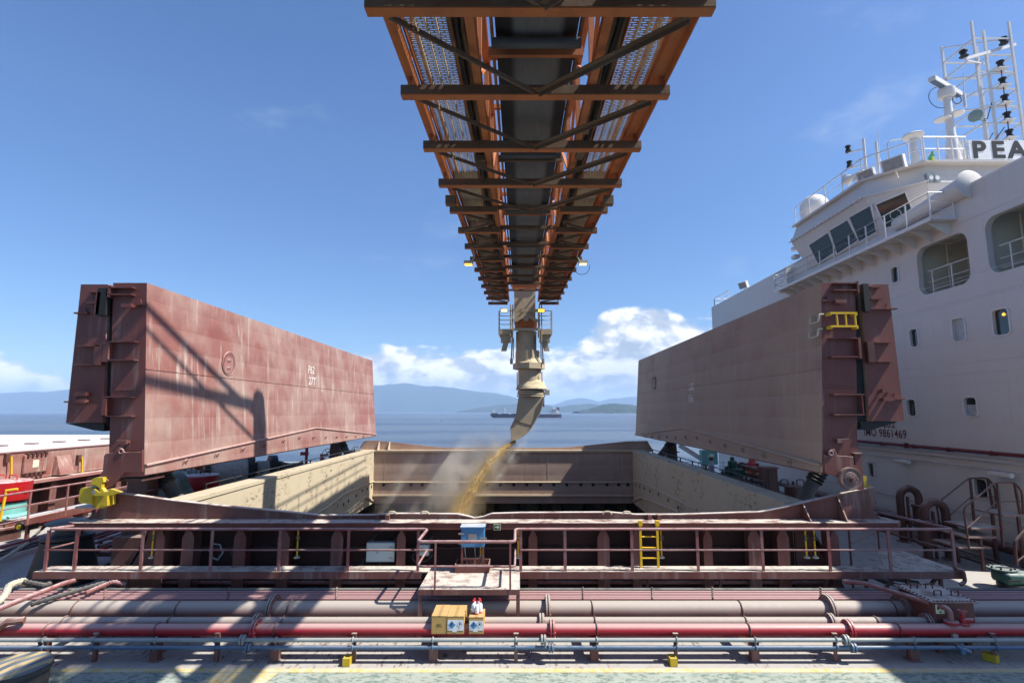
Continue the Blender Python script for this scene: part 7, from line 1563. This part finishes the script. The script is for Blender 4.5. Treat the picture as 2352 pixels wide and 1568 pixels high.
def person(base, face, label, cloth, mat_head='helmet'):
    bx, by, bz_ = base; f = V((cos(face), sin(face), 0)); r = V((sin(face), -cos(face), 0))
    P = lambda a, b, z: V((bx, by, bz_ + z)) + f * a + r * b
    t = thing('person', label, 'person', base)
    J = {'pelvis': (P(0, 0, .95), (.15, .12)), 'belly': (P(.01, 0, 1.12), (.15, .12)), 'chest': (P(.0, 0, 1.34), (.18, .13)), 'neck': (P(.0, 0, 1.50), (.065, .065)),
         'ls': (P(0, .19, 1.42), .075), 'le': (P(.06, .25, 1.15), .055), 'lw': (P(.24, .16, 1.06), .042), 'rs': (P(0, -.19, 1.42), .075), 're': (P(.06, -.25, 1.15), .055), 'rw': (P(.24, -.16, 1.06), .042),
         'lh': (P(0, .10, .88), .105), 'lk': (P(.03, .11, .50), .075), 'la': (P(0, .12, .10), .055), 'lt': (P(.16, .13, .05), .045), 'rh': (P(0, -.10, .88), .105), 'rk': (P(.02, -.11, .50), .075), 'ra': (P(0, -.12, .10), .055), 'rt': (P(.16, -.13, .05), .045)}
    E_ = [('pelvis', 'belly'), ('belly', 'chest'), ('chest', 'neck'), ('chest', 'ls'), ('ls', 'le'), ('le', 'lw'), ('chest', 'rs'), ('rs', 're'), ('re', 'rw'), ('pelvis', 'lh'), ('lh', 'lk'), ('lk', 'la'), ('la', 'lt'), ('pelvis', 'rh'), ('rh', 'rk'), ('rk', 'ra'), ('ra', 'rt')]
    skin_body('body', J, E_, MT[cloth], t)
    H = {'skull': (P(.01, 0, 1.66), (.095, .105)), 'jaw': (P(.045, 0, 1.585), (.065, .07)), 'nape': (P(.0, 0, 1.50), (.055, .055)), 'crown': (P(.0, 0, 1.72), (.085, .09))}
    skin_body('head', H, [('skull', 'jaw'), ('jaw', 'nape'), ('skull', 'crown')], MT['skin'], t)
    m = MB(); c = P(.115, 0, 1.63); m.lathe([(.006, -.03), (.02, 0), (.012, .028)], c, (0, 0, 1), 8); m.build('nose', MT['skin'], t)
    for s in (-1, 1):
        m = MB(); m.lathe([(.003, -.012), (.012, 0), (.003, .012)], P(.095, s * .035, 1.665), f, 8); m.build('eye', MT['ink'], t)
        m = MB(); m.lathe([(.01, 0), (.03, .008), (.025, .018)], P(.0, s * .095, 1.64), r * s, 10); m.build('ear', MT['skin'], t)
        w = J['lw' if s > 0 else 'rw'][0]
        HJ = {'palm': (w + f * .05, (.03, .02)), 'wrist': (w, (.03, .03)), 'knuckle': (w + f * .09, (.036, .016)), 'thumb': (w + f * .05 - r * s * .05 + V((0, 0, .02)), .012)}
        ed = [('palm', 'wrist'), ('palm', 'knuckle'), ('palm', 'thumb')]
        for q in range(4): HJ['f%d' % q] = (w + f * (.13 + .012 * (q in (1, 2))) + r * ((q - 1.5) * .021) - V((0, 0, .012)), .009); HJ['g%d' % q] = (w + f * (.155 + .012 * (q in (1, 2))) + r * ((q - 1.5) * .021) - V((0, 0, .045)), .008); ed += [('knuckle', 'f%d' % q), ('f%d' % q, 'g%d' % q)]
        skin_body('hand', HJ, ed, MT['skin'], t)
    m = MB(); c = P(0, 0, 1.70); m.lathe([(.135, 0), (.14, .01), (.125, .03), (.122, .06), (.105, .105), (.06, .135), (.01, .142)], c, n=24); m.prism([c + f * .10 + r * .10, c + f * .19 + r * .06, c + f * .19 - r * .06, c + f * .10 - r * .10], (0, 0, .012)); m.build('helmet', MT[mat_head], t)
    m = MB(); m.lathe([(.10, -.01), (.108, .02), (.10, .04)], P(.02, 0, 1.615), n=16); m.build('hair', MT['ink'], t)
    return t
q = hy(1634, 1042, 27.0); pz = zd(27) + (q.z - 1.84 - zd(27)); st = pz
person((q.x, 27.0, q.z - 1.845), radians(172), 'worker in white helmet and pale coverall standing by the right coaming', 'cloth')
m = MB(); m.box(q.x - .8, q.x + .8, 26.4, 27.8, q.z - 1.9, q.z - 1.847); 
for dx in (-.7, .7):
    for yy in (26.5, 27.7): m.box(q.x + dx - .04, q.x + dx + .04, yy - .04, yy + .04, zd(27), q.z - 1.9)
tag(m.build('work_platform', MT['red']), 'low maroon work platform under the worker in white', 'platform')
q = hy(1917, 1161, 19.5)
q = hy(1790, 1098, 21.5)
# ================================================================ STARBOARD DECK: PIPES, STEPS, MOTOR
def swan(u, v, label, flip=1, h=1.95):
    p = hz(u, v, DZ); x, y, z = p; t = thing('gooseneck_vent', label, 'gooseneck vent', p, 'gooseneck air vents by the superstructure')
    w = .72; m = MB(); pts = [(x, y, z), (x, y, z + h - .35)] + [tuple(a) for a in arc((x + w / 2, y, z + h - .35), (-1, 0, 0), (0, 0, 1), w / 2, 0, pi, 10)] + [(x + w, y, z + h - .62)]
    if flip < 0: pts = [(2 * x + w - a, b, c) for a, b, c in pts]
    m.tube(pts, .135, 16); m.build('pipe', MT['reddark'], t)
    xe = x + w if flip > 0 else x; m = MB(); m.lathe([(.24, -.16), (.27, -.14), (.27, -.05), (.18, -.04)], (xe, y, z + h - .55), n=24); m.build('flange', MT['reddark'], t)
    m = MB(); m.lathe([(.26, -.85), (.29, -.83), (.29, -.75), (.24, -.74), (.24, -.17)], (xe, y, z + h - .55), n=24); m.build('valve_head', MT['reddark'], t)
    m = MB(); xm = x + w * .42; m.bar((xm, y + .02, z), (xm, y + .02, z + h - .3), .10, .06, (1, 0, 0)); m.build('bracket', MT['red'], t)
    m = MB(); m.lathe([(.24, -.04), (.24, .03)], (xe, y, z), n=20); m.lathe([(.24, -.04), (.24, .03)], (2 * x + w - xe, y, z), n=20); m.cyl((xe, y, z), (xe, y, z + h - 1.42), .13, n=16); m.build('foot_flange', MT['reddark'], t)
swan(2076, 1243, 'farther gooseneck air vent on the deck by the white superstructure')
swan(2133, 1283, 'nearer gooseneck air vent standing left of the deck steps', -1, 1.85)
for k, (x, z, r, lb) in enumerate(((15.95, .95, .17, 'thick dark maroon pipe running along the foot of the superstructure'), (15.5, .52, .07, 'upper thin deck pipe at the foot of the superstructure'), (15.25, .50, .07, 'middle thin deck pipe beside the thick one by the superstructure'), (15.0, .50, .07, 'outermost thin deck pipe by the superstructure'))):
    m = MB(); m.tube([(x, 13.5, z - .1), (x, 33, z)], r, 14); t = thing('side_pipe', lb, 'pipe', (x, 20, z), 'pipes along the superstructure foot'); m.build('pipe_barrel', MT['reddark'], t)
    for y in (15.6, 18.4, 20.8, 24, 27): m = MB(); m.box(x - .05, x + .05, y - .05, y + .05, zd(y), z - r - .0); m.build('support', MT['reddark'], t)
    m = MB(); m.cyl((x, 20.1, z - .03), (x, 20.2, z - .03), r * 1.45, n=18); m.build('flange', MT['reddark'], t)
# steps
b = hz(2200, 1262, .35)
st_ = thing('deck_steps', 'maroon railed steps over the pipes at the right edge', 'steps', (15, 17.5, .3))
SYN, SYF = 17.0, 18.1        # near and far stringer
def stp(u, v, Y): return hy(u, v, Y)
treads = [((2185, 2290), 1256, 1245), ((2198, 2292), 1232, 1213), ((2214, 2290), 1212, 1196), ((2286, 2338), 1182, 1167)]
for (u0, u1), v, v2 in treads:
    a, b2 = hy(u0 + 18, v, SYN), hy(u1, v, SYN); z = a.z
    m = MB(); m.box(a.x, max(b2.x, a.x + .75) if v < 1190 else a.x + 1.0, SYN, SYF, z - .05, z); m.build('tread', MT['step'], st_)
    if v in (1245, 1182, 1232):
        for ya in (SYN + .05, SYF - .12): m = MB(); m.box(a.x + .5, a.x + .58, ya, ya + .07, zd(17), z - .05); m.build('leg', MT['reddark'], st_)
for Y, off in ((SYN, 0), (SYF + .3, -62)):
    def su(u, v): return hy(u + off, v + (off * .16 if off else 0), Y)
    pts = [su(2226, 1260), su(2213, 1166), su(2287, 1107), su(2330, 1107), su(2347, 1128), su(2350, 1180)]
    m = MB(); m.tube(rounded(pts, .15), .03, 8); m.build('handrail', MT['reddark'], st_)
    m = MB(); m.tube([su(2219, 1215), su(2290, 1152), su(2345, 1150)], .018, 6); m.build('mid_rail', MT['reddark'], st_)
    for a, b2 in (((2290, 1108), (2304, 1255)), ((2330, 1108), (2343, 1180))): m = MB(); m.bar(su(*a), su(*b2), .07, .05); m.build('post', MT['reddark'], st_)
# second rail end at the far right
s3 = thing('step_rail', 'bent maroon handrail of a second set of steps at the right edge', 'railing', hz(2336, 1300, .2)); m = MB(); m.tube(rounded([hy(2335, 1298, 15.4), hy(2330, 1245, 15.4), hy(2352, 1220, 15.4), hy(2420, 1170, 15.4)], .1), .04, 8); m.build('handrail', MT['reddark'], s3); m = MB(); m.tube([hy(2335, 1290, 15.4), hy(2400, 1240, 15.4)], .02, 6); m.build('mid_rail', MT['reddark'], s3); m = MB(); m.bar(hy(2375, 1290, 15.4), hy(2372, 1205, 15.4), .06, .05); m.build('post', MT['reddark'], s3)
# green motor
gp = hz(2335, 1352, DZ); gm = thing('valve_motor', 'dark green valve motor on a pedestal at the right edge of the deck', 'motor', gp)
a, b2 = hy(2292, 1310, gp.y), hy(2362, 1338, gp.y); m = MB(); m.box(a.x, b2.x, gp.y - .3, gp.y + .3, b2.z, a.z); m.build('housing', MT['green'], gm, bevel=.09)
m = MB(); m.box(a.x - .012, a.x + .35, gp.y - .32, gp.y - .302, a.z - .2, a.z - .15); m.build('rib', MT['black'], gm)
cx = (a.x + b2.x) / 2; m = MB(); m.lathe([(.25, .0), (.25, b2.z - gp.z - .12), (.38, b2.z - gp.z - .1), (.38, b2.z - gp.z)], (cx, gp.y, gp.z), n=20); m.build('pedestal', MT['black'], gm)
m = MB(); m.lathe([(.34, 0), (.34, .05), (.05, .07)], (cx - .2, gp.y + .1, a.z), n=20); m.build('cover_plate', MT['green'], gm)
for k in range(8): an = 2 * pi * k / 8; m = MB(); m.cyl((cx - .2 + .28 * cos(an), gp.y + .1 + .28 * sin(an), a.z + .04), (cx - .2 + .28 * cos(an), gp.y + .1 + .28 * sin(an), a.z + .10), .025, n=6); m.build('bolt', MT['black'], gm)
# drain pipe at the walkway end and loose hoses
m = MB(); m.tube(rounded([hy(2196, 1306, 13.25), hy(2212, 1310, 13.2), hy(2217, 1335, 13.2), hy(2206, 1342, 13.2)], .08), .045, 8); tag(m.build('drain_bend', MT['red']), 'bent maroon drain pipe at the right end of the walkway', 'pipe')
for i, (pts, lb) in enumerate((([(1935, 1318, 14), (1980, 1320, 13.9), (1985, 1330, 13.8), (1950, 1338, 13.8)], 'looped maroon hose under the right part of the walkway'),
        ([(1990, 1318, 14), (2030, 1335, 13.8), (2070, 1345, 13.7), (2120, 1352, 13.6)], 'dark hose under the walkway behind the maroon tank'), ([(2010, 1322, 14.2), (2060, 1330, 14), (2110, 1338, 13.9)], 'second dark hose running toward the maroon tank'))):
    m = MB(); m.tube([hy(*q) for q in pts], .05, 8); tag(m.build('hose', MT['rail' if i == 0 else 'steeldark']), lb, 'hose')
for i, (pts, lb) in enumerate((([(480, 1265), (490, 1248), (505, 1250), (512, 1268), (500, 1285), (488, 1280)], 'coiled grey cable hanging on the coaming near the left'), ([(540, 1270), (552, 1262), (560, 1275), (548, 1288), (535, 1280), (528, 1262)], 'small dark cable loop with red plug hanging on the coaming'))):
    m = MB(); m.tube([hy(u, v, 13.95 + .02 * k) for k, (u, v) in enumerate(pts)], .02, 6); o = tag(m.build('cable_coil', MT['greypipe' if i == 0 else 'ropedark']), lb, 'cable')
m = MB(); c = hy(557, 1277, 13.9); m.box(c.x - .07, c.x + .07, 13.85, 13.95, c.z - .05, c.z + .05); tag(m.build('plug', MT['capred']), 'small red plug hanging on the coaming left of the grey box', 'plug')
# ================================================================ HAZE
hm = bpy.data.materials.new('sea_haze'); hm.use_nodes = True; nt = hm.node_tree; nt.nodes.remove(nt.nodes['Principled BSDF']); t = NT(nt)
v = t.n('VolumePrincipled', {'Color': (.50, .70, 1.0, 1), 'Density': 8e-5, 'Anisotropy': .0}); nt.links.new(v, nt.nodes['Material Output'].inputs['Volume'])
m = MB(); m.box(-27000, 27000, -800, 25000, SEA - 4.5, 600); o = m.build('haze', hm); tag(o, 'thin bluish sea haze over the bay', 'haze', kind='stuff')
